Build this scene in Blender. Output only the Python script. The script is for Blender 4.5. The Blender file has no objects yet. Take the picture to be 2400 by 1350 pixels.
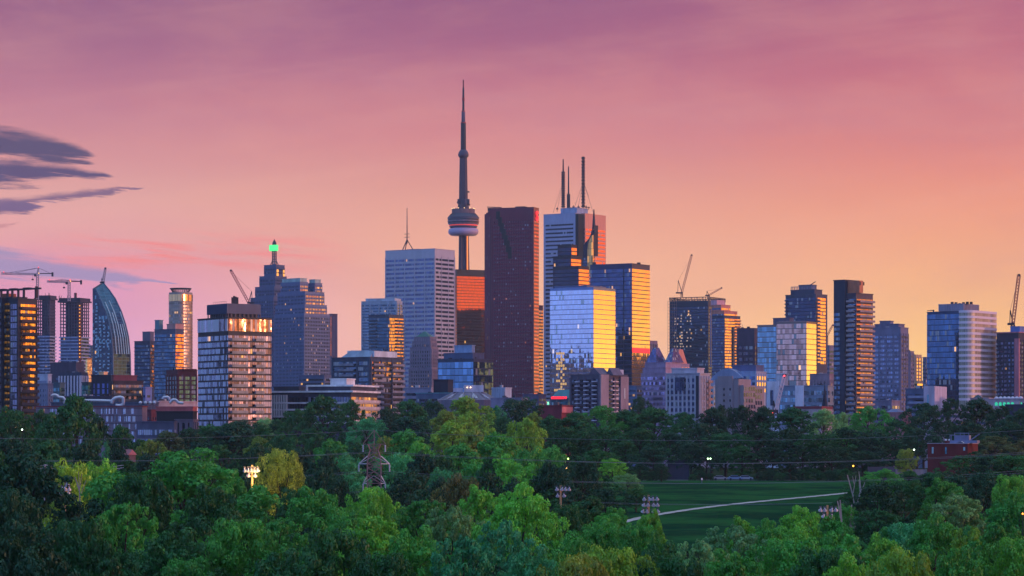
import bpy, math, random
from math import sin, cos, pi, radians
random.seed(7)
SC = bpy.context.scene
COL = SC.collection
F, CX, HY, CZ = 6600.0, 1200.0, 1036.0, 40.0   # focal length in photo pixels, image centre, horizon row, camera height

# ------------------------------------------------------------------ camera, world, sun, exposure
cam = bpy.data.cameras.new('camera'); camo = bpy.data.objects.new('camera', cam); COL.objects.link(camo)
camo.location = (0, 0, CZ); camo.rotation_euler = (pi/2, 0, 0)
cam.sensor_width = 36; cam.lens = 36*F/2400; cam.shift_y = (HY-675)/2400
cam.clip_start = 1; cam.clip_end = 40000
SC.camera = camo
SC.view_settings.view_transform = 'Standard'; SC.view_settings.look = 'None'
SC.view_settings.exposure = 0.0; SC.view_settings.gamma = 1
SC.cycles.max_bounces = 5; SC.cycles.diffuse_bounces = 2; SC.cycles.glossy_bounces = 3
SC.cycles.transmission_bounces = 2; SC.cycles.volume_bounces = 0; SC.cycles.transparent_max_bounces = 4
SC.cycles.sample_clamp_indirect = 6; SC.cycles.sample_clamp_direct = 12
SC.cycles.use_adaptive_sampling = True; SC.cycles.adaptive_threshold = 0.015

def lin(c):
    return tuple((v/255/12.92 if v/255 <= .04045 else ((v/255+.055)/1.055)**2.4) for v in c)

class E:                                        # small node-math helper
    nt = None
    def __init__(s, v): s.v = v
    @staticmethod
    def op(o, *a, clamp=False):
        n = E.nt.nodes.new('ShaderNodeMath'); n.operation = o; n.use_clamp = clamp
        for i, x in enumerate(a):
            x = x.v if isinstance(x, E) else x
            if isinstance(x, (int, float)): n.inputs[i].default_value = x
            else: E.nt.links.new(x, n.inputs[i])
        return E(n.outputs[0])
    def __add__(s, o): return E.op('ADD', s, o)
    def __sub__(s, o): return E.op('SUBTRACT', s, o)
    def __rsub__(s, o): return E.op('SUBTRACT', o, s)
    def __mul__(s, o): return E.op('MULTIPLY', s, o)
    __radd__ = __add__; __rmul__ = __mul__
    def __truediv__(s, o): return E.op('DIVIDE', s, o)
def ss(x, a, b):
    n = E.nt.nodes.new('ShaderNodeMapRange'); n.interpolation_type = 'SMOOTHSTEP'
    E.nt.links.new(x.v, n.inputs[0]); n.inputs[1].default_value = a; n.inputs[2].default_value = b
    return E(n.outputs[0])
def mixc(f, a, b, blend='MIX'):
    n = E.nt.nodes.new('ShaderNodeMix'); n.data_type = 'RGBA'; n.blend_type = blend
    for s, x in ((n.inputs[0], f), (n.inputs[6], a), (n.inputs[7], b)):
        x = x.v if isinstance(x, E) else x
        if isinstance(x, (int, float)): s.default_value = x
        elif isinstance(x, tuple): s.default_value = (*x[:3], 1)
        else: E.nt.links.new(x, s)
    return E(n.outputs[2])
def ramp(f, stops):
    n = E.nt.nodes.new('ShaderNodeValToRGB'); E.nt.links.new(f.v, n.inputs[0])
    el = n.color_ramp.elements
    while len(el) < len(stops): el.new(.5)
    for e, (p, c) in zip(el, stops): e.position = p; e.color = (*c, 1)
    return E(n.outputs[0])
def scalec(c, k):
    n = E.nt.nodes.new('ShaderNodeVectorMath'); n.operation = 'SCALE'
    E.nt.links.new(c.v, n.inputs[0])
    if isinstance(k, E): E.nt.links.new(k.v, n.inputs[3])
    else: n.inputs[3].default_value = k
    return E(n.outputs[0])
def comb(x, y, z):
    n = E.nt.nodes.new('ShaderNodeCombineXYZ')
    for i, q in enumerate((x, y, z)):
        if isinstance(q, E): E.nt.links.new(q.v, n.inputs[i])
        else: n.inputs[i].default_value = q
    return E(n.outputs[0])
def noise(vec, scale, detail=4, rough=.55, dist=0):
    n = E.nt.nodes.new('ShaderNodeTexNoise'); E.nt.links.new(vec.v, n.inputs['Vector'])
    n.inputs['Scale'].default_value = scale; n.inputs['Detail'].default_value = detail
    n.inputs['Roughness'].default_value = rough; n.inputs['Distortion'].default_value = dist
    return E(n.outputs[0])

SUN_AZ, SUN_EL = 106, 1.4                        # degrees clockwise from the view direction: out of frame to the right
w = bpy.data.worlds.new('World'); SC.world = w; w.use_nodes = True
E.nt = w.node_tree; E.nt.nodes.clear()
tc = E.nt.nodes.new('ShaderNodeTexCoord'); sx = E.nt.nodes.new('ShaderNodeSeparateXYZ')
E.nt.links.new(tc.outputs['Generated'], sx.inputs[0])
dx, dy, dz = E(sx.outputs[0]), E(sx.outputs[1]), E(sx.outputs[2])
az = E.op('ARCTAN2', dx, dy)*(180/pi)
el = E.op('SQRT', E.op('MAXIMUM', dz, 0.0))     # ramp position = sqrt(sin elevation)
def Y2(y): return math.sqrt(max(0, (HY-y)/F))   # photo row -> ramp position
def rp(*st): return ramp(el, [(p if p <= 1 else Y2(p), lin(c)) for p, c in st])
UP = (1.0, (170, 214, 232)); UP2 = (.62, (150, 166, 204))
rL = rp((1030, (226, 170, 212)), (790, (224, 160, 206)), (700, (222, 150, 192)), (620, (224, 146, 172)), (560, (230, 162, 164)),
        (470, (222, 160, 156)), (380, (212, 142, 146)), (250, (190, 116, 136)), (120, (160, 94, 128)), (5, (142, 80, 122)), UP2, UP)
rC = rp((1030, (250, 196, 164)), (760, (244, 184, 152)), (640, (240, 176, 146)), (520, (232, 162, 140)), (420, (220, 146, 136)),
        (320, (210, 128, 132)), (200, (186, 104, 126)), (100, (162, 88, 122)), (5, (146, 78, 120)), UP2, UP)
rR = rp((1030, (255, 220, 140)), (850, (255, 204, 126)), (740, (250, 190, 124)), (620, (244, 172, 126)), (500, (238, 152, 120)),
        (400, (228, 136, 120)), (300, (212, 118, 118)), (180, (196, 102, 116)), (5, (172, 86, 116)), UP2, UP)
rG = rp((.0, (225, 150, 70)), (.09, (250, 196, 96)), (.16, (255, 204, 112)), (.22, (246, 168, 84)), (.28, (235, 118, 60)), (.36, (200, 92, 72)),
        (.50, (150, 90, 100)), (.72, (116, 106, 150)), UP)
rB = rp((.0, (112, 128, 176)), (.15, (128, 148, 204)), (.3, (122, 154, 218)), (.5, (100, 142, 204)), (.8, (92, 128, 184)), UP)
c = mixc(ss(az, -10, 0), rL, rC)
c = mixc(ss(az, 0, 10), c, rR)
gold = scalec(rG, 2.1)
c = mixc(ss(az, 13, 26), c, gold)
c = mixc(ss(az, 112, 160), c, scalec(rB, 1.7))
c = mixc(ss(az, -16, -60), c, scalec(rB, 1.7))
# clouds of the western sky, drawn by direction (px, py are degrees-like sky coordinates)
px = dx/E.op('MAXIMUM', dy, .05)*F + CX
py = HY - dz/E.op('MAXIMUM', dy, .05)*F
front = ss(dy, .3, .6)
cv = comb(px/330, py/30-px/420, 0.0)
n1 = noise(cv, 1.0, 9, .66, .25); n2 = noise(comb(px/420+7, py/150, 0.0), 1.0, 5, .6, .3)
# soft streaks: broad cirrus in pinks
c = mixc(ss(n2, .38, .72)*.16*front, c, (.86, .38, .28))
n4 = noise(comb(px/1500+py/900, py/90+px/700, 0.0), 1.0, 7, .6, .4)
c = mixc(ss(n4, .42, .7)*.08*front, c, (.92, .46, .36))
n3 = noise(comb(px/900+3, py/240+5-px/3200, 0.0), 1.0, 6, .55, .6)
c = mixc(ss(n3, .45, .75)*.2*front, c, (.52, .22, .30))
def wisp(x1, yc, slope, thick, soft, power=.55):   # tapered cloud reaching right to x1
    t = E.op('MAXIMUM', (x1-px)/float(x1+60), 0.0001)
    th = E.op('POWER', t, power)*thick
    d = E.op('ABSOLUTE', py - yc - (px-x1)*slope + (n2-.5)*60+(n1-.5)*55)/th
    return ss(d + (n1-.5)*3.4, 1.15, .25)*ss(px, x1+2, x1-25)
rosy = E.op('MULTIPLY', ss(py, 520, 580), ss(py, 660, 600))*ss(px, 40, 300)*ss(px, 900, 560)
c = mixc(rosy*ss(n1, .42, .62)*.9*front, c, lin((240, 134, 132)))
lav = wisp(430, 668, .11, 52, .5, .8)
c = scalec(c, 1.06)
c = mixc(lav*.85*front, c, lin((154, 142, 188)))
for args, col, k in (((228, 368, .12, 62, .8), (74, 62, 106), .97), ((272, 412, .02, 38, .8), (78, 64, 112), .97),
                     ((345, 434, -.13, 17, .9), (104, 78, 124), .85), ((150, 474, .0, 11, .9), (110, 88, 136), .7),
                     ((60, 520, -.1, 9, .9), (200, 130, 140), .7)):
    c = mixc(wisp(*args)*k*front, c, lin(col))
bg = E.nt.nodes.new('ShaderNodeBackground'); E.nt.links.new(c.v, bg.inputs[0]); bg.inputs[1].default_value = 1.0
sky = E.nt.nodes.new('ShaderNodeTexSky'); sky.sky_type = 'NISHITA'; sky.sun_disc = False
sky.sun_elevation = radians(SUN_EL); sky.sun_rotation = radians(SUN_AZ)
bg2 = E.nt.nodes.new('ShaderNodeBackground'); E.nt.links.new(sky.outputs[0], bg2.inputs[0]); bg2.inputs[1].default_value = .02
ad = E.nt.nodes.new('ShaderNodeAddShader'); wo = E.nt.nodes.new('ShaderNodeOutputWorld')
E.nt.links.new(bg.outputs[0], ad.inputs[0]); E.nt.links.new(bg2.outputs[0], ad.inputs[1]); E.nt.links.new(ad.outputs[0], wo.inputs[0])
sun = bpy.data.lights.new('sun', 'SUN'); sun.energy = 1.5; sun.angle = radians(4); sun.color = (1, .50, .34)
so = bpy.data.objects.new('sun', sun); COL.objects.link(so)
so.rotation_euler = (radians(90-SUN_EL), 0, radians(180-SUN_AZ))
so.location = (0, 0, 900)

# ------------------------------------------------------------------ materials
MATS = {}
def newmat(name):
    m = bpy.data.materials.new(name); m.use_nodes = True
    E.nt = m.node_tree; E.nt.nodes.clear()
    b = E.nt.nodes.new('ShaderNodeBsdfPrincipled'); o = E.nt.nodes.new('ShaderNodeOutputMaterial')
    E.nt.links.new(b.outputs[0], o.inputs[0])
    return m, b
def L_(a, b): E.nt.links.new(a.v if isinstance(a, E) else a, b)
def wall(col, rough=.8, var=.25, metal=0, scale=.25):
    k = ('wall', col, rough, var, metal)
    if k in MATS: return MATS[k]
    m, b = newmat('masonry')
    t = E.nt.nodes.new('ShaderNodeTexCoord'); g = E.nt.nodes.new('ShaderNodeMapping')
    g.inputs['Scale'].default_value = (1, 1, .25); L_(t.outputs['Object'], g.inputs[0])
    n = noise(E(g.outputs[0]), scale, 5, .65)
    cc = lin(col); d = tuple(v*(1-var) for v in cc); h = tuple(min(1, v*(1+var*.7)) for v in cc)
    L_(mixc(ss(n, .3, .7), d, h), b.inputs['Base Color']); b.inputs['Specular IOR Level'].default_value = .3
    b.inputs['Roughness'].default_value = rough; b.inputs['Metallic'].default_value = metal
    MATS[k] = m; return m
def glass(tint=(150, 170, 200), metal=.85, rough=.06, cell=1.5, lit=.03, litcol=(255, 186, 96), litstr=.9, blind=.1,
          blindcol=(150, 150, 165), tilt=.03, mull=.08, mullcol=(40, 44, 60), vcell=0, dark=.5):
    k = ('glass', tint, metal, rough, cell, lit, litcol, litstr, blind, blindcol, tilt, mull, mullcol, vcell, dark)
    if k in MATS: return MATS[k]
    m, b = newmat('glazing')
    uv = E.nt.nodes.new('ShaderNodeUVMap'); s = E.nt.nodes.new('ShaderNodeSeparateXYZ'); L_(uv.outputs[0], s.inputs[0])
    oi = E.nt.nodes.new('ShaderNodeObjectInfo')
    u = E(s.outputs[0])/cell; fu = E.op('FRACT', u); cu = E.op('FLOOR', u)
    if vcell: v = E(s.outputs[1])/vcell; cvv = E.op('FLOOR', v); fv = E.op('FRACT', v)
    else: cvv = E(oi.outputs['Random'])*531.0
    wn = E.nt.nodes.new('ShaderNodeTexWhiteNoise'); L_(comb(cu, cvv, E(oi.outputs['Random'])*77), wn.inputs[0])
    sc_ = E.nt.nodes.new('ShaderNodeSeparateColor'); L_(wn.outputs[1], sc_.inputs[0])
    r1, r2, r3 = E(sc_.outputs[0]), E(sc_.outputs[1]), E(sc_.outputs[2])
    tt = lin(tint)
    base = mixc(r3, tuple(x*(1-dark) for x in tt), tt)
    isb = E.op('LESS_THAN', r1, blind)
    base = mixc(isb, base, lin(blindcol))
    ml = E.op('LESS_THAN', fu, mull)
    if vcell: ml = E.op('MAXIMUM', ml, E.op('LESS_THAN', fv, mull*cell/vcell))
    base = mixc(ml, base, lin(mullcol))
    L_(base, b.inputs['Base Color'])
    L_((1.0-E.op('MAXIMUM', isb*.8, ml*.6))*metal, b.inputs['Metallic'])
    L_(E.op('MAXIMUM', isb*.22, ml*.4)+rough, b.inputs['Roughness'])
    # lit rooms, patchy over the facade
    pn = noise(comb(cu*.23, cvv*.31, E(oi.outputs['Random'])*9), 1.0, 2)
    islit = E.op('LESS_THAN', r2 + ss(pn, .62, .35)*.5*lit**.5, lit*.8)*(1.0-ml)
    b.inputs['Emission Color'].default_value = (*lin(litcol), 1)
    L_(islit*(r3*.8+.4)*litstr, b.inputs['Emission Strength'])
    # every pane leans a little and bows a little
    ge = E.nt.nodes.new('ShaderNodeNewGeometry')
    sb = E.nt.nodes.new('ShaderNodeVectorMath'); sb.operation = 'SUBTRACT'; L_(wn.outputs[1], sb.inputs[0]); sb.inputs[1].default_value = (.5, .5, .5)
    nn = E.nt.nodes.new('ShaderNodeTexNoise'); L_(uv.outputs[0], nn.inputs['Vector']); nn.inputs['Scale'].default_value = .35
    sb2 = E.nt.nodes.new('ShaderNodeVectorMath'); sb2.operation = 'SUBTRACT'; L_(nn.outputs[1], sb2.inputs[0]); sb2.inputs[1].default_value = (.5, .5, .5)
    a1 = E.nt.nodes.new('ShaderNodeVectorMath'); a1.operation = 'ADD'
    L_(scalec(E(sb.outputs[0]), tilt), a1.inputs[0]); L_(scalec(E(sb2.outputs[0]), tilt*1.3), a1.inputs[1])
    a2 = E.nt.nodes.new('ShaderNodeVectorMath'); a2.operation = 'ADD'; L_(ge.outputs['Normal'], a2.inputs[0]); L_(a1.outputs[0], a2.inputs[1])
    nz = E.nt.nodes.new('ShaderNodeVectorMath'); nz.operation = 'NORMALIZE'; L_(a2.outputs[0], nz.inputs[0]); L_(nz.outputs[0], b.inputs['Normal'])
    MATS[k] = m; return m
def glow(col, s):
    k = ('glow', col, s)
    if k in MATS: return MATS[k]
    m, b = newmat('lamp'); b.inputs['Base Color'].default_value = (*lin(col), 1)  # emitter for lamps and for reflections put in as glow
    b.inputs['Emission Color'].default_value = (*lin(col), 1); b.inputs['Emission Strength'].default_value = s
    MATS[k] = m; return m
STEEL = wall((96, 88, 100), .6, .2, .3); DSTEEL = wall((44, 42, 58), .6, .2, .2); WHITE = wall((205, 200, 210), .6, .1)
CONC = wall((142, 134, 146)); LCONC = wall((176, 166, 178)); DCONC = wall((78, 74, 90)); BRICK = wall((138, 64, 66)); DARK = wall((40, 42, 62), .5)
BROWN = wall((86, 72, 84)); REDM = glow((255, 60, 60), 1.2)

# ------------------------------------------------------------------ mesh builder and tagging
class MB:
    def __init__(s): s.v = []; s.f = []
    def add(s, vs, fs):
        n = len(s.v); s.v += [tuple(p) for p in vs]; s.f += [tuple(i+n for i in f) for f in fs]; return s
    def box(s, x0, x1, y0, y1, z0, z1):
        return s.add([(x0,y0,z0),(x1,y0,z0),(x1,y1,z0),(x0,y1,z0),(x0,y0,z1),(x1,y0,z1),(x1,y1,z1),(x0,y1,z1)],
                     [(3,2,1,0),(4,5,6,7),(0,1,5,4),(1,2,6,5),(2,3,7,6),(3,0,4,7)])
    def loft(s, rings, cap=True):
        n = len(rings[0]); vs = [p for r in rings for p in r]; fs = []
        for i in range(len(rings)-1):
            for j in range(n):
                k = (j+1) % n; fs.append((i*n+j, i*n+k, (i+1)*n+k, (i+1)*n+j))
        if cap: fs += [tuple(range(n))[::-1], tuple(range((len(rings)-1)*n, len(rings)*n))]
        return s.add(vs, fs)
    def prism(s, poly, z0, z1, top=None):
        return s.loft([[(x, y, z0) for x, y in poly], [(x, y, z1) for x, y in (top or poly)]])
    def lathe(s, prof, n=24, cx=0, cy=0):
        return s.loft([[(cx+r*cos(2*pi*j/n), cy+r*sin(2*pi*j/n), z) for j in range(n)] for r, z in prof])
    def bar(s, p, q, wd, wd2=None):
        from mathutils import Vector
        p, q = Vector(p), Vector(q); d = (q-p)
        if d.length < 1e-6: return s
        d.normalize(); u = d.cross(Vector((0, 0, 1)) if abs(d.z) < .95 else Vector((1, 0, 0))).normalized(); v = d.cross(u)
        r = []
        for c, h in ((p, wd/2), (q, (wd2 or wd)/2)):
            r.append([tuple(c+u*a*h+v*b*h) for a, b in ((-1,-1),(1,-1),(1,1),(-1,1))])
        return s.loft(r)
    def lattice(s, p, q, wd, ch, n, br=None):
        from mathutils import Vector
        p, q = Vector(p), Vector(q); d = (q-p).normalized()
        u = d.cross(Vector((0, 0, 1)) if abs(d.z) < .9 else Vector((0, 1, 0))).normalized()*(wd/2); v = d.cross(u).normalized()*(wd/2)
        co = [u+v, u-v, -u-v, -u+v]; br = br or ch*.6
        for k in co: s.bar(p+k, q+k, ch)
        for i in range(n):
            a, b = p.lerp(q, i/n), p.lerp(q, (i+1)/n)
            for j in range(4):
                s.bar(a+co[j], b+co[(j+1) % 4], br)
        return s
    def build(s, name, mat, parent=None, smooth=False, kind=None):
        me = bpy.data.meshes.new(name); me.from_pydata(s.v, [], s.f); me.update()
        if len(s.f) < 40000:
            uvl = me.uv_layers.new(name='UVMap').data
            for p in me.polygons:
                nx, ny, nz = p.normal
                if abs(nz) < .8:
                    l = math.hypot(nx, ny) or 1; tx, ty = -ny/l, nx/l
                    for li in p.loop_indices:
                        x, y, z = me.vertices[me.loops[li].vertex_index].co; uvl[li].uv = (x*tx+y*ty+300, z+100)
                else:
                    for li in p.loop_indices:
                        x, y, z = me.vertices[me.loops[li].vertex_index].co; uvl[li].uv = (x+300, y+300)
        if mat: me.materials.append(mat)
        if smooth:
            for p in me.polygons: p.use_smooth = True
        o = bpy.data.objects.new(name, me); COL.objects.link(o)
        if parent: o.parent = parent
        if kind: o['kind'] = kind
        return o
def box(x0, x1, y0, y1, z0, z1): return MB().box(x0, x1, y0, y1, z0, z1)
def tag(o, label, cat, group=None):
    o['label'] = label; o['category'] = cat
    if group: o['group'] = group
    return o
def empty(name, loc, label, cat, group=None, rz=0):
    o = bpy.data.objects.new(name, None); COL.objects.link(o); o.location = loc; o.rotation_euler = (0, 0, rz)
    o.empty_display_size = .1
    return tag(o, label, cat, group)
def cp(o, parent, loc=(0, 0, 0), rz=0):
    c = o.copy(); COL.objects.link(c); c.parent = parent; c.location = loc; c.rotation_euler = (0, 0, rz); return c
def at(x, y, d): return ((x-CX)/F*d, d, CZ+(HY-y)/F*d)

# ------------------------------------------------------------------ ground
GR = [(-400, 40), (-60, 38.4), (5, 38.2), (50, 34), (110, 21), (190, 14), (420, 16), (480, 22.6), (560, 24.6), (820, 28.3), (1000, 29), (1300, 28), (1800, 15), (2600, 3), (3200, 0), (20000, 0)]
GL = [(-400, 40), (-60, 38.4), (5, 38.2), (50, 34), (110, 21), (190, 14), (420, 13), (660, 14), (800, 20), (900, 26), (1000, 29), (1300, 28), (1800, 15), (2600, 3), (3200, 0), (20000, 0)]
def interp(t, y):
    for (a, za), (b, zb) in zip(t, t[1:]):
        if y <= b: return za+(zb-za)*max(0, (y-a))/(b-a)
    return t[-1][1]
def G(x, y):
    k = min(1, max(0, (x/max(y, 60)*F+CX-1250)/220)); k = k*k*(3-2*k)
    return interp(GL, y)*(1-k)+interp(GR, y)*k
m, b = newmat('dark_earth')
t = E.nt.nodes.new('ShaderNodeTexCoord'); n = noise(E(t.outputs['Object']), .05, 8, .7)
L_(mixc(ss(n, .35, .65), lin((26, 40, 26)), lin((54, 62, 44))), b.inputs['Base Color']); b.inputs['Roughness'].default_value = .95; b.inputs['Specular IOR Level'].default_value = 0
ys = [-400, -60, 5, 50, 80, 110, 150, 190, 250, 320, 380, 420, 440, 460, 480, 500, 520, 540, 560, 600, 640, 660, 700, 740, 780, 800, 820, 860, 900, 950, 1000, 1150, 1300, 1500, 1800, 2200, 2600, 3200, 4500]
xs = [-1200]+[x for x in range(-500, 501, 10)]+[1200]
vs = [(x*(1 if y < 1200 else (y/1200)*(1 if abs(x) < 600 else 2)), y, 0) for y in ys for x in xs]
vs = [(x, y, G(x, y)) for x, y, z in vs]; nx = len(xs)
MB().add(vs, [(j*nx+i, j*nx+i+1, (j+1)*nx+i+1, (j+1)*nx+i) for j in range(len(ys)-1) for i in range(nx-1)]).build('ground', m)['kind'] = 'structure'
def sheet(name, mat, quads, up):
    mb = MB()
    for q in quads: mb.add([(x, y, G(x, y)+up) for x, y in q], [tuple(range(len(q)))])
    o = mb.build(name, mat); o['kind'] = 'structure'; return o
m, b = newmat('mown_grass')
t = E.nt.nodes.new('ShaderNodeTexCoord'); n = noise(E(t.outputs['Object']), .03, 9, .72)
n_ = noise(E(t.outputs['Object']), .35, 8, .85)
L_(mixc(ss(n_, .42, .6)*.55, mixc(ss(n, .42, .58), lin((14, 50, 38)), lin((38, 84, 46))), lin((44, 62, 34))), b.inputs['Base Color']); b.inputs['Roughness'].default_value = .95; b.inputs['Specular IOR Level'].default_value = 0
GRASS = m
fy = [470, 480, 500, 520, 540, 560, 600, 640, 660, 700, 740, 780, 800, 820, 832]
qs = []
for a, b_ in zip(fy, fy[1:]):
    for k in range(24):
        u0, u1 = 1405+k*30, 1435+k*30
        qs.append([((u0-CX)/F*a, a), ((u1-CX)/F*a, a), ((u1-CX)/F*b_, b_), ((u0-CX)/F*b_, b_)])
sheet('lawn', GRASS, qs, .25)
pm = wall((168, 156, 160), .9, .15)
wob = lambda q: .35*sin(q*1.7)+.25*sin(q*4.1+1)
pts = []
for i in range(121):
    t_ = i/120; d = 536+t_*190; x = (1440+t_*560-CX)/F*d; pts.append((x, d+6*sin(t_*5)))
qs = [[(a[0]+.6, a[1]-1.7+wob(a[0])), (b_[0]+.6, b_[1]-1.7+wob(b_[0])), (b_[0]-.6, b_[1]+1.7+wob(b_[0]+9)), (a[0]-.6, a[1]+1.7+wob(a[0]+9))] for a, b_ in zip(pts, pts[1:])]
sheet('path', pm, qs, .34)
rd = wall((70, 70, 78), .9, .2)
sheet('road', rd, [[(35+i*10, 832), (45+i*10, 832), (45+i*10, 846), (35+i*10, 846)] for i in range(14)], .3)
# ------------------------------------------------------------------ buildings: frames, facades
class Fr:
    """plan frame of a rectangular tower whose near corner stands at photo column xm, depth d"""
    def __init__(s, x0, xm, x1, d, r=1.0, a=None):
        k0, km, k1 = ((v-CX)/F for v in (x0, xm, x1)); C = (km*d, d)
        def LW(a):
            L = (C[0]-k0*C[1])/(cos(a)+k0*sin(a)); den = sin(a)-k1*cos(a)
            W = (k1*C[1]-C[0])/den if den > 1e-3 else 1e6
            return L, W
        if a is None:
            lo, hi = radians(3), radians(87)
            for _ in range(50):
                mid = (lo+hi)/2; L, W = LW(mid)
                if W > r*L: lo = mid
                else: hi = mid
            a = hi
        else: a = radians(a)
        s.a = a; s.L, s.W = LW(a); s.d = d
        s.ex = (cos(a), -sin(a)); s.ey = (sin(a), cos(a))
        s.O = (C[0]-s.ex[0]*s.L/2+s.ey[0]*s.W/2, C[1]-s.ex[1]*s.L/2+s.ey[1]*s.W/2)
        s.g = G(*s.O)-2; s.k1 = k1
    def root(s, name, label, cat='skyscraper', group=None):
        s.r = empty(name, (s.O[0], s.O[1], s.g), label, cat, group, -s.a); return s.r
    def X(s, px, ly):
        k = (px-CX)/F; t = (ly+s.O[0]*s.ey[0]+s.O[1]*s.ey[1])/(k*s.ey[0]+s.ey[1])
        return (t*k-s.O[0])*s.ex[0]+(t-s.O[1])*s.ex[1]
    def Y(s, px, lx):
        k = (px-CX)/F; t = (lx+s.O[0]*s.ex[0]+s.O[1]*s.ex[1])/(k*s.ex[0]+s.ex[1])
        return (t*k-s.O[0])*s.ey[0]+(t-s.O[1])*s.ey[1]
    def Z(s, py, lx=None, ly=None):
        lx = s.L/2 if lx is None else lx; ly = -s.W/2 if ly is None else ly
        dep = s.O[1]+lx*s.ex[1]+ly*s.ey[1]
        return CZ+(HY-py)*dep/F-s.g
    def blk(s, x0, xm, x1, ytop, c=None, back=None):
        ly = -s.W/2+(c or 0)
        xb = s.X(xm, ly); xa = s.X(x0, ly); yb = s.Y(x1, xb) if x1 > xm+.5 else ly+(back or s.W*.6)
        if yb-ly > 200 or yb <= ly: yb = ly+(back or s.W*.6)
        return (xa, xb, ly, min(yb, s.W/2+60)), s.Z(ytop, xb, ly)
    @property
    def full(s): return (-s.L/2, s.L/2, -s.W/2, s.W/2)

def facade(root, b, z0, z1, st, vis=0, frm=None, wallname='wall', rooftrim=True):
    """one rectangular volume: wall, a glazed band per storey, piers, balconies"""
    xa, xb, ya, yb = b
    wm = st['wall']; fh = st.get('fh', 3.6); top = st.get('top', 1.5); wr = st.get('win', .55)
    ms = {}
    box(xa, xb, ya, yb, z0, z1).build(wallname, wm, root)
    pr = st.get('proud', .12); nfl = int((z1-top-z0)/fh)
    zz = [z1-top-(i+1)*fh for i in range(nfl)]; zz = [z for z in zz if z+fh > vis]
    n_ = 0
    if 'glass' in st:
        mF = st.get('mf', 0); mR = st.get('mr', 0); hb = fh*wr; gm = st['glass']; gr = st.get('glassR')  # right-face glass: gold and orange tints put the sunset reflection into colour
        o = None; o2 = None
        sk = st.get('skip', ())
        for i, z in enumerate(zz):
            if i in sk: continue
            if mF == 0 and mR == 0 and gr is None:
                if o is None: o = box(xa-pr, xb+pr, ya-pr, yb+pr, 0, hb).build('window_band', gm, root); o.location = (0, 0, z)
                else: cp(o, root, (0, 0, z))
            else:
                if o is None: o = box(xa+mF-(pr if not mF else 0), xb-mF, ya-pr, ya+.3, 0, hb).build('window_band', gm, root); o.location = (0, 0, z)
                else: cp(o, root, (0, 0, z))
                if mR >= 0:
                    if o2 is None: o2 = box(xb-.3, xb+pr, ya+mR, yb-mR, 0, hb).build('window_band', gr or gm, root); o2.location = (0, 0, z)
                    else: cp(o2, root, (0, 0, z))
    zb = (zz[-1] if zz else z0)
    if 'pier' in st:
        sp, wd, dp = st['pier'][:3]; pm_ = st.get('pierm', wm)
        faces = st.get('pface', 'FR')
        if 'F' in faces:
            n = max(1, round((xb-xa)/sp)); o = None
            n = min(n, 60)
            for i in range(n+1):
                x = xa+(xb-xa)*i/n
                if o is None: o = box(-wd/2, wd/2, -dp, 0, zb, z1-top+.3).build('pier', pm_, root); o.location = (x+wd*.5, ya-pr, 0)
                else: cp(o, root, (x-(wd*.5 if i == n else 0), ya-pr, 0))
        if 'R' in faces:
            n = max(1, round((yb-ya)/sp)); o = None; n = min(n, 40)
            for i in range(n+1):
                y = ya+(yb-ya)*i/n
                if o is None: o = box(0, dp, -wd/2, wd/2, zb, z1-top+.3).build('pier', pm_, root); o.location = (xb+pr, y+wd*.5, 0)
                else: cp(o, root, (xb+pr, y-(wd*.5 if i == n else 0), 0))
    if 'slab' in st:                       # thin floor edge proud of the glass, all round
        th, dp = st['slab']; sm = st.get('slabm', wm); o = None
        for z in zz:
            if o is None: o = box(xa-pr-dp, xb+pr+dp, ya-pr-dp, yb+pr+dp, -th, 0).build('floor_edge', sm, root); o.location = (0, 0, z)
            else: cp(o, root, (0, 0, z))
    for bc in st.get('balc', ()):          # (face, from, to, depth) as fractions of the face
        fc, u0, u1, dp = bc; o = None; bm_ = st.get('balm', LCONC)
        for z in zz:
            if o is None:
                q = MB()
                if fc == 'F':
                    x0, x1 = xa+(xb-xa)*u0, xa+(xb-xa)*u1
                    q.box(x0, x1, ya-pr-dp, ya-pr, -.25, 0).box(x0, x1, ya-pr-dp, ya-pr-dp+.08, 0, 1.05)
                else:
                    y0, y1 = ya+(yb-ya)*u0, ya+(yb-ya)*u1
                    q.box(xb+pr, xb+pr+dp, y0, y1, -.25, 0).box(xb+pr+dp-.08, xb+pr+dp, y0, y1, 0, 1.05)
                o = q.build('balcony', bm_, root); o.location = (0, 0, z)
            else: cp(o, root, (0, 0, z))
    if rooftrim:
        tr = st.get('trim', wm); h = st.get('trimh', .5)
        MB().box(xa-.3, xb+.3, ya-.3, ya+.4, z1, z1+h).box(xb-.4, xb+.3, ya+.4, yb-.4, z1, z1+h).box(xa-.3, xb+.3, yb-.4, yb+.3, z1, z1+h).box(xa-.3, xa+.4, ya+.4, yb-.4, z1, z1+h).build('parapet', tr, root)

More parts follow.
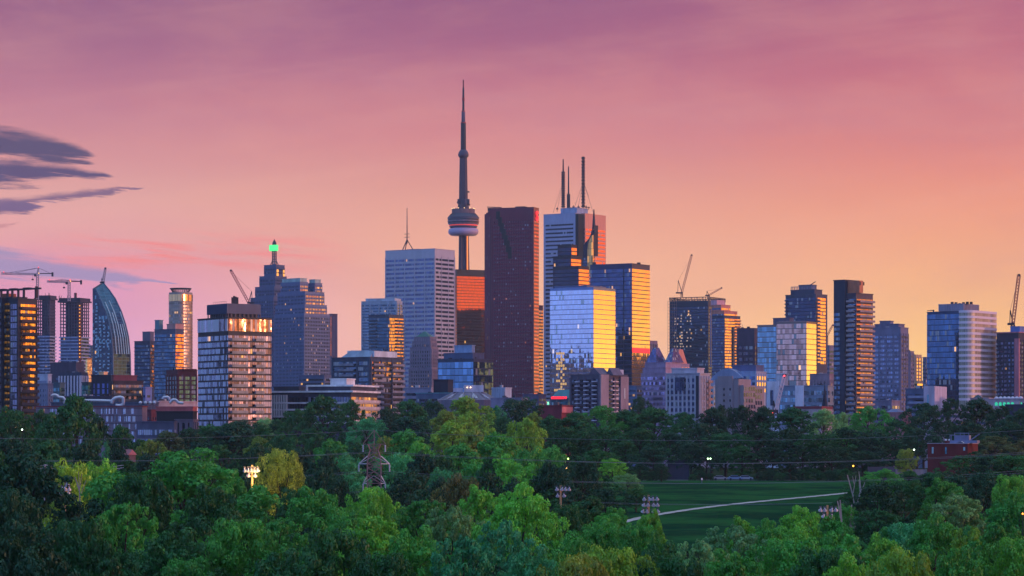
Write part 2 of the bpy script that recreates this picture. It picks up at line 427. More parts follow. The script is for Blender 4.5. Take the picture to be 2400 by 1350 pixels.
def windows(root, face, b, cols, rows, w_, h_, mat, name='window', cap=100, deep=.12):
    """single windows at given local columns / sill heights on face F or R; each its own part"""
    xa, xb, ya, yb = b; o = None; n = 0; rest = MB()
    for z in rows:
        for c in cols:
            loc = (c, ya, z) if face == 'F' else (xb, c, z)
            n += 1
            if n <= cap:
                if o is None:
                    o = (box(-w_/2, w_/2, -deep, .2, 0, h_) if face == 'F' else box(-.2, deep, -w_/2, w_/2, 0, h_)).build(name, mat, root); o.location = loc
                else: cp(o, root, loc)
            else:
                x, y, zz = loc
                if face == 'F': rest.box(x-w_/2, x+w_/2, y-deep, y+.2, zz, zz+h_)
                else: rest.box(x-.2, x+deep, y-w_/2, y+w_/2, zz, zz+h_)
    if rest.v: rest.build(name, mat, root, kind='stuff')

def tower(name, label, x0, xm, x1, ytop, d, st, r=1.0, a=None, cat='skyscraper', group=None, pent=(), ybot=985):
    f = Fr(x0, xm, x1, d, r, a); R_ = f.root(name, label, cat, group)
    z1 = f.Z(ytop); facade(R_, f.full, 0, z1, st, vis=f.Z(ybot))
    f.z1 = z1
    if 'b' in cat and not pent and 'arl' not in name:
        b = f.full; rs = random.Random(name+str(x0)); o = None
        for i in range(rs.randint(2, 5)):
            w_, h_ = rs.uniform(.9, 2.4), rs.uniform(.8, 2.0)
            if b[1]-b[0] < 8 or b[3]-b[2] < 7: break
            x_, y_ = rs.uniform(b[0]+2, b[1]-4), rs.uniform(b[2]+1.5, min(b[2]+9, b[3]-3)); mb = box(0, w_, 0, w_*.8, 0, h_)
            if rs.random() < .4: mb.bar((w_/2, w_*.4, h_), (w_/2, w_*.4, h_+rs.uniform(.8, 2.6)), .16)
            mb.build('roof_unit', rs.choice((DSTEEL, LCONC, STEEL)), R_).location = (x_, y_, z1+.02)
    for p in pent:                       # rooftop plant rooms: (x0,xm,x1,ytop,setback,material)
        b_, zt = f.blk(*p[:4], c=p[4]); facade(R_, b_, z1+.01, zt, {'wall': p[5]}, wallname='plant_room')
    return f
def inner(fr, q): return [(x*q, y*q) for x, y in fr]

G_DK = glass((62, 76, 110), .8, .07, 1.6, .05, blind=.08)
G_BL = glass((120, 150, 205), .85, .05, 1.5, .04, blind=.05, tilt=.012)
G_SUNSET = glass((255, 214, 140), .95, .08, 2.2, .0, blind=.0, tilt=.02, mull=.05, mullcol=(150, 90, 50), dark=.15)  # gold sunset reflection put into the glass tint
G_TEAL = glass((84, 130, 150), .85, .06, 1.5, .04, blind=.12, blindcol=(150, 170, 185))
G_CONDO = glass((130, 144, 176), .85, .1, 1.3, .02, litstr=1.0, blind=.5, blindcol=(186, 192, 226), tilt=.05, mull=.12, mullcol=(36, 38, 54))
G_OFF = glass((76, 88, 118), .75, .12, 1.8, .10, blind=.06)
G_WARM = glass((205, 160, 120), .9, .08, 1.6, .06, blind=.12, tilt=.04)
G_RED = glass((96, 30, 62), .8, .12, 1.5, .025, litcol=(255, 150, 110), litstr=.8, blind=.05, mullcol=(44, 20, 44))

# ------------------------------------------------------------------ far downtown towers
# white banded office tower with tripod mast
f = tower('office_tower', 'broad pale grey office tower with fine floor bands and thin tripod roof mast', 903, 1019, 1066, 583, 3500,
          {'wall': wall((176, 168, 190), .55, .1, .1), 'glass': glass((84, 98, 144), .8, .1, 2.1, .012, blind=.15, blindcol=(120, 126, 160)), 'glassR': glass((40, 44, 66), .3, .2, 2.1, .02, blind=.05), 'fh': 5.4, 'win': .5, 'top': 9, 'mf': 1.2, 'mr': 2.2,
           'pier': (15, .9, .5), 'balc': ()}, a=33, ybot=960)
zt = f.z1; cx_ = f.X(954, 0); mz = f.Z(487, cx_, 0)
mb = MB().bar((cx_, 0, zt+10), (cx_, 0, mz), 1.1, .5)
for q in range(3):
    an = q*2.09+.4; mb.bar((cx_+9*cos(an), 9*sin(an), zt), (cx_, 0, zt+15), .9)
for q in (18, 22): mb.bar((cx_-4, 0, zt+q), (cx_+4, 0, zt+q), .6)
mb.build('roof_mast', DSTEEL, f.r)
box(cx_+4, cx_+22, -6, 6, zt, zt+2.2).build('roof_plant', DCONC, f.r)

# black tower; the mirrored sunset is put into its orange glass tint
f = tower('office_tower', 'black glass tower mirroring orange sunset between pale banded tower and maroon tower', 1064, 1071, 1160, 632, 3750,
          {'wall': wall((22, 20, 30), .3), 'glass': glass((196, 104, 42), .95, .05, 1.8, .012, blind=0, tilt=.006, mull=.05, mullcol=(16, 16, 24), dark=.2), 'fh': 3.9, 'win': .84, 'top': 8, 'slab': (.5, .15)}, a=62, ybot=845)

# maroon granite tower
M_MAR = wall((100, 24, 54), .3, .12, .25)
f = Fr(1130, 1251, 1263, 3300, a=19); R_ = f.root('office_tower', 'tall maroon granite skyscraper with punched window grid and stepped dark notch beside needle tower', 'skyscraper')
z1 = f.Z(486); b = f.full; xs_ = f.X(1151, b[2])
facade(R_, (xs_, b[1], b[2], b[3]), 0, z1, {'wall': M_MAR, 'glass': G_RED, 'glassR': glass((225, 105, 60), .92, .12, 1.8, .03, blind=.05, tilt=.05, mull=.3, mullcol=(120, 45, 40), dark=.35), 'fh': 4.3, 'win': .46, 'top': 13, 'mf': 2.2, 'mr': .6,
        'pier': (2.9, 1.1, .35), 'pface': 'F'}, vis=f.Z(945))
# striped re-entrant left bays, each step a shallow folded bay
for i in range(4):
    x0 = b[0]+(xs_-b[0])*i/4; x1 = b[0]+(xs_-b[0])*(i+1)/4
    zt = z1-(1.4*(4-i))
    box(x0, x1-.02, b[2]+2.4*(3-i)+1.2, b[3]-2, 0, zt).build('folded_bay', M_MAR, R_)
    box(x1-1.0, x1-.2, b[2]+2.4*(3-i)+.95, b[2]+2.4*(3-i)+1.2, 20, zt-6).build('window_strip', glass((150, 100, 120), .8, .2, 2, .05, vcell=4.3, mull=.3), R_)
nd = wall((14, 8, 20), .4, .1)
for i in range(7):
    x0, x1 = f.X(1163+i*4.6, b[2]), f.X(1172+i*4.6, b[2]); za, zb = f.Z(512+i*15.5), f.Z(493+i*14.0)
    MB().box(x0, x1, b[2]-.62, b[2]+.2, za, zb).build('notch_shade_panel', nd, R_)  # proud dark panels stand in for the recess and its shade
# glowing red S emblem and vertical lettering panel
yc = (b[2]+b[3])/2
def textobj(body, size, mat, root, loc, rot, ext=.15, sx=1):
    cu = bpy.data.curves.new('letters', 'FONT'); cu.body = body; cu.size = size; cu.extrude = ext; cu.align_x = 'CENTER'; cu.align_y = 'CENTER'; cu.offset = size*.018
    o = bpy.data.objects.new('sign_letters', cu); COL.objects.link(o); cu.materials.append(mat); o.parent = root; o.location = loc; o.rotation_euler = rot; o.scale = (sx, 1, 1)
    bpy.context.view_layer.update(); me = bpy.data.meshes.new_from_object(o.evaluated_get(bpy.context.evaluated_depsgraph_get()))
    q = bpy.data.objects.new('sign_letters', me); COL.objects.link(q); q.parent = root; q.location = loc; q.rotation_euler = rot; q.scale = (sx, 1, 1); bpy.data.objects.remove(o); return q
o = textobj('S', 16, glow((255, 40, 50), 1.3), R_, (b[1]+1.0, yc, z1-10), (pi/2, 0, pi/2), .4, 1.25); o.name = 'emblem'
box(b[0]+4, b[0]+14, b[2]+8, b[2]+18, z1-2, z1+1.5).build('window_washing_rig', DSTEEL, R_)
MB().bar((b[0]+2, b[2]+12, z1+3), (b[0]+20, b[2]+12, z1+2), .9).build('davit', DSTEEL, R_)
box(b[1]-26, b[1]-14, b[2]+9, b[2]+18, z1, z1+2.4).build('roof_plant', DSTEEL, R_)

# slim dark tower with orange side behind maroon tower
tower('office_tower', 'slim dark tower edge with orange glazing just right of the maroon skyscraper', 1255, 1263, 1273, 716, 3900,
      {'wall': wall((60, 36, 50)), 'glass': G_WARM, 'fh': 4.5, 'win': .6, 'top': 5}, a=35, ybot=940)

# tallest white office tower with antennas
W_FCP = wall((150, 152, 186), .4, .08, .25)
f = Fr(1274, 1358, 1420, 3550, a=34); R_ = f.root('office_tower', 'tall white marble office tower with dark horizontal bands and three roof antennas', 'skyscraper')
z1 = f.Z(499); b = f.full
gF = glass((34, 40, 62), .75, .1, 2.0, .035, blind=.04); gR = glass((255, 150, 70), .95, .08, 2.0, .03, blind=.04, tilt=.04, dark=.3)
facade(R_, (b[0], b[1]-6, b[2], b[3]), 0, z1, {'wall': W_FCP, 'glass': gF, 'fh': 5.1, 'win': .42, 'top': 10, 'mf': 3.2, 'mr': -1}, vis=f.Z(965))
notch = (b[1]-6, b[1], b[2]+5.5, b[3])
ys_ = f.Y(1371, b[1])
facade(R_, (b[1]-5.9, b[1], ys_, b[3]), 0, z1, {'wall': wall((205, 140, 130), .45, .08, .2), 'glass': gF, 'glassR': gR, 'fh': 5.1, 'win': .45, 'top': 16, 'mf': .5, 'mr': 2.0}, vis=f.Z(700))  # salmon wall and orange glass put sunset light on this side as colour
box(b[1]-5.95, b[1]-1.5, b[2]+.05, ys_-.02, 0, z1-1).build('recess_shade_infill', wall((14, 14, 26), .7, .1), R_)  # near-black infill puts the notch's shade into colour
p_, zt = f.blk(1314, 1352, 1378, 487, c=14); facade(R_, p_, z1, zt, {'wall': wall((140, 146, 180), .6)}, wallname='plant_room')
def aerial(root, f, px, py0, py1, wd, knobs=True, ly=0, sp=None):
    x = f.X(px, ly); za, zb = f.Z(py0, x, ly), f.Z(py1, x, ly)
    m_ = MB().lattice((x, ly, za), (x, ly, zb), wd, wd*.3, 14, wd*.25)
    if knobs:
        n = 16
        for i in range(n):
            z = za+(zb-za)*(i+.5)/n; m_.box(x-wd*.95, x+wd*.95, ly-wd*.95, ly+wd*.95, z-.75, z+.75)
    if sp: m_.bar((x, ly, zb), (x, ly, f.Z(sp, x, ly)), 1.5, 1.0)
    m_.build('antenna', DSTEEL, root)
aerial(R_, f, 1320, 487, 402, 2.0, True, 12, 373)
aerial(R_, f, 1332.5, 487, 455, 2.4, False, 10, 390)
aerial(R_, f, 1367, 487, 367, 2.0, True, 16)
gy = MB()
for px, py in ((1306, 480), (1296, 487), (1345, 478), (1352, 487), (1380, 450), (1390, 487)):
    src = 1320 if px < 1340 else 1367; x = f.X(src, 12); gy.bar((x, 12, f.Z(425, x, 12)), (f.X(px, 20), 20, f.Z(py+10, x, 12)), .22)
gy.build('guy_wires', DSTEEL, R_)
sm_ = MB()
for px in (1306, 1338, 1344, 1350, 1356, 1374, 1380):
    x = f.X(px, 8); h = random.uniform(3, 8); sm_.bar((x, 8, zt-1), (x, 8, zt+h), .5); sm_.box(x-1.2, x+1.2, 7, 9, zt+h*.4, zt+h*.7)
sm_.build('aerial_cluster', DSTEEL, R_)

# curved sail-topped spire tower
f = Fr(1366, 1380, 1394, 3300, r=1.3); R_ = f.root('spire_tower', 'dark glass tower with curved sail roof and needle spire before the white banded tower', 'skyscraper')
b = f.full; zb = f.Z(600)
facade(R_, b, 0, zb, {'wall': wall((34, 40, 66), .3), 'glass': G_DK, 'fh': 3.6, 'win': .7, 'top': 1, 'glassR': G_WARM}, vis=f.Z(690), rooftrim=False)
prof = [(1366, 600), (1366, 578), (1371, 568), (1378, 561), (1383, 552), (1386.5, 540), (1388.5, 528)]
pr_ = [(f.X(px, b[2]), f.Z(py)) for px, py in prof]
xr = f.X(1389, b[2]); poly = pr_+[(xr, f.Z(528)), (xr, zb)]
n = len(poly)
MB().add([(x, b[2]+.5, z) for x, z in poly]+[(x, b[3]-1, z) for x, z in poly],
         [tuple(range(n)), tuple(range(n, 2*n))[::-1]]+[(i, n+i, n+(i+1) % n, (i+1) % n) for i in range(n)]).build('sail_roof', wall((30, 36, 62), .3, .1, .5), R_)
prof2 = [(1378, 640), (1378, 585), (1380, 570), (1384, 560), (1388.5, 552), (1390.5, 552), (1390.5, 640)]
pp = [(f.X(px, b[2]), f.Z(py)) for px, py in prof2]; n = len(pp)
MB().add([(x, b[2]-1.1, z) for x, z in pp]+[(x, b[2]+.45, z) for x, z in pp],
         [tuple(range(n)), tuple(range(n, 2*n))[::-1]]+[(i, n+i, n+(i+1) % n, (i+1) % n) for i in range(n)]).build('arched_window', glass((255, 190, 110), .6, .2, 3, .55, litstr=.7, litcol=(255, 170, 60), blind=0, vcell=8, mull=.12), R_)
x = f.X(1388.3, b[2]); MB().bar((x, b[2]+3, f.Z(535)), (x, b[2]+3, f.Z(491)), 3.0, .8).box(x-2.4, x+2.4, b[2]+1, b[2]+5, f.Z(548), f.Z(540)).build('spire', DSTEEL, R_)

# stepped dark tower
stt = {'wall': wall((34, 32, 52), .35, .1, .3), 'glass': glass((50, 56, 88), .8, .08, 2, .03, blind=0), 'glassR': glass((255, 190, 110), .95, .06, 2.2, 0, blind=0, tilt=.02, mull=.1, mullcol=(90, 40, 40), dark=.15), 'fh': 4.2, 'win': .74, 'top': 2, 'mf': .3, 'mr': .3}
f = Fr(1296, 1356, 1380, 3000, a=38); R_ = f.root('office_tower', 'dark brown stepped tower with gold lit side steps behind the bright blue glass block', 'skyscraper')
facade(R_, f.full, 0, f.Z(624), stt, vis=f.Z(690))
b_, zt = f.blk(1296, 1338, 1362, 600, c=3); facade(R_, b_, f.Z(624)+.01, zt, stt)
b_, zt2 = f.blk(1307, 1339, 1352, 574, c=6); facade(R_, b_, zt+.01, zt2, stt)

# blue glass tower with gold side behind
f = tower('office_tower', 'deep blue glass office tower with glowing gold right side and red lit storey', 1383, 1481, 1523, 618, 2750,
          {'wall': wall((46, 54, 92), .3, .1, .4), 'glass': glass((74, 90, 136), .85, .05, 1.6, .06, blind=.03, tilt=.015), 'glassR': G_SUNSET, 'fh': 4.1, 'win': .8, 'top': 4, 'mf': .1, 'mr': .1}, a=31, ybot=965)
b = f.full
box(b[1]+.13, b[1]+.5, b[2]+1, b[3]-1, f.Z(826), f.Z(815)).build('lit_storey', glow((255, 44, 52), 1.0), f.r)
box(b[0]+2, b[0]+5, b[2]+1, b[2]+3, f.z1, f.z1+3).build('roof_plant', DSTEEL, f.r); box(b[1]-2, b[1]+1, b[2]+14, b[2]+16, f.z1, f.z1+2).build('roof_plant', DSTEEL, f.r)
box(b[1]-9.3, b[1]-8.7, b[2]-.5, b[2]-.1, f.Z(960), f.z1-2).build('dark_seam', DARK, f.r)

# bright blue & gold block
f = tower('office_tower', 'bright sky blue glass block with brilliant gold right side, front of the downtown cluster', 1289, 1391, 1442, 674, 2300,
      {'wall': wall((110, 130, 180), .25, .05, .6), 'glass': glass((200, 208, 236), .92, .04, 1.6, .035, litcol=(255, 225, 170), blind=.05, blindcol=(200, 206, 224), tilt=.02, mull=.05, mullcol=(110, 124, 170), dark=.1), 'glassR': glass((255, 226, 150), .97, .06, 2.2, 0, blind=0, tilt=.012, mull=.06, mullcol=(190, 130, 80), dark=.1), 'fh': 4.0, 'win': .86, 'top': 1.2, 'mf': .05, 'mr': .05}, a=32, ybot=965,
      pent=((1300, 1375, 1420, 670, 6, wall((90, 100, 140), .4, .1, .3)),))

b = f.full; o = None; REFL_GLOW = glow((255, 190, 110), .5)  # glowing panes put in for gold reflections at the lower left
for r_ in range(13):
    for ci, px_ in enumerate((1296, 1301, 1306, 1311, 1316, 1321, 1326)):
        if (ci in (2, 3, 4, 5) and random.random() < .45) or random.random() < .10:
            if o is None: o = box(-.75, .75, -.2, 0, 0, 1.9).build('lit_or_mirrored_window', REFL_GLOW, f.r); o.location = (f.X(px_, b[2]), b[2]-.13, f.Z(916-r_*7.2))
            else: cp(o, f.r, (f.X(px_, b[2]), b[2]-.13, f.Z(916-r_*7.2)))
# CN-like needle tower
cxp = 1086.0; d = 4000; TX, TY, _ = at(cxp, 0, d); R_ = empty('observation_tower', (TX, TY, 0), 'very tall concrete needle tower with round pod, white ring and antenna mast', 'tower')
k = d/F
def zz_(py): return CZ+(HY-py)*k
CT = wall((60, 48, 70), .7, .12)
mb = MB()
for j in range(3):
    an = pi/2+j*2*pi/3+.5; c, s_ = cos(an), sin(an); rg = []
    for py, rr, hw in ((1110, 32, 4.2), (900, 16, 3.6), (700, 9.6, 3.2), (552, 7.6, 3.0)):
        q = []
        for a_, bb in ((0, -hw), (rr, -hw*.45), (rr, hw*.45), (0, hw)): q.append((c*a_-s_*bb, s_*a_+c*bb, zz_(py)))
        rg.append(q)
    mb.loft(rg)
mb.build('concrete_leg', CT, R_)
MB().lathe([(9, 0), (7.4, zz_(700)), (6.4, zz_(552))], 6).build('shaft', CT, R_)
MB().add([(5.0, -7.3, zz_(636)), (7.0, -5.8, zz_(636)), (6.7, -5.6, zz_(554)), (4.9, -7.0, zz_(554))], [(0, 1, 2, 3)]).build('lift_glazing', glow((255, 140, 50), .75), R_)  # sunset reflection on the lift glass put in as orange glow
POD = wall((62, 56, 84), .5, .1)
MB().lathe([(7, zz_(553)), (18, zz_(552)), (21, zz_(548)), (21.6, zz_(543)), (20.5, zz_(537)), (16, zz_(534))], 48).build('radome', wall((170, 148, 186), .5, .05), R_, True)
MB().lathe([(15.5, zz_(536)), (19.6, zz_(533.5)), (19.9, zz_(530))], 48).build('lower_deck', POD, R_)
MB().lathe([(19.7, zz_(530.2)), (20.4, zz_(527.6))], 48).build('red_light_ring', glow((255, 70, 60), .5), R_)
MB().lathe([(20.6, zz_(527.6)), (22, zz_(524))], 48).build('deck_wall', wall((134, 116, 136)), R_)
MB().lathe([(22.1, zz_(524)), (22.1, zz_(520))], 48).build('restaurant_window', glass((50, 50, 70), .8, .1, 2, .1), R_)
MB().lathe([(22.6, zz_(520)), (22.6, zz_(517.5))], 48).build('deck_wall', wall((134, 116, 136)), R_)
MB().lathe([(22.0, zz_(517.5)), (22.0, zz_(514))], 48).build('restaurant_window', glass((50, 50, 70), .8, .1, 2, .15), R_)
MB().lathe([(22.6, zz_(514)), (22.4, zz_(510)), (17, zz_(501))], 48).build('sloped_roof', POD, R_)
for j in range(36):
    an = j/36*2*pi; MB().bar((22.3*cos(an), 22.3*sin(an), zz_(510)), (17.2*cos(an), 17.2*sin(an), zz_(500.7)), .5).build('roof_rib', DSTEEL, R_)
MB().lathe([(16.4, zz_(501)), (16.4, zz_(490))], 48).build('upper_tier', wall((112, 86, 98)), R_)
for j in range(12):
    an = j/12*2*pi+.1; q = MB().lathe([(.5, -.6), (.7, 0), (.5, .6)], 8).build('roof_light', glow((255, 214, 140), 1.8), R_); q.location = (16*cos(an), 16*sin(an), zz_(489.3))
MB().lathe([(8, zz_(490)), (7.6, zz_(479))], 6).build('shaft', CT, R_)
for an in (-2.6, -1.2, -.3, .9, 2.2):
    q = box(-2, 2, -1.3, 1.3, zz_(479), zz_(467)).build('equipment_box', POD, R_); q.location = (7.0*cos(an), 7.0*sin(an), 0); q.rotation_euler = (0, 0, an)
for an, z_ in ((-.5, 452), (-.2, 482), (-2.8, 476)):
    q = MB().lathe([(1.4, 0), (1.4, 2)], 10).build('dish', DSTEEL, R_); q.location = (8.4*cos(an), 8.4*sin(an), zz_(z_)); 
MB().lathe([(6.4, zz_(479)), (5.3, zz_(369))], 6).build('shaft', CT, R_)
MB().lathe([(5.4, zz_(370)), (7.4, zz_(366)), (7.6, zz_(362)), (6.6, zz_(357)), (4.4, zz_(351))], 32).build('upper_pod', POD, R_, True)
for (ya_, yb_, r0, mt) in ((352, 289, 3.8, DSTEEL), (289, 286.5, 3.9, wall((160, 50, 60))), (286.5, 262, 2.7, wall((96, 86, 108))), (262, 260, 2.7, wall((160, 50, 60))), (260, 236, 1.6, DSTEEL), (236, 229, 1.9, wall((130, 40, 54))), (229, 206, 1.4, DSTEEL), (206, 187, .9, wall((110, 36, 50)))):
    MB().lathe([(r0*1.02, zz_(ya_)), (r0*.95, zz_(yb_))], 12).build('antenna_section', mt, R_)

# postmodern pair with the green-cube mast
W_BP = wall((74, 84, 124), .5, .12, .2); G_BP = glass((40, 50, 84), .8, .1, 1.6, .07, blind=.05)
sb = {'wall': W_BP, 'glass': G_BP, 'fh': 4.0, 'win': .5, 'top': 2.5, 'pier': (2.6, .8, .3)}
f = Fr(587, 641, 676, 3500, a=35); R_ = f.root('office_tower', 'stepped blue grey tower topped by lattice mast with two glowing green cubes', 'skyscraper')
zs = 0; prev = f.Z(697)
facade(R_, f.full, 0, prev, sb, vis=f.Z(905))
for (x0, xm, x1, yt, c) in ((598, 643, 674, 672, 2), (608, 645, 672, 647, 4), (619, 647, 667, 621, 6)):
    b_, zt = f.blk(x0, xm, x1, yt, c=c); facade(R_, b_, prev+.01, zt, sb); prev = zt
for px0, px1 in ((648, 652), (663, 666)):
    for i in range(2): box(b_[1]+.2, b_[1]+.7, f.Y(px0, b_[1]), f.Y(px1, b_[1]), prev-9-i*4.6, prev-5.5-i*4.6).build('lit_or_mirrored_window', glow((255, 178, 70), .9), R_)
lx, ly = f.X(643, b_[2]+9), b_[2]+9; zt = prev
MB().lattice((lx, ly, zt), (lx, ly, f.Z(575, lx, ly)), 3.4, .9, 8, .6).build('lattice_mast', STEEL, R_)
MB().bar((lx-7, ly, zt), (lx-1.8, ly, zt+8), .8).bar((lx+7, ly, zt), (lx+1.8, ly, zt+8), .8).build('mast_brace', STEEL, R_)
MB().lathe([(2.4, f.Z(573)), (2.6, f.Z(567)), (1.2, f.Z(562)), (.1, f.Z(558))], 8, lx, ly).build('mast_finial', DSTEEL, R_)
GC = glow((90, 255, 140), .85)
for sx_ in (-1, 1):
    q = box(-2.9, 2.9, -2.9, 2.9, 0, 7.4).build('green_cube', GC, R_); q.location = (lx+sx_*3.3+.2, ly-1.5, f.Z(586)); q.rotation_euler = (0, 0, f.a)
# second of the pair
sb2 = {'wall': wall((92, 104, 146), .5, .12, .2), 'glass': G_BP, 'fh': 3.9, 'win': .5, 'top': 2, 'pier': (2.4, .8, .3)}
f = Fr(643, 713, 773, 3150, a=44); R_ = f.root('office_tower', 'broad stepped blue grey tower with pale rooftop crown and many lit square windows', 'skyscraper')
facade(R_, f.full, 0, f.Z(735), sb2, vis=f.Z(915)); prev = f.Z(735)
glR = dict(sb2); glR['glassR'] = glass((255, 196, 100), .7, .1, 1.6, .55, litstr=.9, litcol=(255, 186, 80), blind=.0, mull=.22); glR['mf'] = .4; glR['mr'] = .4
for (x0, xm, x1, yt, c) in ((645, 714, 766, 714, 1.5), (651, 715, 760, 684, 3)):
    b_, zt = f.blk(x0, xm, x1, yt, c=c); facade(R_, b_, prev+.01, zt, glR); prev = zt
b1, zt = f.blk(658, 703, 722, 661, c=4); facade(R_, b1, prev+.01, zt, glR); b1i = (b1[0]+1, b1[1]-1, b1[2]+1, b1[3]-1)
facade(R_, b1i, zt, zt+4.2, {'wall': wall((150, 170, 176), .4)}, wallname='crown')
b2, zt = f.blk(722, 738, 755, 664, c=22); facade(R_, b2, prev+.01, zt, glR)
facade(R_, (b2[0]+1, b2[1]-1, b2[2]+1, b2[3]-1), zt, zt+4.2, {'wall': wall((150, 170, 176), .4)}, wallname='crown')
# slim slab behind
tower('office_tower', 'slim slab with orange left flank and mauve right side, right of the stepped pair', 771, 778, 791, 736, 3700,
      {'wall': wall((120, 88, 110)), 'glass': glass((250, 120, 80), .9, .15, 3, 0, blind=0), 'glassR': wall((112, 92, 122)), 'fh': 4, 'win': .9, 'top': 3, 'mf': .4, 'mr': .4}, a=40, ybot=830)

# pale condo pair
f = tower('condo_tower', 'pale teal condominium tower with curved white top ledge behind the darker gold cornered tower', 847, 930, 943, 706, 3000,
      {'wall': wall((150, 160, 186), .5), 'glass': glass((70, 96, 130), .8, .08, 1.8, .02, blind=.1), 'fh': 3.1, 'win': .55, 'top': 2, 'pier': (9, 1.2, .6)}, a=18, ybot=830)
facade(f.r, f.blk(857, 925, 940, 701, c=3)[0], f.z1, f.blk(857, 925, 940, 702, c=3)[1]+1, {'wall': wall((170, 178, 200), .5)}, wallname='roof_ledge')
tower('condo_tower', 'dark teal glass condominium with blazing gold upper right corner and balconies', 864, 912, 946, 738, 2600,
      {'wall': wall((52, 64, 90), .4), 'glass': glass((62, 94, 124), .88, .05, 1.5, .03, blind=.06), 'glassR': glass((240, 190, 120), .92, .06, 1.6, .02, blind=.05, tilt=.07), 'fh': 3.1, 'win': .72, 'top': 2, 'mf': .1, 'mr': .2, 'balc': (('R', .45, 1, 1.2), ('F', .05, .4, 1.0)), 'balm': wall((84, 84, 104))}, a=33, ybot=845)

# art deco stone tower with green pyramid roof
ST = wall((126, 110, 134), .8); f = Fr(958, 1012, 1030, 2900, a=25); R_ = f.root('stone_tower', 'old stepped stone tower with green copper pyramid roof in front of the pale banded tower', 'skyscraper')
sd = {'wall': ST, 'glass': glass((44, 44, 68), .6, .2, 1.4, .14, blind=.05), 'fh': 3.8, 'win': .55, 'top': 1.5, 'pier': (2.6, 1.4, .4)}
facade(R_, f.full, 0, f.Z(862), sd, vis=f.Z(930)); prev = f.Z(862)
for (x0, xm, x1, yt, c) in ((961, 1011, 1027, 815, 1.5), (966, 1009, 1024, 800, 3), (970, 1008, 1022, 790, 5)):
    b_, zt = f.blk(x0, xm, x1, yt, c=c); facade(R_, b_, prev+.01, zt, sd); prev = zt
xm_, ym_ = (b_[0]+b_[1])/2, (b_[2]+b_[3])/2
MB().loft([[(b_[0]+1, b_[2]+1, prev), (b_[1]-1, b_[2]+1, prev), (b_[1]-1, b_[3]-1, prev), (b_[0]+1, b_[3]-1, prev)], [(xm_-1, ym_-1, prev+6), (xm_+1, ym_-1, prev+6), (xm_+1, ym_+1, prev+6), (xm_-1, ym_+1, prev+6)]]).build('pyramid_roof', wall((46, 96, 92), .6), R_)

# round tower with ring roof
f = Fr(389, 430, 458, 3300, a=42); R_ = f.root('round_tower', 'round cornered tower with disc ring roof and gold right half', 'skyscraper')
cx2, rr = 0, f.d/F*35
def rsq(h, n=40, q=.62):
    o = []
    for j in range(n):
        an = 2*pi*j/n; c, s_ = cos(an), sin(an); r_ = h/(abs(c)**3.2+abs(s_)**3.2)**(1/3.2); o.append((r_*c, r_*s_))
    return o
h = (f.L+f.W)/4*1.0; z1 = f.Z(684)
MB().prism(rsq(h-.3), 0, z1).build('wall', wall((150, 130, 130), .5), R_)
o = None; z = z1-14; i = 0
ga = glass((170, 150, 140), .92, .34, 1.8, .02, blind=.06, tilt=.05)
while z > f.Z(925):
    if o is None: o = MB().prism(rsq(h), 0, 2.3).build('window_band', ga, R_); o.location = (0, 0, z)
    else: cp(o, R_, (0, 0, z))
    z -= 3.7
q = MB().prism(rsq(h+.1), 0, 8).build('upper_band', glass((250, 200, 140), .9, .15, 3, 0, blind=0), R_); q.location = (0, 0, z1-10.5)
MB().lathe([(h*1.0, z1+4.2), (h*1.06, z1+4.7), (h*1.0, z1+5.2)], 40).build('disc_ring', DSTEEL, R_)
mb = MB()
for j in range(28):
    an = 2*pi*j/28; mb.bar((h*.75*cos(an), h*.75*sin(an), z1), (h*.98*cos(an), h*.98*sin(an), z1+4.4), .5)
mb.build('ring_struts', DSTEEL, R_)

# curved sail-shaped tower
f = Fr(217, 265, 306, 2600, a=44); R_ = f.root('curved_tower', 'teal glass tower with sail shaped curved side under a small crane', 'skyscraper'); b = f.full
fr_ = [(676, 224), (690, 231), (710, 240), (735, 250), (760, 257), (790, 262), (830, 265), (880, 265.5), (950, 265.5)]
bk_ = [(664, 243), (680, 256), (700, 270), (730, 284), (760, 294), (790, 301), (830, 305), (880, 306), (950, 306)]
Lf = [(f.X(218, b[2]), b[2])]*len(fr_)
rowsF = []; rowsB = []
for (py, px), (py2, px2) in zip(fr_, bk_):
    x = f.X(px, b[2]); rowsF.append((x, b[2], f.Z(py, x, b[2]))); yb_ = f.Y(px2, x); rowsB.append((x, yb_, f.Z(py2, x, yb_)))
n = len(rowsF); xl = b[0]
GT = glass((40, 58, 84), .85, .06, 2.0, .02, blind=.12, blindcol=(120, 160, 185), vcell=3.2, mull=.09, mullcol=(40, 70, 96), tilt=.04)
GT2 = glass((58, 80, 106), .9, .06, 5, .004, blind=0, vcell=3.2, mull=.05, mullcol=(60, 100, 124), tilt=.02, dark=.25)
vs = []; fs = []
for i in range(n): vs += [(xl, b[2], rowsF[i][2]), rowsF[i]]
MB().add(vs, [(2*i+2, 2*i+3, 2*i+1, 2*i) for i in range(n-1)]).build('front_glazing', GT, R_)
vs = [];
for i in range(n): vs += [rowsF[i], rowsB[i]]
MB().add(vs, [(2*i+2, 2*i+3, 2*i+1, 2*i) for i in range(n-1)]).build('curved_glazing', GT2, R_)
vs = []
for i in range(n): vs += [rowsB[i], (xl, rowsB[i][1], rowsB[i][2])]
MB().add(vs, [(2*i+2, 2*i+3, 2*i+1, 2*i) for i in range(n-1)]).build('back_wall', GT, R_)
zl = rowsF[0][2]
MB().add([(xl, b[2], zl), rowsF[0], rowsB[0], (xl, rowsB[0][1], rowsB[0][2])], [(0, 1, 2, 3)]).build('roof', DSTEEL, R_)
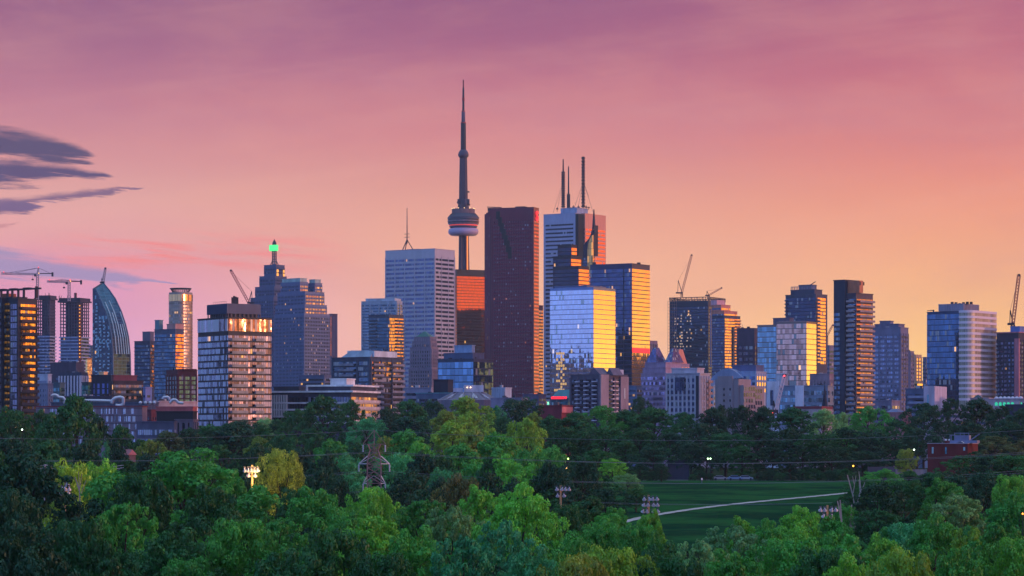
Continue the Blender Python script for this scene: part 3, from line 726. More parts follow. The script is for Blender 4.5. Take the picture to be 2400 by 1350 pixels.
MB().add([(xl, b[2], zl), (xl, rowsB[0][1], rowsB[0][2]), (xl, rowsB[-1][1], rowsB[-1][2]), (xl, b[2], rowsF[-1][2])], [(0, 1, 2, 3)]).build('left_wall', GT, R_)
mb = MB()
for i in range(n-1):
    mb.bar(rowsF[i], rowsF[i+1], 1.0)
mb.build('edge_trim', wall((60, 90, 120), .4), R_); mb = MB()
for i in range(n-1): mb.bar(rowsB[i], rowsB[i+1], 1.0)
mb.build('edge_trim', wall((60, 90, 120), .4), R_)
for q in (.2, .38, .52, .66, .8, .92):
    i0 = random.choice((2, 3, 4)); i1 = random.choice((6, 7)); mb = MB()
    for i in range(i0, i1):
        p = [rowsF[j][k_]+(rowsB[j][k_]-rowsF[j][k_])*q for j in (i, i+1) for k_ in range(3)]
        mb.bar((p[0]+.2, p[1]-.2, p[2]), (p[3]+.2, p[4]-.2, p[5]), .8)
    mb.build('pale_fin', wall((150, 180, 200), .4), R_)
FIN = wall((170, 190, 215), .5)
o = None
for cx_ in (.22, .42, .62, .84):
    x = b[0]+(f.X(262, b[2])-b[0])*cx_; z = f.Z(730 if cx_ > .5 else 712)
    while z > f.Z(895):
        if random.random() < .82:
            if o is None: o = box(-1, 1, -1.0, .1, 0, 1.2).build('balcony', FIN, R_); o.location = (x, b[2], z)
            elif z < f.Z(715+60*cx_): cp(o, R_, (x+random.choice((0, 0, .8)), b[2], z))
        z -= 3.3

# unfinished concrete towers
def frame_tower(label, x0, xm, x1, yt, yglz, d, grp):
    f = Fr(x0, xm, x1, d, r=.9); R_ = f.root('unfinished_tower', label, 'tower', grp); b = f.full; z1 = f.Z(yt)
    zg = f.Z(yglz); fh = 3.3; cw = wall((58, 58, 86), .9)
    box(b[0]+4, b[1]-4, b[2]+4, b[3]-4, 0, z1+2).build('concrete_core', cw, R_)
    o = None; z = z1; i = 0; cm = wall((84, 78, 106), .9)
    o2 = None
    while z > f.Z(900):
        g_ = .6 if random.random() < .3 else 0
        if z > zg:
            if o is None: o = box(b[0]-.6, b[1]+.6, b[2]-.6, b[3]+.6, 0, .7).build('floor_slab', cm, R_); o.location = (0, 0, z)
            else: cp(o, R_, (0, 0, z))
        else:
            if o2 is None:
                o2 = box(b[0]-1.2, b[1]+1.2, b[2]-1.2, b[3]+1.2, 0, 1.1).build('balcony_band', wall((150, 156, 196), .6), R_); o2.location = (0, 0, z)
            else: cp(o2, R_, (0, 0, z))
        z -= fh
    facade(R_, b, 0, zg, {'wall': wall((50, 62, 100), .4), 'glass': G_DK, 'fh': 3.3, 'win': .7, 'top': 0}, vis=f.Z(900), rooftrim=False)
    o = None
    for i in range(8):
        x = b[0]+(b[1]-b[0])*i/7
        if o is None: o = box(-.45, .45, 0, .8, zg, z1).build('column', cm, R_); o.location = (x, b[2], 0)
        else: cp(o, R_, (x, b[2], 0))
    o = None
    for i in range(1, 6):
        y = b[2]+(b[3]-b[2])*i/5
        if o is None: o = box(-.8, 0, -.45, .45, zg, z1).build('column', cm, R_); o.location = (b[1], y, 0)
        else: cp(o, R_, (b[1], y, 0))
    box(b[0]-2.2, b[1]+2.2, b[2]-2.2, b[3]+2.2, z1-1, z1+.6).build('forming_deck', wall((66, 56, 80)), R_)
    box(b[0]-1.2, b[1]+1.2, b[2]-1.2, b[3]+1.2, z1+.6, z1+3.4).build('edge_screen', wall((60, 54, 80)), R_)
    mb = MB()
    for i in range(9):
        x = random.uniform(b[0]-2, b[1]+2); mb.bar((x, b[2]-1.5, z1+.6), (x, b[2]-1.5, z1+random.uniform(3.6, 6)), .3)
    mb.bar((b[0]-2, b[2]-1.5, z1+.8), (b[1]+2, b[2]-1.5, z1+.8), .4)
    mb.build('rebar', DSTEEL, R_)
    return f
frame_tower('unfinished concrete tower with bare upper floors, right of the near orange windowed condo', 86, 116, 129, 700, 785, 2900, 'unfinished towers')
f = frame_tower('unfinished concrete tower with bare upper floors just left of the sail shaped tower', 142, 186, 208, 706, 790, 2800, 'unfinished towers')
b = f.full
mb = MB().lattice((f.X(187, b[2]-1.5), b[2]-1.5, f.Z(900)), (f.X(187, b[2]-1.5), b[2]-1.5, f.Z(722)), 1.6, .5, 40, .35); mb.build('hoist_mast', wall((130, 60, 70)), f.r)
for i in range(16):
    q = box(-.45, .45, -.3, .3, 0, .9).build('work_light', glow((255, 170, 60), 1.6), f.r); q.location = (f.X(187, b[2]-2.6), b[2]-2.8, f.Z(718+i*8))
q = box(-1, 1, -1, 1, 0, 9).build('concrete_core', wall((120, 60, 66)), f.r); q.location = (f.X(177, 0), 0, f.Z(706))
# ------------------------------------------------------------------ middle distance, left half
# near condo at the left edge
f = Fr(-40, 42, 88, 1330, a=40); R_ = f.root('condo_tower', 'tall near condominium at the left edge with orange sunset windows, balconies and roof pergola', 'apartment building'); b = f.full; z1 = f.Z(697)
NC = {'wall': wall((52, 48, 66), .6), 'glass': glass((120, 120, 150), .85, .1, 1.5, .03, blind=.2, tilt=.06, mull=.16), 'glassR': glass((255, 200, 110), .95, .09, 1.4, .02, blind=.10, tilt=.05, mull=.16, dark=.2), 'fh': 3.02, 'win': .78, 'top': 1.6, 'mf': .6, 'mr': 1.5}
facade(R_, (b[0], f.X(4, b[2]), b[2], b[3]), 0, z1, dict(NC, balc=(('F', .3, 1, 1.4),), balm=wall((96, 84, 96))), vis=f.Z(1000))
yq = b[2]+3.5
facade(R_, (f.X(4, b[2])+.02, f.X(30, yq), yq, b[3]), 0, z1+.3, dict(NC, glass=NC['glassR'], mf=.3, balc=(('F', .0, .9, 1.2),), balm=wall((70, 50, 50))), vis=f.Z(1000))
facade(R_, (f.X(30, yq)+.02, b[1]-6, yq+2, b[3]), 0, z1-.6, dict(NC, mf=.5, win=.5), vis=f.Z(1000))
facade(R_, (b[1]-5.95, b[1], b[2], b[3]), 0, z1-.8, dict(NC, balc=(('R', .1, 1, 1.3),), balm=wall((84, 66, 72))), vis=f.Z(1000))
mb = MB(); zt = f.Z(679)
for px in (3, 18, 29, 43, 56, 84):
    x = f.X(px, b[2]+4); mb.box(x-.45, x+.45, b[2]+3.6, b[2]+4.4, z1-.5, zt)
mb.box(f.X(-10, b[2]+4), f.X(95, b[2]+4), b[2]+3.4, b[2]+4.6, zt, zt+.8)
for px in (4, 30, 62): mb.box(f.X(px, b[2]+4)-1.5, f.X(px+9, b[2]+4), b[2]+3, b[2]+5, zt+.8, zt+1.1)
mb.build('roof_pergola', DSTEEL, R_)
x = f.X(80, b[2]+4); box(x-.5, x+.5, b[2]+5, b[2]+6, z1, f.Z(671)).build('chimney', wall((70, 40, 50)), R_)
box(f.X(5, yq+3), f.X(19, yq+3), yq+3, yq+8, z1+.3, f.Z(684)).build('plant_room', wall((150, 80, 60)), R_)

# stacked black framed condo with plant house
f = Fr(464, 535, 636, 1300, r=.8); R_ = f.root('condo_tower', 'near square condominium with dark floor bands, pale panes and large black rooftop plant house', 'apartment building'); b = f.full; z1 = f.Z(745)
CD = {'wall': wall((40, 40, 54), .5), 'glass': G_CONDO, 'glassR': glass((92, 80, 90), .85, .16, 1.2, .03, litstr=1.0, blind=.45, blindcol=(150, 140, 160), tilt=.05, mull=.18, mullcol=(60, 52, 60)), 'fh': 3.05, 'win': .72, 'top': 7.2, 'mf': .0, 'mr': .0, 'balc': (('R', .05, .42, 1.6), ('R', .6, .8, 1.6)), 'balm': wall((150, 140, 140), .5)}
CD['mf'] = .05
facade(R_, b, 0, z1, CD, vis=f.Z(992))
tg = glass((178, 184, 210), .88, .12, 1.2, .0, blind=.35, blindcol=(190, 192, 214), tilt=.06, mull=.14)
box(b[0]+.1, b[1]-.1, b[2]-.3, b[2], z1-6, z1-.4).build('crown_glazing', tg, R_)
box(b[1], b[1]+.3, b[2]+.1, b[3]-.1, z1-6, z1-.4).build('crown_glazing', glass((150, 118, 92), .9, .14, 1.2, .0, blind=.4, blindcol=(170, 150, 140), tilt=.12, mull=.14, dark=.3), R_)  # right crown tinted warm, its sunset reflection put into colour
p_, zt = f.blk(486, 533, 611, 711, c=3.5)
box(p_[0], p_[1], p_[2], p_[3], z1+2.4, zt).build('plant_house', wall((64, 72, 104), .5, .1, .2), R_)
o = None
for i in range(22):
    x = p_[0]+(p_[1]-p_[0])*i/21
    if o is None: o = box(-.1, .1, -.25, 0, z1+2.4, zt-.2).build('plant_house_rib', wall((84, 92, 124), .5, .1, .2), R_); o.location = (x, p_[2], 0)
    else: cp(o, R_, (x, p_[2], 0))
box(p_[0]+1, p_[1]-1, p_[2]+1, p_[3]-1, z1, z1+2.4).build('plant_room', DARK, R_)
mb = MB()
for i in range(9): x = p_[0]+(p_[1]-p_[0])*i/8; mb.box(x-.2, x+.2, p_[2]+.2, p_[2]+.6, z1, z1+2.4)
for i in range(9): y = p_[2]+(p_[3]-p_[2])*i/8; mb.box(p_[1]-.6, p_[1]-.2, y-.2, y+.2, z1, z1+2.4)
mb.build('plant_stilts', STEEL, R_)
mb = MB()
for px, py in ((543, 693), (547, 690), (551, 692), (555, 694)):
    x = f.X(px, p_[2]+5); mb.box(x-.35, x+.35, p_[2]+5, p_[2]+5.7, zt, f.Z(py))
mb.build('flue_stacks', DSTEEL, R_)
mb = MB()
for i in range(7): x = f.X(500+i*5, p_[2]+2); mb.bar((x, p_[2]+2, zt), (x, p_[2]+2, zt+1.3), .1)
mb.bar((f.X(500, p_[2]+2), p_[2]+2, zt+1.2), (f.X(530, p_[2]+2), p_[2]+2, zt+1.2), .1); mb.build('railing', STEEL, R_)

tower('condo_tower', 'dark blue condominium with gold windows at its right corner, right of the sail shaped tower', 315, 352, 362, 800, 2500,
      {'wall': wall((44, 54, 84), .5), 'glass': glass((56, 78, 110), .85, .06, 1.5, .02), 'glassR': glass((255, 180, 90), .95, .1, 1.5, .05, tilt=.05), 'fh': 3.2, 'win': .62, 'top': 2, 'mf': .3, 'mr': .5, 'slab': (.25, .3)}, a=28, ybot=905)
f = tower('condo_tower', 'narrow taller mauve condominium just behind the dark blue one with gold corner windows', 334, 352, 361, 778, 2700,
      {'wall': wall((92, 88, 120), .5), 'glass': glass((70, 84, 120), .8), 'glassR': glass((250, 160, 90), .9, .1, 1.5, .05), 'fh': 3.2, 'win': .4, 'top': 8, 'mf': .6, 'mr': .5}, a=33, ybot=820)
f = tower('condo_tower', 'blue glass condominium with terracotta upper panel and orange side before the round tower', 362, 411, 431, 772, 2350,
      {'wall': wall((66, 74, 104), .5), 'glass': glass((72, 104, 138), .88, .05, 1.5, .03, tilt=.04), 'glassR': glass((255, 170, 90), .95, .08, 1.5, .02, blind=.1, blindcol=(200, 110, 90), tilt=.04, dark=.2), 'fh': 3.1, 'win': .68, 'top': 3, 'mf': .2, 'mr': .3, 'slab': (.3, .5), 'slabm': wall((110, 120, 160))}, a=34, ybot=945)
b_, zt = f.blk(391, 411, 431, 760, c=5); facade(f.r, b_, f.z1, zt, {'wall': wall((180, 130, 130))}, wallname='upper_block')
b_, zt = f.blk(363, 373, 382, 751, c=3); facade(f.r, b_, f.z1, zt, {'wall': wall((80, 120, 140), .4)}, wallname='glazed_lift_tower')
tower('apartment_block', 'brick red block with glass balconies left of the near square condominium', 390, 416, 462, 868, 1900,
      {'wall': wall((96, 44, 58)), 'glass': glass((84, 120, 138), .85, .08, 1.5, .06, blind=.2), 'fh': 3.1, 'win': .7, 'top': 3.2, 'mf': .6, 'mr': 1, 'pier': (5, 1.0, .4)}, r=.8, cat='apartment building', ybot=950,
      pent=((412, 430, 460, 866, 3, wall((104, 46, 58))),))

tower('office_block', 'narrow building of glowing gold glass between the unfinished tower and the sail shaped tower', 201, 205, 215, 840, 2500,
      {'wall': wall((190, 120, 60)), 'glass': G_SUNSET, 'fh': 3.4, 'win': .82, 'top': .4}, a=52, cat='office building', ybot=900)
tower('condo_tower', 'grey blue slab glimpsed behind the left edge of the sail shaped tower', 204, 214, 222, 810, 3300,
      {'wall': wall((76, 88, 120)), 'glass': G_DK, 'fh': 3.3, 'win': .5, 'top': 2}, r=1, ybot=845)
tower('office_block', 'dark purple block with two tiny white windows behind the white ribbed building', 118, 178, 198, 850, 2300,
      {'wall': wall((62, 56, 84)), 'glass': G_DK, 'fh': 8, 'win': .2, 'top': 6, 'mf': 6, 'mr': 2}, a=30, cat='office building', ybot=890)
tower('office_block', 'office block with tall white vertical fins between dark windows', 138, 190, 206, 874, 2000,
      {'wall': wall((56, 62, 92)), 'glass': G_DK, 'fh': 3.5, 'win': .7, 'top': 2.2, 'mf': .2, 'mr': .2, 'pier': (2.9, 1.0, .6), 'pierm': wall((196, 184, 206), .6)}, a=26, cat='office building', ybot=935)
tower('white_hall', 'plain white hall with a louvred strip beside the near orange windowed condo', 84, 112, 121, 878, 1900,
      {'wall': wall((176, 176, 204), .6), 'glass': wall((120, 124, 160)), 'fh': 4, 'win': .35, 'top': 1.5, 'mf': 1, 'mr': 1}, a=30, cat='building', ybot=885)
tower('apartment_block', 'pale mauve apartment block with small windows beside the white hall', 86, 112, 124, 900, 1700,
      {'wall': wall((124, 120, 150)), 'glass': G_OFF, 'fh': 3, 'win': .45, 'top': 1.5, 'mf': .8, 'mr': .8, 'pier': (2.4, 1.2, .1)}, a=30, cat='apartment building', ybot=960)
tower('office_block', 'small teal glass block below the white finned office block', 122, 140, 152, 898, 1750,
      {'wall': wall((60, 84, 104)), 'glass': G_TEAL, 'fh': 3.6, 'win': .6, 'top': 1.5, 'mf': .4, 'mr': .4}, cat='office building', ybot=950)
tower('office_block', 'dark green glass block right of the white finned office block', 192, 206, 217, 897, 1850,
      {'wall': wall((36, 60, 74)), 'glass': glass((50, 110, 110), .8, .08, 1.6, .08), 'fh': 3.5, 'win': .75, 'top': 1}, cat='office building', ybot=940)
f = tower('apartment_block', 'black topped block with bright periwinkle window strips below the sail shaped tower', 214, 260, 268, 880, 1640,
      {'wall': wall((36, 38, 58)), 'glass': wall((104, 112, 190), .4), 'fh': 3.3, 'win': .8, 'top': 4.0, 'mf': .5, 'mr': .5, 'pier': (3.3, 1.6, .3)}, a=26, cat='apartment building', ybot=945)
b_, zt = f.blk(232, 243, 252, 873, c=4); facade(f.r, b_, f.z1, zt, {'wall': wall((240, 190, 150))}, wallname='plant_room')
f = tower('apartment_block', 'low block with orange lit balconies and maroon roof storey under the sail shaped tower', 261, 266, 336, 894, 1560,
      {'wall': wall((66, 50, 60)), 'glass': glass((150, 124, 110), .85, .1, 1.5, .10, litstr=1.1, blind=.15, tilt=.09), 'fh': 3.2, 'win': .8, 'top': 1.2, 'mf': .2, 'mr': .2, 'balc': (('R', 0, .9, 1.5),), 'balm': wall((90, 80, 84))}, a=66, cat='apartment building', ybot=950)
b_, zt = f.blk(262, 266, 321, 881, c=1); facade(f.r, b_, f.z1, zt, {'wall': wall((116, 58, 72))}, wallname='roof_storey')
tower('apartment_block', 'small violet white block right of the maroon topped balcony block', 335, 341, 356, 909, 1560,
      {'wall': wall((130, 132, 186)), 'glass': G_OFF, 'fh': 3.3, 'win': .4, 'top': 2, 'mf': 1, 'mr': 1}, r=1, cat='apartment building', ybot=940)
tower('service_block', 'long low grey blue roof building carrying white curved ducts', 120, 345, 372, 944, 1400,
      {'wall': wall((88, 92, 124)), 'glass': G_OFF, 'fh': 4, 'win': .3, 'top': 1, 'mf': 2, 'mr': 2}, a=10, cat='building', ybot=952)
tower('service_block', 'dark low block behind the white curved ducts', 150, 262, 272, 930, 1480,
      {'wall': wall((58, 60, 88)), 'fh': 4}, a=10, cat='building')
tower('service_block', 'white and brick roofed low block left of the near square condominium', 336, 372, 462, 942, 1420,
      {'wall': wall((186, 160, 172)), 'glass': G_OFF, 'fh': 3.2, 'win': .4, 'top': .8, 'mf': 1, 'mr': 1}, r=1.4, cat='building', ybot=960)
def ducts(label, pts, d, rad=.85):
    mb = MB(); P3 = [at(x, y, d) for x, y in pts]
    from mathutils import Vector
    rings = []
    sm = []
    for i in range(len(P3)-1):
        for k_ in range(6): sm.append(tuple(P3[i][j]+(P3[i+1][j]-P3[i][j])*k_/6 for j in range(3)))
    sm.append(P3[-1])
    for _ in range(3): sm = [sm[0]]+[tuple((sm[i-1][j]+2*sm[i][j]+sm[i+1][j])/4 for j in range(3)) for i in range(1, len(sm)-1)]+[sm[-1]]
    for i, p in enumerate(sm):
        q = sm[min(i+1, len(sm)-1)]; o_ = sm[max(i-1, 0)]; dx_, dz_ = q[0]-o_[0], q[2]-o_[2]; l = math.hypot(dx_, dz_) or 1
        nx_, nz_ = -dz_/l, dx_/l
        rings.append([(p[0]+nx_*rad*cos(a_), p[1]+rad*sin(a_), p[2]+nz_*rad*cos(a_)) for a_ in [2*pi*j/10 for j in range(10)]])
    mb.loft(rings); o = mb.build('roof_duct', wall((206, 196, 214), .35, .1, .2), None, True); tag(o, label, 'duct', 'white roof ducts'); return o
ducts('white ventilation duct bent in a loop above the long roof building', [(262, 946), (264, 938), (270, 933), (280, 931), (289, 933), (289, 948), (282, 951), (271, 950)], 1385)
ducts('long straight horizontal white duct along the grey blue roof', [(181, 939), (200, 939), (230, 939), (262, 940)], 1386, .7)
ducts('white S shaped duct at left of the long roof building', [(122, 929), (124, 926), (132, 926), (137, 931), (148, 932), (152, 938), (152, 946)], 1384, .75)
ducts('white humped duct above the brick roofed low block', [(398, 945), (404, 937), (412, 937), (418, 944), (430, 945)], 1380, .7)
ducts('small white elbow duct at far left end of the brick roofed low block', [(382, 936), (384, 931), (395, 931), (397, 938)], 1382, .7)
def ball(label, x, y, d, r_):
    o = MB().lathe([(.05, -r_), (r_*.7, -r_*.7), (r_, 0), (r_*.7, r_*.7), (.05, r_)], 12).build('roof_vent', wall((206, 196, 214), .35, .1, .2)); o.location = at(x, y, d)
    tag(o, label, 'vent', 'white roof vents')
for i, x in enumerate((329, 341, 352, 362)): ball('%s of four round silver vents in a row left of the near square condominium' % ('leftmost', 'second', 'third', 'rightmost')[i], x, 944, 1390, .9)

# long brown building with scattered windows
BRN = wall((120, 104, 126), .8)
f = Fr(84, 332, 334, 1150, a=4); f.W = 16; f.O = (f.O[0], f.O[1]); R_ = f.root('long_building', 'long brown apartment building with scattered tall narrow windows behind the left trees', 'apartment building')
f = Fr(84, 333, 345, 1150, a=9); R_.location = (f.O[0], f.O[1], f.g); R_.rotation_euler = (0, 0, -f.a); b = f.full; z1 = f.Z(953)
box(b[0], b[1], b[2], b[3], 0, z1).build('wall', BRN, R_)
box(b[0]-.3, b[1]+.3, b[2]-.3, b[3]+.3, z1, z1+.35).build('roof_edge', wall((120, 48, 62)), R_)
wg = glass((190, 196, 230), .7, .15, .5, .10, blind=.3, blindcol=(200, 196, 220), litstr=.8, tilt=.05)
random.seed(3); o = None; o2 = None; nW = 0
for r_ in range(5):
    x = b[0]+1.5
    while x < b[1]-1:
        if nW < 96:
            ww = random.choice((0, 0, 1)); z = z1-3.0-r_*3.1
            if ww: 
                if o2 is None: o2 = box(-.6, .6, -.12, .2, 0, 2.2).build('window', wg, R_); o2.location = (x, b[2], z)
                else: cp(o2, R_, (x, b[2], z))
            else:
                if o is None: o = box(-.28, .28, -.12, .2, 0, 2.2).build('window', wg, R_); o.location = (x, b[2], z)
                else: cp(o, R_, (x, b[2], z))
            nW += 1
        x += random.choice((1.5, 1.9, 2.6, 3.4))
o = None
for r_ in range(5):
    q = box(b[0]-.05, b[1]+.05, b[2]-.08, b[2], -.2, 0).build('string_course', wall((60, 50, 66)), R_); q.location = (0, 0, z1-.5-r_*3.1)
f = tower('brick_block', 'dark red brick block with white balconies behind the long brown building', 332, 354, 368, 962, 1350,
      {'wall': wall((108, 48, 66)), 'glass': G_OFF, 'fh': 3, 'win': .4, 'top': 1.4, 'mf': .8, 'mr': .2, 'pier': (2.2, 1.0, .1)}, cat='apartment building', ybot=1000)
f = tower('school_building', 'low modern building with long glazed ribbon and dark cladding below the near square condominium', 320, 408, 414, 990, 1120,
      {'wall': wall((84, 84, 112)), 'glass': glass((150, 160, 196), .7, .15, .9, .03, blind=.3, blindcol=(170, 172, 200), tilt=.05, mull=.15), 'fh': 3.8, 'win': .55, 'top': 1.2, 'mf': .6, 'mr': .3}, a=8, cat='building', ybot=1045)
f = tower('service_block', 'black windowless block behind the low ribbon glazed building', 367, 452, 462, 966, 1230,
      {'wall': wall((34, 34, 48), .7)}, a=12, cat='building')
tower('brick_block', 'salmon brick parapet building above the black windowless block', 366, 452, 462, 955, 1290,
      {'wall': wall((164, 84, 92))}, a=12, cat='building')
tower('school_building', 'taupe wing with tall vertical slots between the glazed low building and the near square condominium', 410, 452, 464, 985, 1180,
      {'wall': wall((112, 98, 118)), 'pier': (3.0, 1.3, .4), 'fh': 3, 'glass': G_DK, 'win': 1, 'top': 1, 'mf': .1, 'mr': .1}, a=14, cat='building', ybot=1035)

# white framed low condo
f = Fr(627, 822, 884, 1330, a=20); R_ = f.root('low_condo', 'low white framed condominium with stacked white balcony slabs behind the trees', 'apartment building'); b = f.full
WF = {'wall': wall((74, 76, 98)), 'glass': glass((96, 104, 134), .8, .1, 1.4, .03, blind=.25, blindcol=(130, 132, 160), tilt=.05, mull=.14), 'glassR': glass((190, 150, 140), .85, .1, 1.4, .05, blind=.2, tilt=.06), 'fh': 3.2, 'win': .74, 'top': .8, 'mf': .4, 'mr': .4, 'slab': (.8, .8), 'slabm': wall((206, 198, 214), .6), 'balc': (('R', .0, 1, 1.7),), 'balm': wall((196, 176, 184), .6)}
z1 = f.Z(922); facade(R_, b, 0, z1, WF, vis=f.Z(985))
p_, zt = f.blk(725, 822, 880, 908, c=3); facade(R_, p_, z1+1.36, zt, dict(WF, fh=3.4, balc=(), slab=(.3, .3)), wallname='roof_storey')
box(p_[0]-1, p_[1]+2, p_[2]-1.6, p_[3], zt+.5, zt+1.3).build('roof_slab', wall((222, 216, 230), .6), R_)
box(p_[0]-1, p_[0]-.3, p_[2]-1.6, p_[2]-.8, z1+1.36, zt+.5).build('frame_post', wall((204, 196, 212), .6), R_)
box(b[0]-1.2, b[1]+1.9, b[2]-1.9, b[3], z1+.5, z1+1.35).build('roof_slab', wall((222, 216, 230), .6), R_)
p2, zt2 = f.blk(774, 812, 832, 889, c=7); facade(R_, p2, zt+1.1, zt2, {'wall': wall((206, 200, 212), .6)}, wallname='plant_room')
o = None
for i in range(8):
    x = f.X(634+i*5.6, b[2])
    if o is None: o = box(-.24, .24, -1.4, 0, f.Z(978), z1-.5).build('white_fin', WHITE, R_); o.location = (x, b[2], 0)
    else: cp(o, R_, (x, b[2], 0))
p3, zt3 = f.blk(642, 700, 716, 908, c=5); facade(R_, p3, z1+1.36, zt3, dict(WF, wall=DARK, balc=(), slab=(.2, .2), slabm=DARK), wallname='roof_storey')

# grey condo cluster with balconies and slanted white roof pieces
f = Fr(778, 868, 944, 1620, a=35); R_ = f.root('condo_block', 'grey condominium cluster with slanted white roof pavilion and rows of balconies', 'apartment building'); b = f.full; z1 = f.Z(838)
facade(R_, b, 0, z1, {'wall': wall((66, 72, 96)), 'glass': glass((84, 104, 132), .85, .07, 1.5, .05, blind=.15, tilt=.05), 'glassR': glass((190, 160, 140), .88, .08, 1.4, .08, blind=.12, tilt=.09, litstr=1), 'fh': 3.1, 'win': .66, 'top': 1.2, 'mf': .6, 'mr': .6,
        'balc': (('F', .22, .6, 1.3), ('R', .05, .35, 1.6), ('R', .62, 1, 1.6)), 'balm': wall((130, 126, 146), .6), 'pier': (9, 1.2, .35)}, vis=f.Z(960))
xs0, xs1 = f.X(800, b[2]+3), f.X(868, b[2]+3)
MB().add([(xs0, b[2]+3, z1+.6), (xs1, b[2]+3, z1+.6), (xs1, b[2]+16, z1+.6), (xs0, b[2]+16, z1+.6), (xs0+5, b[2]+6, z1+4.6), (xs1, b[2]+6, z1+4.2), (xs1, b[2]+16, z1+4.2), (xs0+5, b[2]+16, z1+4.6)],
         [(3, 2, 1, 0), (4, 5, 6, 7), (0, 1, 5, 4), (1, 2, 6, 5), (2, 3, 7, 6), (3, 0, 4, 7)]).build('slanted_pavilion', wall((130, 138, 164), .4), R_)
box(xs1+.02, b[1]-1, b[2]+5, b[3]-4, z1+.6, z1+3.9).build('plant_room', wall((196, 200, 220), .5), R_)
box(f.X(814, b[2]+17), f.X(826, b[2]+17), b[2]+17, b[3]-1, z1+.6, f.Z(818)).build('white_box', WHITE, R_)

# blue glass mid-rise
f = tower('office_block', 'blue glass mid rise office with large mullion grid below the maroon skyscraper', 1026, 1110, 1156, 842, 1900,
      {'wall': wall((44, 58, 92), .4), 'glass': glass((104, 150, 196), .92, .05, 3.4, .02, blind=.0, tilt=.012, mull=.05, mullcol=(36, 48, 80)), 'glassR': glass((84, 110, 150), .88, .06, 2.2, .05, tilt=.03), 'fh': 4.6, 'win': .88, 'top': 1.2, 'mf': .3, 'mr': .3}, a=34, cat='office building', ybot=940)
b_, zt = f.blk(1040, 1108, 1135, 828, c=4); facade(f.r, b_, f.z1+.01, zt, {'wall': wall((64, 80, 120), .4), 'glass': G_BL, 'fh': 4, 'win': .7, 'top': .5}, wallname='upper_floor')
b_, zt2 = f.blk(1065, 1106, 1113, 810, c=7); facade(f.r, b_, zt, zt2, {'wall': wall((132, 150, 190), .6)}, wallname='plant_room')
tower('service_block', 'dark navy windowless block below the stone tower', 1016, 1050, 1062, 891, 1640, {'wall': wall((34, 38, 62))}, a=26, cat='building', ybot=920)
tower('service_block', 'wide low teal edged roof building below the stone tower', 975, 1056, 1090, 922, 1560, {'wall': wall((84, 96, 128)), 'glass': G_OFF, 'fh': 3.6, 'win': .4, 'top': .8, 'mf': 1, 'mr': 1, 'trim': wall((90, 140, 160))}, a=20, cat='building', ybot=950)
tower('service_block', 'row of small pale roofs at the foot of the stone tower', 944, 1010, 1020, 910, 1700, {'wall': wall((130, 132, 166)), 'glass': G_OFF, 'fh': 3.4, 'win': .45, 'top': 1, 'mf': 1, 'mr': 1}, a=15, cat='building', ybot=950)
# domed skylight hall
R_ = empty('arena_hall', (*at(1098, 0, 1500)[:2], G(at(1098, 0, 1500)[0], 1500)), 'low grey hall with conical ribbed roof, skylights and pale rooftop boxes', 'hall')
k = 1500/F; zo = R_.location.z
def zk(py): return CZ+(HY-py)*k-zo
MB().lathe([(16.5, 0), (16.5, zk(938)), (15.4, zk(936)), (8.6, zk(921)), (8.2, zk(919)), (.2, zk(919))], 12).build('conical_roof', wall((104, 92, 116), .5), R_)
for j in range(12):
    an = 2*pi*j/12+.26; mb = MB().bar((15.6*cos(an), 15.6*sin(an), zk(936)+.15), (8.7*cos(an), 8.7*sin(an), zk(921)+.15), .35); mb.build('roof_rib', wall((170, 160, 180)), R_)
for j in (6, 7, 8, 9, 10):
    an = 2*pi*(j+.5)/12+.0; c, s_ = cos(an), sin(an)
    MB().add([(14.6*c-s_*1.5, 14.6*s_+c*1.5, zk(934)+.0), (14.6*c+s_*1.5, 14.6*s_-c*1.5, zk(934)), (11*c+s_*.9, 11*s_-c*.9, zk(926)+.3), (11*c-s_*.9, 11*s_+c*.9, zk(926)+.3)], [(0, 1, 2, 3)]).build('skylight', glass((190, 180, 210), .9, .1, 1, 0), R_)
box(-2.4, 8.0, -5, 4, zk(919), zk(903)).build('plant_room', wall((196, 186, 208)), R_)
box(-8, -3, -6, 0, zk(919), zk(910)).build('plant_room', wall((180, 176, 206)), R_)
for x in (-.6, 1.2): q = MB().lathe([(.1, -.35), (.4, 0), (.1, .35)], 8).build('wall_lamp', glow((255, 214, 160), 3), R_); q.location = (x, -5.4, zk(908.5))
f = tower('service_block', 'light grey ribbed roof box right of the conical roofed hall', 1153, 1184, 1199, 910, 1600, {'wall': wall((160, 166, 196)), 'pier': (1.5, .5, .3), 'fh': 3, 'pface': 'F', 'top': .3}, a=26, cat='building', ybot=940)
tower('service_block', 'plain mauve low building in front of the foot of the maroon skyscraper', 1150, 1222, 1236, 934, 1450, {'wall': wall((132, 124, 156))}, a=20, cat='building')
tower('service_block', 'teal blue office floors at the foot of the grey condominium cluster', 940, 976, 990, 916, 1760, {'wall': wall((60, 68, 100)), 'glass': G_DK, 'fh': 3.5, 'win': .6, 'top': .6}, a=26, cat='building', ybot=960)

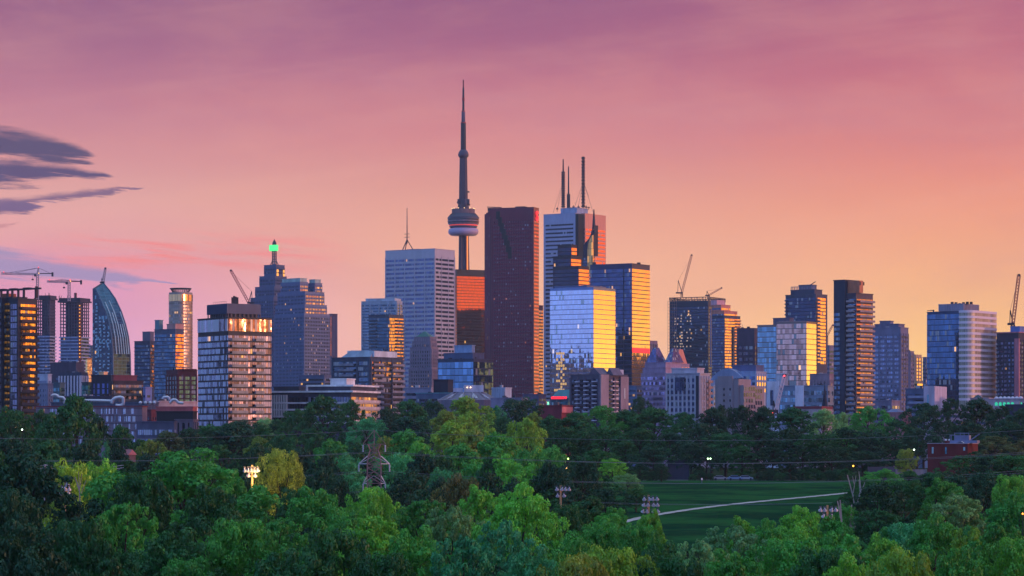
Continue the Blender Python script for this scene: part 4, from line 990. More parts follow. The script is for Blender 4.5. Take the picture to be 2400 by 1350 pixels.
# red brick low block + teal sloped roof with red sign
f = tower('brick_building', 'red brick low building with pinkish side wall below the white marble tower', 1262, 1316, 1341, 952, 1180, {'wall': wall((122, 44, 60))}, a=26, cat='building')
q = f.full; box(q[1]+.02, q[1]+.3, q[2]+.1, q[3], f.Z(967), f.z1-.2).build('side_wall', wall((214, 120, 130)), f.r)
f = Fr(1291, 1332, 1345, 1500, a=24); R_ = f.root('pavilion', 'teal roofed pavilion with glowing red sign strip left of the concrete balcony block', 'building'); b = f.full
facade(R_, b, 0, f.Z(935), {'wall': wall((50, 84, 104)), 'glass': G_TEAL, 'fh': 3.4, 'win': .6, 'top': .4, 'mf': .3, 'mr': .3}, vis=f.Z(965))
z0 = f.Z(935)+.5; zt = f.Z(913); hh = (b[1]-b[0])
MB().loft([[(b[0], b[2], z0), (b[1], b[2], z0), (b[1], b[3], z0), (b[0], b[3], z0)], [(b[0]+hh*.25, b[2]+4, zt), (b[1], b[2]+4, zt), (b[1], b[3], zt), (b[0]+hh*.25, b[3], zt)]]).build('sloped_roof', wall((58, 112, 128), .5), R_)
q = MB()
xx = b[0]+.4
for i, wd_ in enumerate((.55, .7, .55, .7, .6, .55, .7, .6, .6, .7, .55, .9)):
    q.box(xx, xx+wd_, b[2]-.5, b[2]-.15, z0-.5, z0+.75+.1*(i % 2)); xx += wd_+(.08 if i != 10 else .4)
q.build('sign_letters', glow((255, 40, 56), 1.3), R_)
box(b[0]-1.9, b[0]-.9, b[2]-.4, b[2]-.2, z0-3.6, z0-1.9).build('green_sign', glow((80, 220, 150), 1.0), R_)
o = textobj('5', 1.5, glow((240, 255, 246), 1.2), R_, (b[0]-1.4, b[2]-.5, z0-2.75), (pi/2, 0, 0), .03)

# concrete balcony block
CB = wall((92, 84, 106), .85)
f = Fr(1337, 1407, 1470, 1330, a=44); R_ = f.root('concrete_block', 'brutalist concrete apartment block with pale stubby balcony fronts and pitched roof huts', 'apartment building'); b = f.full; z1 = f.Z(879)
facade(R_, b, 0, z1, {'wall': CB, 'glass': glass((62, 68, 96), .7, .15, 1.3, .02, blind=.2, blindcol=(130, 134, 165)), 'fh': 2.05, 'win': .6, 'top': 1.2, 'mf': .6, 'mr': 3.4, 'pier': (4.6, 1.0, .7)}, vis=f.Z(985))
zz = z1-1.2; o = None; o2 = None
LP = wall((190, 180, 204), .6)
while zz > f.Z(980):
    zz -= 2.05
    for u in (.27, .56, .84):
        x = b[0]+(b[1]-b[0])*u
        if o is None: o = box(-1.15, 1.15, -1.5, -.1, 0, .5).build('balcony', LP, R_); o.location = (x, b[2], zz)
        else: cp(o, R_, (x, b[2], zz))
    for u in (.42, .55):
        y = b[2]+(b[3]-b[2])*u
        if o2 is None: o2 = box(.1, 1.5, -.9, .9, 0, .5).build('balcony', wall((220, 190, 200), .6), R_); o2.location = (b[1], y, zz)
        else: cp(o2, R_, (b[1], y, zz))
box(b[1], b[1]+.9, b[2]-.5, b[2]+5.0, 0, z1+.2).build('blank_pier', wall((150, 128, 146)), R_)
box(b[1], b[1]+.9, b[3]-5.5, b[3], 0, z1-.5).build('blank_pier', wall((150, 128, 146)), R_)
box(b[1]+.9, b[1]+1.1, b[3]-3.2, b[3]-2.6, z1-11, z1-6).build('light_strip', WHITE, R_)
for x0, wd_ in ((b[1]-9, 8.5), (b[1]-3, 5)):
    y0 = b[2]+1 if wd_ > 6 else b[2]+7
    MB().add([(x0, y0, z1), (x0+wd_, y0, z1), (x0+wd_, y0+7, z1), (x0, y0+7, z1), (x0+wd_*.45, y0, z1+3.6), (x0+wd_*.45, y0+7, z1+3.6)],
             [(3, 2, 1, 0), (0, 1, 4), (3, 5, 2), (1, 2, 5, 4), (0, 4, 5, 3)]).build('roof_hut', wall((96, 84, 108)), R_)
box(b[1]-4, b[1]-.5, b[3]-8, b[3]-2, z1, z1+2.8).build('plant_room', wall((180, 176, 206)), R_)

# ziggurat glass block
f = Fr(1502, 1560, 1602, 2400, a=38); R_ = f.root('ziggurat_tower', 'pink mauve terraced glass building with two pyramid roofs', 'office building'); b = f.full
ZG = {'wall': wall((150, 124, 162), .5), 'glass': glass((150, 140, 190), .85, .1, 2, .05, blind=.1, blindcol=(190, 160, 190), tilt=.05), 'glassR': glass((210, 150, 160), .85, .1, 2, .05, tilt=.05), 'fh': 4.4, 'win': .6, 'top': 1, 'mf': .3, 'mr': .3}
prev = f.Z(875); facade(R_, b, 0, prev, ZG, vis=f.Z(960))
for (x0, xm, x1, yt, c) in ((1506, 1560, 1600, 862, 2), (1511, 1560, 1598, 850, 4)):
    b_, zt = f.blk(x0, xm, x1, yt, c=c); facade(R_, b_, prev+.01, zt, ZG); prev = zt
def pyr(x0, x1, y0, y1, z0, zt, nm, mt, fl=.28):
    cx_, cy_ = (x0+x1)/2, (y0+y1)/2; hx, hy = (x1-x0)/2*fl, (y1-y0)/2*fl
    MB().loft([[(x0, y0, z0), (x1, y0, z0), (x1, y1, z0), (x0, y1, z0)], [(cx_-hx, cy_-hy, zt), (cx_+hx, cy_-hy, zt), (cx_+hx, cy_+hy, zt), (cx_-hx, cy_+hy, zt)]]).build(nm, mt, R_)
xm = (b_[0]+b_[1])/2; PG = glass((120, 116, 170), .8, .12, 1.6, .02, vcell=2.4, tilt=.03)
pyr(b_[0]+1, xm+1, b_[2], b_[2]+16, prev+.5, f.Z(813), 'pyramid_roof', PG)
pyr(xm+4, b_[1]+1, b_[2]+8, b_[2]+26, prev+.5, f.Z(815), 'pyramid_roof', PG)
f2 = Fr(1572, 1590, 1616, 2450, a=40)
f = f2; R_ = f.root('ziggurat_tower', 'terraced wing with gabled gold flank right of the pink mauve glass building', 'office building'); b = f.full
facade(R_, b, 0, f.Z(853), dict(ZG, glassR=glass((255, 180, 110), .9, .1, 2, .05, tilt=.05)), vis=f.Z(900))
pyr(b[0]+1, b[1]-1, b[2]+1, b[3]-2, f.Z(853)+.5, f.Z(818), 'pyramid_roof', wall((196, 130, 120), .4, .1, .3), .4)
tower('office_tower', 'small grey ribbed tower top peeking out right of the gold sided blue tower', 1512, 1524, 1541, 799, 3900, {'wall': wall((120, 96, 124)), 'pier': (4, 1.8, .6), 'glass': G_DK, 'fh': 6, 'win': .9, 'top': 4}, a=40, ybot=830)
# ------------------------------------------------------------------ right half
# tower under construction with scaffold crown
f = Fr(1569, 1660, 1700, 3300, a=27); R_ = f.root('tower_under_construction', 'wide dark netted tower under construction with open steel crown and luffing crane', 'tower'); b = f.full; z1 = f.Z(704)
facade(R_, b, 0, z1, {'wall': wall((32, 42, 68), .5), 'glass': glass((50, 66, 100), .8, .1, 1.8, .04, blind=.06), 'fh': 3.7, 'win': .62, 'top': 6, 'mf': .6, 'mr': .6}, vis=f.Z(900), rooftrim=False)
zt = f.Z(696); mb = MB()
for (xa, ya, xb_, yb_) in ((b[0], b[2], b[1], b[2]), (b[1], b[2], b[1], b[3]), (b[0], b[3], b[1], b[3]), (b[0], b[2], b[0], b[3])):
    n = 14
    for i in range(n+1):
        x, y = xa+(xb_-xa)*i/n, ya+(yb_-ya)*i/n; mb.bar((x, y, z1), (x, y, zt), .55)
        if i < n: x2, y2 = xa+(xb_-xa)*(i+1)/n, ya+(yb_-ya)*(i+1)/n; mb.bar((x, y, z1 if i % 2 else zt), (x2, y2, zt if i % 2 else z1), .35)
    mb.bar((xa, ya, zt), (xb_, yb_, zt), .8)
mb.build('steel_crown', DSTEEL, R_)
mb = MB(); z = z1
while z > f.Z(860):
    mb.box(b[0]-1.6, b[0]+10, b[2]-1.5, b[2]-1.2, z-.25, z+.1); z -= 3.7
for i in range(5): mb.box(b[0]-1.6+i*2.8, b[0]-1.3+i*2.8, b[2]-1.5, b[2]-1.2, f.Z(860), z1)
mb.build('scaffold', wall((150, 110, 110)), R_)
o = None
for r_ in range(12):
    for cx_ in (1582, 1588, 1596, 1600, 1611, 1618):
        if random.random() < .5:
            x = f.X(cx_, b[2])+random.uniform(-.8, .8)
            if o is None: o = box(-.7, .7, -.3, .1, 0, 1.5).build('work_light', glow((255, 206, 160), .32), R_); o.location = (x, b[2], f.Z(740+r_*6.6))
            else: cp(o, R_, (x, b[2], f.Z(740+r_*6.6)))
sm_ = glass((90, 130, 200), .8, .1, 3, 0)
for px in (1665, 1678): x = f.Y(px, b[1]); box(b[1]+.1, b[1]+.7, x-.5, x+.5, f.Z(860), f.Z(725)).build('blue_strip', wall((80, 120, 200), .4), R_)
# gold condo in front right of it
f = Fr(1668, 1698, 1735, 3150, a=40); R_ = f.root('condo_tower', 'stepped condominium with golden right face and pink penthouse beside the netted tower', 'skyscraper'); b = f.full
GC_ = {'wall': wall((60, 60, 88), .5), 'glass': glass((70, 84, 124), .8, .1, 1.8, .03), 'glassR': glass((255, 200, 120), .95, .08, 1.6, .02, blind=.12, blindcol=(220, 170, 130), tilt=.06, mull=.16, mullcol=(120, 70, 60), dark=.2), 'fh': 3.3, 'win': .66, 'top': 2, 'mf': .8, 'mr': .6, 'balc': (('R', .7, 1, 1.2),), 'balm': wall((190, 130, 110))}
facade(R_, b, 0, f.Z(740), GC_, vis=f.Z(880)); p = f.Z(740)
for (x0, xm, x1, yt, c) in ((1668, 1697, 1728, 729, 2), (1668, 1690, 1712, 715, 4)):
    b_, zt = f.blk(x0, xm, x1, yt, c=c); facade(R_, b_, p+.01, zt, dict(GC_, wall=wall((196, 120, 110)), balc=())); p = zt
b_, zt = f.blk(1666, 1680, 1700, 704, c=6); facade(R_, b_, p+.01, zt, {'wall': wall((200, 150, 170))}, wallname='penthouse')
box(b[1]+.5, b[1]+1.2, f.Y(1716, b[1]), f.Y(1720, b[1]), f.Z(860), f.Z(765)).build('dark_slot', DARK, R_)
tower('office_block', 'brown ribbed top office block right of the gold condominium', 1727, 1768, 1778, 770, 2250,
      {'wall': wall((70, 58, 84)), 'glass': glass((90, 80, 100), .8, .1, 3, .12, litstr=.9), 'fh': 4.6, 'win': .55, 'top': 12, 'mf': .5, 'mr': .5, 'pier': (5, 1.0, .4)}, a=25, cat='office building', ybot=870)
f = Fr(1841, 1912, 1939, 2550, a=38); R_ = f.root('condo_tower', 'tall navy condominium with serrated gold right flank and notched crown', 'skyscraper'); b = f.full
NV = {'wall': wall((46, 56, 90), .4), 'glass': glass((52, 66, 104), .85, .06, 1.6, .03, tilt=.02), 'glassR': glass((255, 200, 120), .95, .08, 1.8, .02, blind=.05, tilt=.04, dark=.2), 'fh': 3.2, 'win': .72, 'top': 2, 'mf': .3, 'mr': 3.0, 'balc': (('R', .0, .28, 1.4), ('F', 0, .06, 1.5)), 'balm': wall((90, 84, 110))}
p = f.Z(690); facade(R_, b, 0, p, NV, vis=f.Z(850))
b_, zt = f.blk(1853, 1909, 1927, 679, c=2.5); facade(R_, b_, p+.01, zt, NV); p = zt
b_, zt = f.blk(1854, 1908, 1926, 670, c=3.5)
mb = MB()
for i in range(15): x = b_[0]+(b_[1]-b_[0])*i/14; mb.box(x-.25, x+.25, b_[2], b_[2]+.5, p, zt)
mb.box(b_[0], b_[1], b_[2], b_[2]+.5, zt-.5, zt); mb.build('roof_screen', wall((110, 116, 150)), R_)
b_, zt = f.blk(1872, 1902, 1914, 668, c=8); facade(R_, b_, p, zt, {'wall': wall((90, 92, 124))}, wallname='plant_room')
MB().bar((b_[1]-3, b_[2]+2, zt), (b_[1]+3, b_[2]+2, zt+3), .6).build('davit', DSTEEL, R_)
f = tower('condo_tower', 'sliver of grey banded tower between the navy condominium and the tall brown one', 1928, 1944, 1956, 810, 2900,
      {'wall': wall((120, 112, 140)), 'glass': G_DK, 'fh': 4.4, 'win': .5, 'top': 3}, r=1, ybot=885)
# glass mosaic office
f = Fr(1775, 1890, 1913, 2050, a=28)
R_ = f.root('office_block', 'wide mirrored office block reflecting dark towers, gold right end and grey plant room', 'office building'); b = f.full
xm = f.X(1820, b[2]); z1 = f.Z(761)
OB = {'wall': wall((120, 104, 110), .3, .05, .5), 'glass': glass((120, 160, 190), .92, .05, 1.8, .012, tilt=.02, mull=.06), 'fh': 3.8, 'win': .86, 'top': .6, 'mf': .05, 'mr': .1}
facade(R_, (b[0], xm, b[2], b[3]), 0, z1, OB, vis=f.Z(895))
facade(R_, (xm+.02, b[1], b[2]+.0, b[3]), 0, z1+2, dict(OB, glass=glass((220, 176, 170), .92, .07, 1.8, .01, tilt=.05, mull=.06, mullcol=(130, 100, 100)), glassR=glass((255, 226, 160), .97, .07, 1.8, 0, blind=0, tilt=.02, dark=.1, mull=.05)), vis=f.Z(915))  # pinkish reflection put into this half's glass tint
b_, zt = f.blk(1812, 1850, 1860, 746, c=7); facade(R_, b_, z1, zt, {'wall': wall((100, 92, 120))}, wallname='plant_room')
b_, zt = f.blk(1826, 1884, 1895, 754, c=4); facade(R_, b_, z1+2.02, zt, {'wall': wall((190, 150, 150))}, wallname='upper_screen')
# white grid condo
f = Fr(1561, 1640, 1664, 1450, a=27); R_ = f.root('condo_block', 'white gridded condominium with dark windows and gold lit right flank behind the trees', 'apartment building'); b = f.full; z1 = f.Z(876)
facade(R_, b, 0, z1, {'wall': wall((160, 154, 176), .6), 'glass': glass((52, 66, 104), .8, .08, 1.2, .02, blind=.06), 'glassR': glass((250, 180, 110), .9, .1, 1.3, .05, tilt=.06), 'fh': 3.05, 'win': .62, 'top': 1.2, 'mf': .9, 'mr': .5, 'pier': (2.3, .85, .35), 'pierm': wall((176, 168, 190), .6), 'balc': (('R', .55, 1, 1.7),), 'balm': wall((150, 120, 120))}, vis=f.Z(985))
b_, zt = f.blk(1574, 1634, 1650, 864, c=3); facade(R_, b_, z1, zt, {'wall': wall((176, 164, 184))}, wallname='plant_room')
x0, x1 = f.X(1583, b[2]), f.X(1606, b[2]); box(x0, x1, b[2]-.9, b[2]-.5, f.Z(915), f.Z(884)).build('recessed_bay', glass((50, 60, 92), .8, .1, 1.2, .02, vcell=3.05, mull=.2), R_)
box(b[1]-2, b[1]-.3, b[2]-.6, b[2]-.1, f.Z(980), z1-1).build('dark_corner', DARK, R_)
# beige institutional block
f = Fr(1676, 1741, 1793, 1400, a=36); R_ = f.root('institution_block', 'plain beige stone block with eight small windows on blank front and windowed right wing', 'building'); b = f.full
BG = wall((142, 124, 138), .85, .12); z1 = f.Z(888)
box(b[0], b[1]-2.5, b[2], b[2]+12, 0, z1).build('wall', BG, R_)
box(b[0]+1.8, b[1]-5.6, b[2]-.6, b[2]-.02, 0, z1+1.5).build('projecting_front', BG, R_)
box(b[1]-2.48, b[1], b[2]+.8, b[2]+11.8, 0, z1-3.1).build('corner_wing', BG, R_)
windows(R_, 'F', (0, 0, b[2]-.6, 0), [b[0]+5.6, b[0]+9.2], [z1-5.6-i*2.85 for i in range(4)], .8, 1.2, glass((60, 66, 92), .7, .1, 1, .02))
f.z1 = z1
box(b[1]-8, b[1]-.4, b[2]+12.02, b[3], 0, f.Z(905)).build('rear_wing', BG, R_)
cols = [b[2]+1.6+i*2.35 for i in range(5)]
windows(R_, 'R', b, [c for c in cols if c < b[2]+11.5], [z1-5.8-i*2.95 for i in range(6)], 1.5, 1.9, glass((84, 92, 124), .75, .1, .7, .03, blind=.15))
windows(R_, 'R', (0, b[1]-.4, 0, 0), [b[2]+13.6+i*2.35 for i in range(5) if b[2]+13.6+i*2.35 < b[3]-1], [f.Z(905)-3.2-i*2.95 for i in range(5)], 1.5, 1.9, glass((84, 92, 124), .75, .1, .7, .03, blind=.15), 'window')
# buildings behind it
f = tower('campus_building', 'blue and white glazed campus building with curved roof above the beige stone block', 1712, 1772, 1796, 872, 1750,
      {'wall': wall((150, 160, 200), .5), 'glass': glass((90, 120, 176), .85, .07, 2.0, .04, blind=.1), 'glassR': G_SUNSET, 'fh': 3.8, 'win': .6, 'top': 1, 'mf': .4, 'mr': .4, 'pier': (4, .6, .3)}, a=32, cat='building', ybot=905)
b_, zt = f.blk(1716, 1772, 1790, 857, c=4); facade(f.r, b_, f.z1, zt, {'wall': wall((92, 96, 140)), 'glass': G_OFF, 'fh': 3.2, 'win': .4, 'top': 1, 'mf': 1, 'mr': 1}, wallname='upper_floor')
R_ = f.r; b = f.full; n = 14; rg = []
q = MB(); y0 = b[2]-3; L_0, L_1 = f.X(1660, y0), f.X(1740, y0); zb_ = f.Z(893); arc = [(L_0+(L_1-L_0)*i/n, zb_+8.0*sin(pi*(i/n)*.92)) for i in range(n+1)]
vs = [(x, y0, z) for x, z in arc]+[(x, y0+14, z) for x, z in arc]+[(L_0, y0, zb_-3), (L_1, y0, zb_-3)]
q.add(vs, [(i, i+1, n+2+i, n+1+i) for i in range(n)]+[tuple(range(n+1))[::-1]]).build('curved_roof', wall((130, 138, 176), .4), R_)
tower('campus_building', 'low pale glass building left of the beige stone block with pink wall end', 1640, 1690, 1706, 893, 1760,
      {'wall': wall((170, 160, 190), .5), 'glass': G_TEAL, 'fh': 3.6, 'win': .6, 'top': 1.4, 'mf': .5, 'mr': .5}, a=26, cat='building', ybot=960)
# hospital
f = tower('hospital_building', 'long pale teal glazed building with white vertical panels right of the beige stone block', 1795, 1940, 1954, 905, 1700,
      {'wall': wall((110, 124, 156), .5), 'glass': glass((120, 160, 190), .8, .1, 1.6, .04, blind=.2, blindcol=(150, 160, 190), tilt=.03), 'fh': 4.2, 'win': .62, 'top': 1.2, 'mf': .4, 'mr': .4}, a=14, cat='building', ybot=975)
b = f.full; WP = wall((190, 190, 216), .6)
for px0, px1, yt, dd in ((1797, 1826, 893, .9), (1864, 1884, 903, .8)):
    box(f.X(px0, b[2]), f.X(px1, b[2]), b[2]-dd, b[2]-.2, 0, f.Z(yt)).build('white_panel', WP, f.r)
box(f.X(1806, b[2]), f.X(1813, b[2]), b[2]-1.1, b[2]-.92, f.Z(950), f.Z(914)).build('tall_window', glass((70, 90, 130), .8, .1, 1, .0, vcell=3), f.r)
tower('service_block', 'white roof cube above the pale teal glazed building', 1819, 1838, 1847, 877, 1850, {'wall': wall((190, 186, 210))}, cat='building', r=1)
tower('concrete_block', 'brown concrete block with vertical slots behind the church spire', 1898, 1944, 1958, 877, 1950, {'wall': wall((140, 116, 136)), 'glass': G_DK, 'fh': 9, 'win': .75, 'top': 4, 'mf': 2, 'mr': 1, 'pier': (2.4, 1.2, .3)}, a=26, cat='building', ybot=910)
R_ = empty('church', (*at(1933, 0, 1600)[:2], G(at(1933, 0, 1600)[0], 1600)), 'dark church spire with cross rising left of the tall brown tower', 'church')
k = 1600/F; zo = R_.location.z
def zq(py): return CZ+(HY-py)*k-zo
MB().lathe([(1.5, 0), (1.5, zq(955))], 8).build('belfry', wall((50, 52, 78)), R_); MB().lathe([(1.6, zq(955)), (1.3, zq(940)), (.55, zq(916)), (.08, zq(899))], 8).build('spire', wall((34, 38, 62)), R_)
MB().box(-.1, .1, -.1, .1, zq(900), zq(893)).box(-.45, .45, -.1, .1, zq(896.5), zq(895.5)).build('cross', DSTEEL, R_)
box(-7, -1.55, 0, 14, 0, zq(966)).build('nave', wall((110, 60, 70)), R_)
MB().add([(-7.3, -.2, zq(966)), (-1.6, -.2, zq(966)), (-1.6, 14, zq(966)), (-7.3, 14, zq(966)), (-4.3, -.2, zq(956)), (-4.3, 14, zq(956))], [(0, 1, 4), (3, 5, 2), (0, 4, 5, 3), (1, 2, 5, 4), (3, 2, 1, 0)]).build('roof', wall((62, 66, 92)), R_)
# tall brown condo
f = Fr(1954, 2003, 2046, 1750, a=42); R_ = f.root('condo_tower', 'tall brown condominium, highest on the right side, with orange upper right face', 'apartment building'); b = f.full
z1 = f.Z(688); BR = {'wall': wall((52, 50, 72), .5), 'glass': glass((84, 112, 146), .85, .07, 1.5, .03, blind=.2, tilt=.05), 'glassR': glass((205, 160, 130), .9, .08, 1.5, .04, blind=.15, tilt=.07, mull=.14), 'fh': 3.05, 'win': .6, 'top': 2, 'mf': .3, 'mr': .5}
xq = f.X(1980, b[2]); pr_ = wall((38, 44, 70), .5)
facade(R_, (b[0], xq, b[2], b[3]-4), 0, f.Z(656), dict(BR, mf=0.2, top=19), vis=f.Z(985))
box(xq-3.6, xq+.3, b[2]-.45, b[2]-.15, 0, f.Z(656)-.3).build('blank_panel', pr_, R_)
facade(R_, (xq+.02, b[1]-.02, b[2]+1.5, b[3]), 0, z1, dict(BR, wall=wall((84, 70, 90), .5), balc=(('F', .1, .9, 1.3), ('R', .12, 1, 1.6)), balm=wall((150, 128, 138), .6)), vis=f.Z(985))
b_, zt = f.blk(1976, 1980, 2023, 656, c=4)
box(xq+.04, xq+9, b[2]+3, max(b[2]+6, f.Y(2023, xq+9)), z1+.6, f.Z(657)).build('plant_room', wall((190, 110, 84), .5), R_)
for q in (3.2, 7.0): box(xq+9, xq+9.2, b[2]+q, b[2]+q+1.0, f.Z(668), f.Z(660)).build('vent_slot', DARK, R_)
# grey lavender tower
f = tower('condo_tower', 'grey lavender chamfered condominium with gold window column right of the tall brown one', 2044, 2111, 2129, 768, 1950,
      {'wall': wall((112, 108, 142), .6), 'glass': glass((130, 140, 180), .75, .12, 1.5, .02, blind=.3, blindcol=(150, 150, 190), tilt=.05), 'glassR': glass((250, 200, 140), .9, .1, 1.5, .02, tilt=.06), 'fh': 3.1, 'win': .5, 'top': 4, 'mf': 1.6, 'mr': 1.8, 'pier': (5.2, .8, .3)}, a=28, cat='apartment building', ybot=965)
b_, zt = f.blk(2050, 2106, 2120, 760, c=3); facade(f.r, b_, f.z1, zt, {'wall': wall((104, 100, 132))}, wallname='upper_storey')
b_, zt2 = f.blk(2062, 2086, 2094, 753, c=6); facade(f.r, b_, zt, zt2, {'wall': wall((108, 104, 136))}, wallname='plant_room')
tower('condo_tower', 'small grey block with dark windows right of the grey lavender condominium', 2112, 2134, 2142, 824, 2300, {'wall': wall((130, 118, 146)), 'glass': G_DK, 'fh': 3.4, 'win': .5, 'top': 1.5, 'mf': .6, 'mr': .6, 'pier': (4, 1, .3)}, a=30, cat='apartment building', ybot=910)
f = tower('condo_tower', 'sunlit gold white stepped block between the grey blocks and the blue glass tower', 2137, 2146, 2160, 832, 2900,
      {'wall': wall((190, 150, 130)), 'glass': G_SUNSET, 'fh': 3.6, 'win': .6, 'top': 2, 'pier': (5, 1.4, .4)}, a=42, cat='apartment building', ybot=920)
tower('condo_tower', 'low sunlit white gold wing below the gold white stepped block', 2141, 2150, 2168, 893, 2600, {'wall': wall((200, 160, 130)), 'glass': G_SUNSET, 'fh': 3.6, 'win': .6, 'top': 1}, a=43, cat='apartment building', ybot=930)
tower('condo_tower', 'thin grey tower edge left of the blue glass tower with white curved bands', 2163, 2170, 2176, 838, 2500, {'wall': wall((96, 92, 126)), 'glass': G_DK, 'fh': 3.4, 'win': .5, 'top': 1.5}, r=1, cat='apartment building', ybot=930)
# low blue balcony block
f = tower('apartment_block', 'low blue grey block with long balconies and white stair tower at the tree line', 2122, 2188, 2216, 912, 1500,
      {'wall': wall((88, 94, 128)), 'glass': G_DK, 'fh': 3.1, 'win': .6, 'top': 1.4, 'mf': .6, 'mr': 1, 'balc': (('F', .1, .9, 1.3),), 'balm': wall((128, 130, 166))}, a=24, cat='apartment building', ybot=980)
q = f.full; box(q[1]-5, q[1]+1, q[2]-1.5, q[3]-1, 0, f.Z(905)).build('stair_tower', wall((176, 160, 186)), f.r)
box(q[1]-3, q[1]-2.2, q[2]-1.7, q[2]-1.5, f.Z(965), f.Z(925)).build('stair_window', G_TEAL, f.r)
# blue tower with rounded white-banded corner
f = Fr(2173, 2256, 2318, 2000, a=36); R_ = f.root('office_tower', 'blue glass office tower whose rounded right half wears white horizontal bands', 'skyscraper'); b = f.full; z1 = f.Z(730)
facade(R_, (b[0], b[1]-2, b[2], b[3]-2), 0, z1, {'wall': wall((50, 66, 104), .35, .1, .3), 'glass': glass((78, 112, 158), .9, .05, 1.5, .025, tilt=.015, mull=.1, mullcol=(50, 64, 96)), 'fh': 3.9, 'win': .84, 'top': 1, 'slab': (.25, .1)}, vis=f.Z(940))
def rc(x0, x1, y0, y1, r_, n=10):
    o_ = [(x0, y0)]
    for i in range(n+1): an = -pi/2+pi/2*i/n; o_.append((x1-r_+r_*cos(an), y0+r_+r_*sin(an)))
    for i in range(n+1): an = pi/2*i/n; o_.append((x1-r_*.6+r_*.6*cos(an), y1-r_*.6+r_*.6*sin(an)))
    return o_+[(x0, y1)]
pl = rc(b[1]-2.0, b[1]+7.5, b[2]-1.2, b[3], 7); pl2 = rc(b[1]-2.2, b[1]+7.8, b[2]-1.5, b[3]+.3, 7.3)
MB().prism(pl, 0, z1+.8).build('rounded_glazing', glass((190, 180, 170), .7, .55, 1.8, .015, tilt=.03), R_, False)
z = z1+.8; o = None
while z > f.Z(935):
    if o is None: o = MB().prism(pl2, -1.7, 0).build('white_band', wall((216, 196, 216), .5, .05), R_); o.location = (0, 0, z)
    else: cp(o, R_, (0, 0, z))
    z -= 3.9
b_, zt = f.blk(2200, 2258, 2294, 713, c=3); facade(R_, (b_[0], b_[1], b_[2], b_[3]), z1+.8, zt, {'wall': wall((150, 140, 168), .5), 'pier': (1.6, .3, .2), 'fh': 2, 'top': .2}, wallname='plant_room')
mb = MB(); x = f.X(2187, b[2]+4); mb.box(x-2.2, x+.5, b[2]+4, b[2]+5, z1+1.4, z1+2.0).bar((x, b[2]+4.5, z1), (x, b[2]+4.5, z1+1.6), .7).bar((x-5, b[2]+4.5, z1+1.6), (x, b[2]+4.5, z1+1.8), .4); mb.build('davit', DSTEEL, R_)
for i in range(6): x = b_[0]+8+i*3; box(x, x+1.4, b_[2]+3, b_[2]+5, zt, zt+random.uniform(1, 2.4)).build('roof_unit', DSTEEL, R_)
# far right unfinished condo
f = Fr(2336, 2387, 2440, 2000, a=42); R_ = f.root('unfinished_tower', 'dark condominium at right edge with blue top and pink corner column under crane', 'tower'); b = f.full; z1 = f.Z(780)
facade(R_, b, 0, z1, {'wall': wall((48, 48, 72), .6), 'glass': glass((96, 112, 158), .75, .12, 1.4, .02, blind=.3, blindcol=(130, 134, 180), tilt=.05), 'fh': 3.0, 'win': .5, 'top': 5, 'mf': .5, 'mr': .5, 'pier': (3.2, 1.0, .3), 'balc': (('F', 0, .08, 1.6),)}, vis=f.Z(945))
box(b[1]-3, b[1]+.6, b[2]-.6, b[2]+1, 0, z1-4).build('corner_column', wall((176, 110, 130)), R_)
b_, zt = f.blk(2368, 2390, 2430, 766, c=4); facade(R_, b_, z1, zt, {'wall': wall((80, 110, 180), .5)}, wallname='top_wrap')
box(b[0]-1.5, b[1]+1, b[2]-1.2, b[3], z1, z1+.8).build('edge_deck', wall((170, 110, 130)), R_)
# low buildings at right edge
f = Fr(2300, 2420, 2445, 1450, a=14); R_ = f.root('arched_hall', 'low pale hall with row of green glowing arched windows at the right edge', 'building'); b = f.full; z1 = f.Z(936)
facade(R_, b, 0, z1, {'wall': wall((150, 140, 156))})
o = None
for i in range(7):
    x = f.X(2335+i*9.5, b[2])
    if o is None:
        pts = [(-.75, 0), (.75, 0)]+[(.75*cos(pi*j/8), 1.1+.75*sin(pi*j/8)) for j in range(9)]; n = len(pts)
        o = MB().add([(a_, -.15, c_) for a_, c_ in pts]+[(a_, .1, c_) for a_, c_ in pts], [tuple(range(n)), tuple(range(n, 2*n))[::-1]]+[(i_, n+i_, n+(i_+1) % n, (i_+1) % n) for i_ in range(n)]).build('arched_window', glow((60, 210, 150), .55), R_); o.location = (x, b[2], z1-3.2)
        ob = MB().lathe([(1.2, -.3), (1.1, .4), (.7, .9), (.1, 1.1)], 12).build('roof_dome', wall((190, 180, 200)), R_); ob.location = (x, b[2]+2, z1+.5)
    else: cp(o, R_, (x, b[2], z1-3.2)); cp(ob, R_, (x, b[2]+2, z1+.5))
tower('service_block', 'dark slate shed in front of the arched hall at the right edge', 2356, 2420, 2440, 950, 1250, {'wall': wall((54, 54, 80))}, a=14, cat='building')
f = tower('house', 'small pale building with green hipped roof left of the arched hall', 2274, 2316, 2332, 934, 1500, {'wall': wall((160, 136, 150)), 'glass': G_OFF, 'fh': 3.2, 'win': .4, 'top': 1, 'mf': 1.5, 'mr': 1.5}, a=16, cat='building', ybot=955)
R_ = f.r; q = f.full; pyr(q[0]+1, q[0]+6.5, q[2], q[2]+7, f.z1, f.Z(925), 'hipped_roof', wall((48, 70, 84)), .1)
tower('service_block', 'wide pale low building running along the tree line to the right edge', 2190, 2380, 2440, 958, 1350, {'wall': wall((150, 132, 150)), 'glass': G_OFF, 'fh': 3.2, 'win': .35, 'top': 1, 'mf': 1, 'mr': 1}, a=10, cat='building', ybot=985)
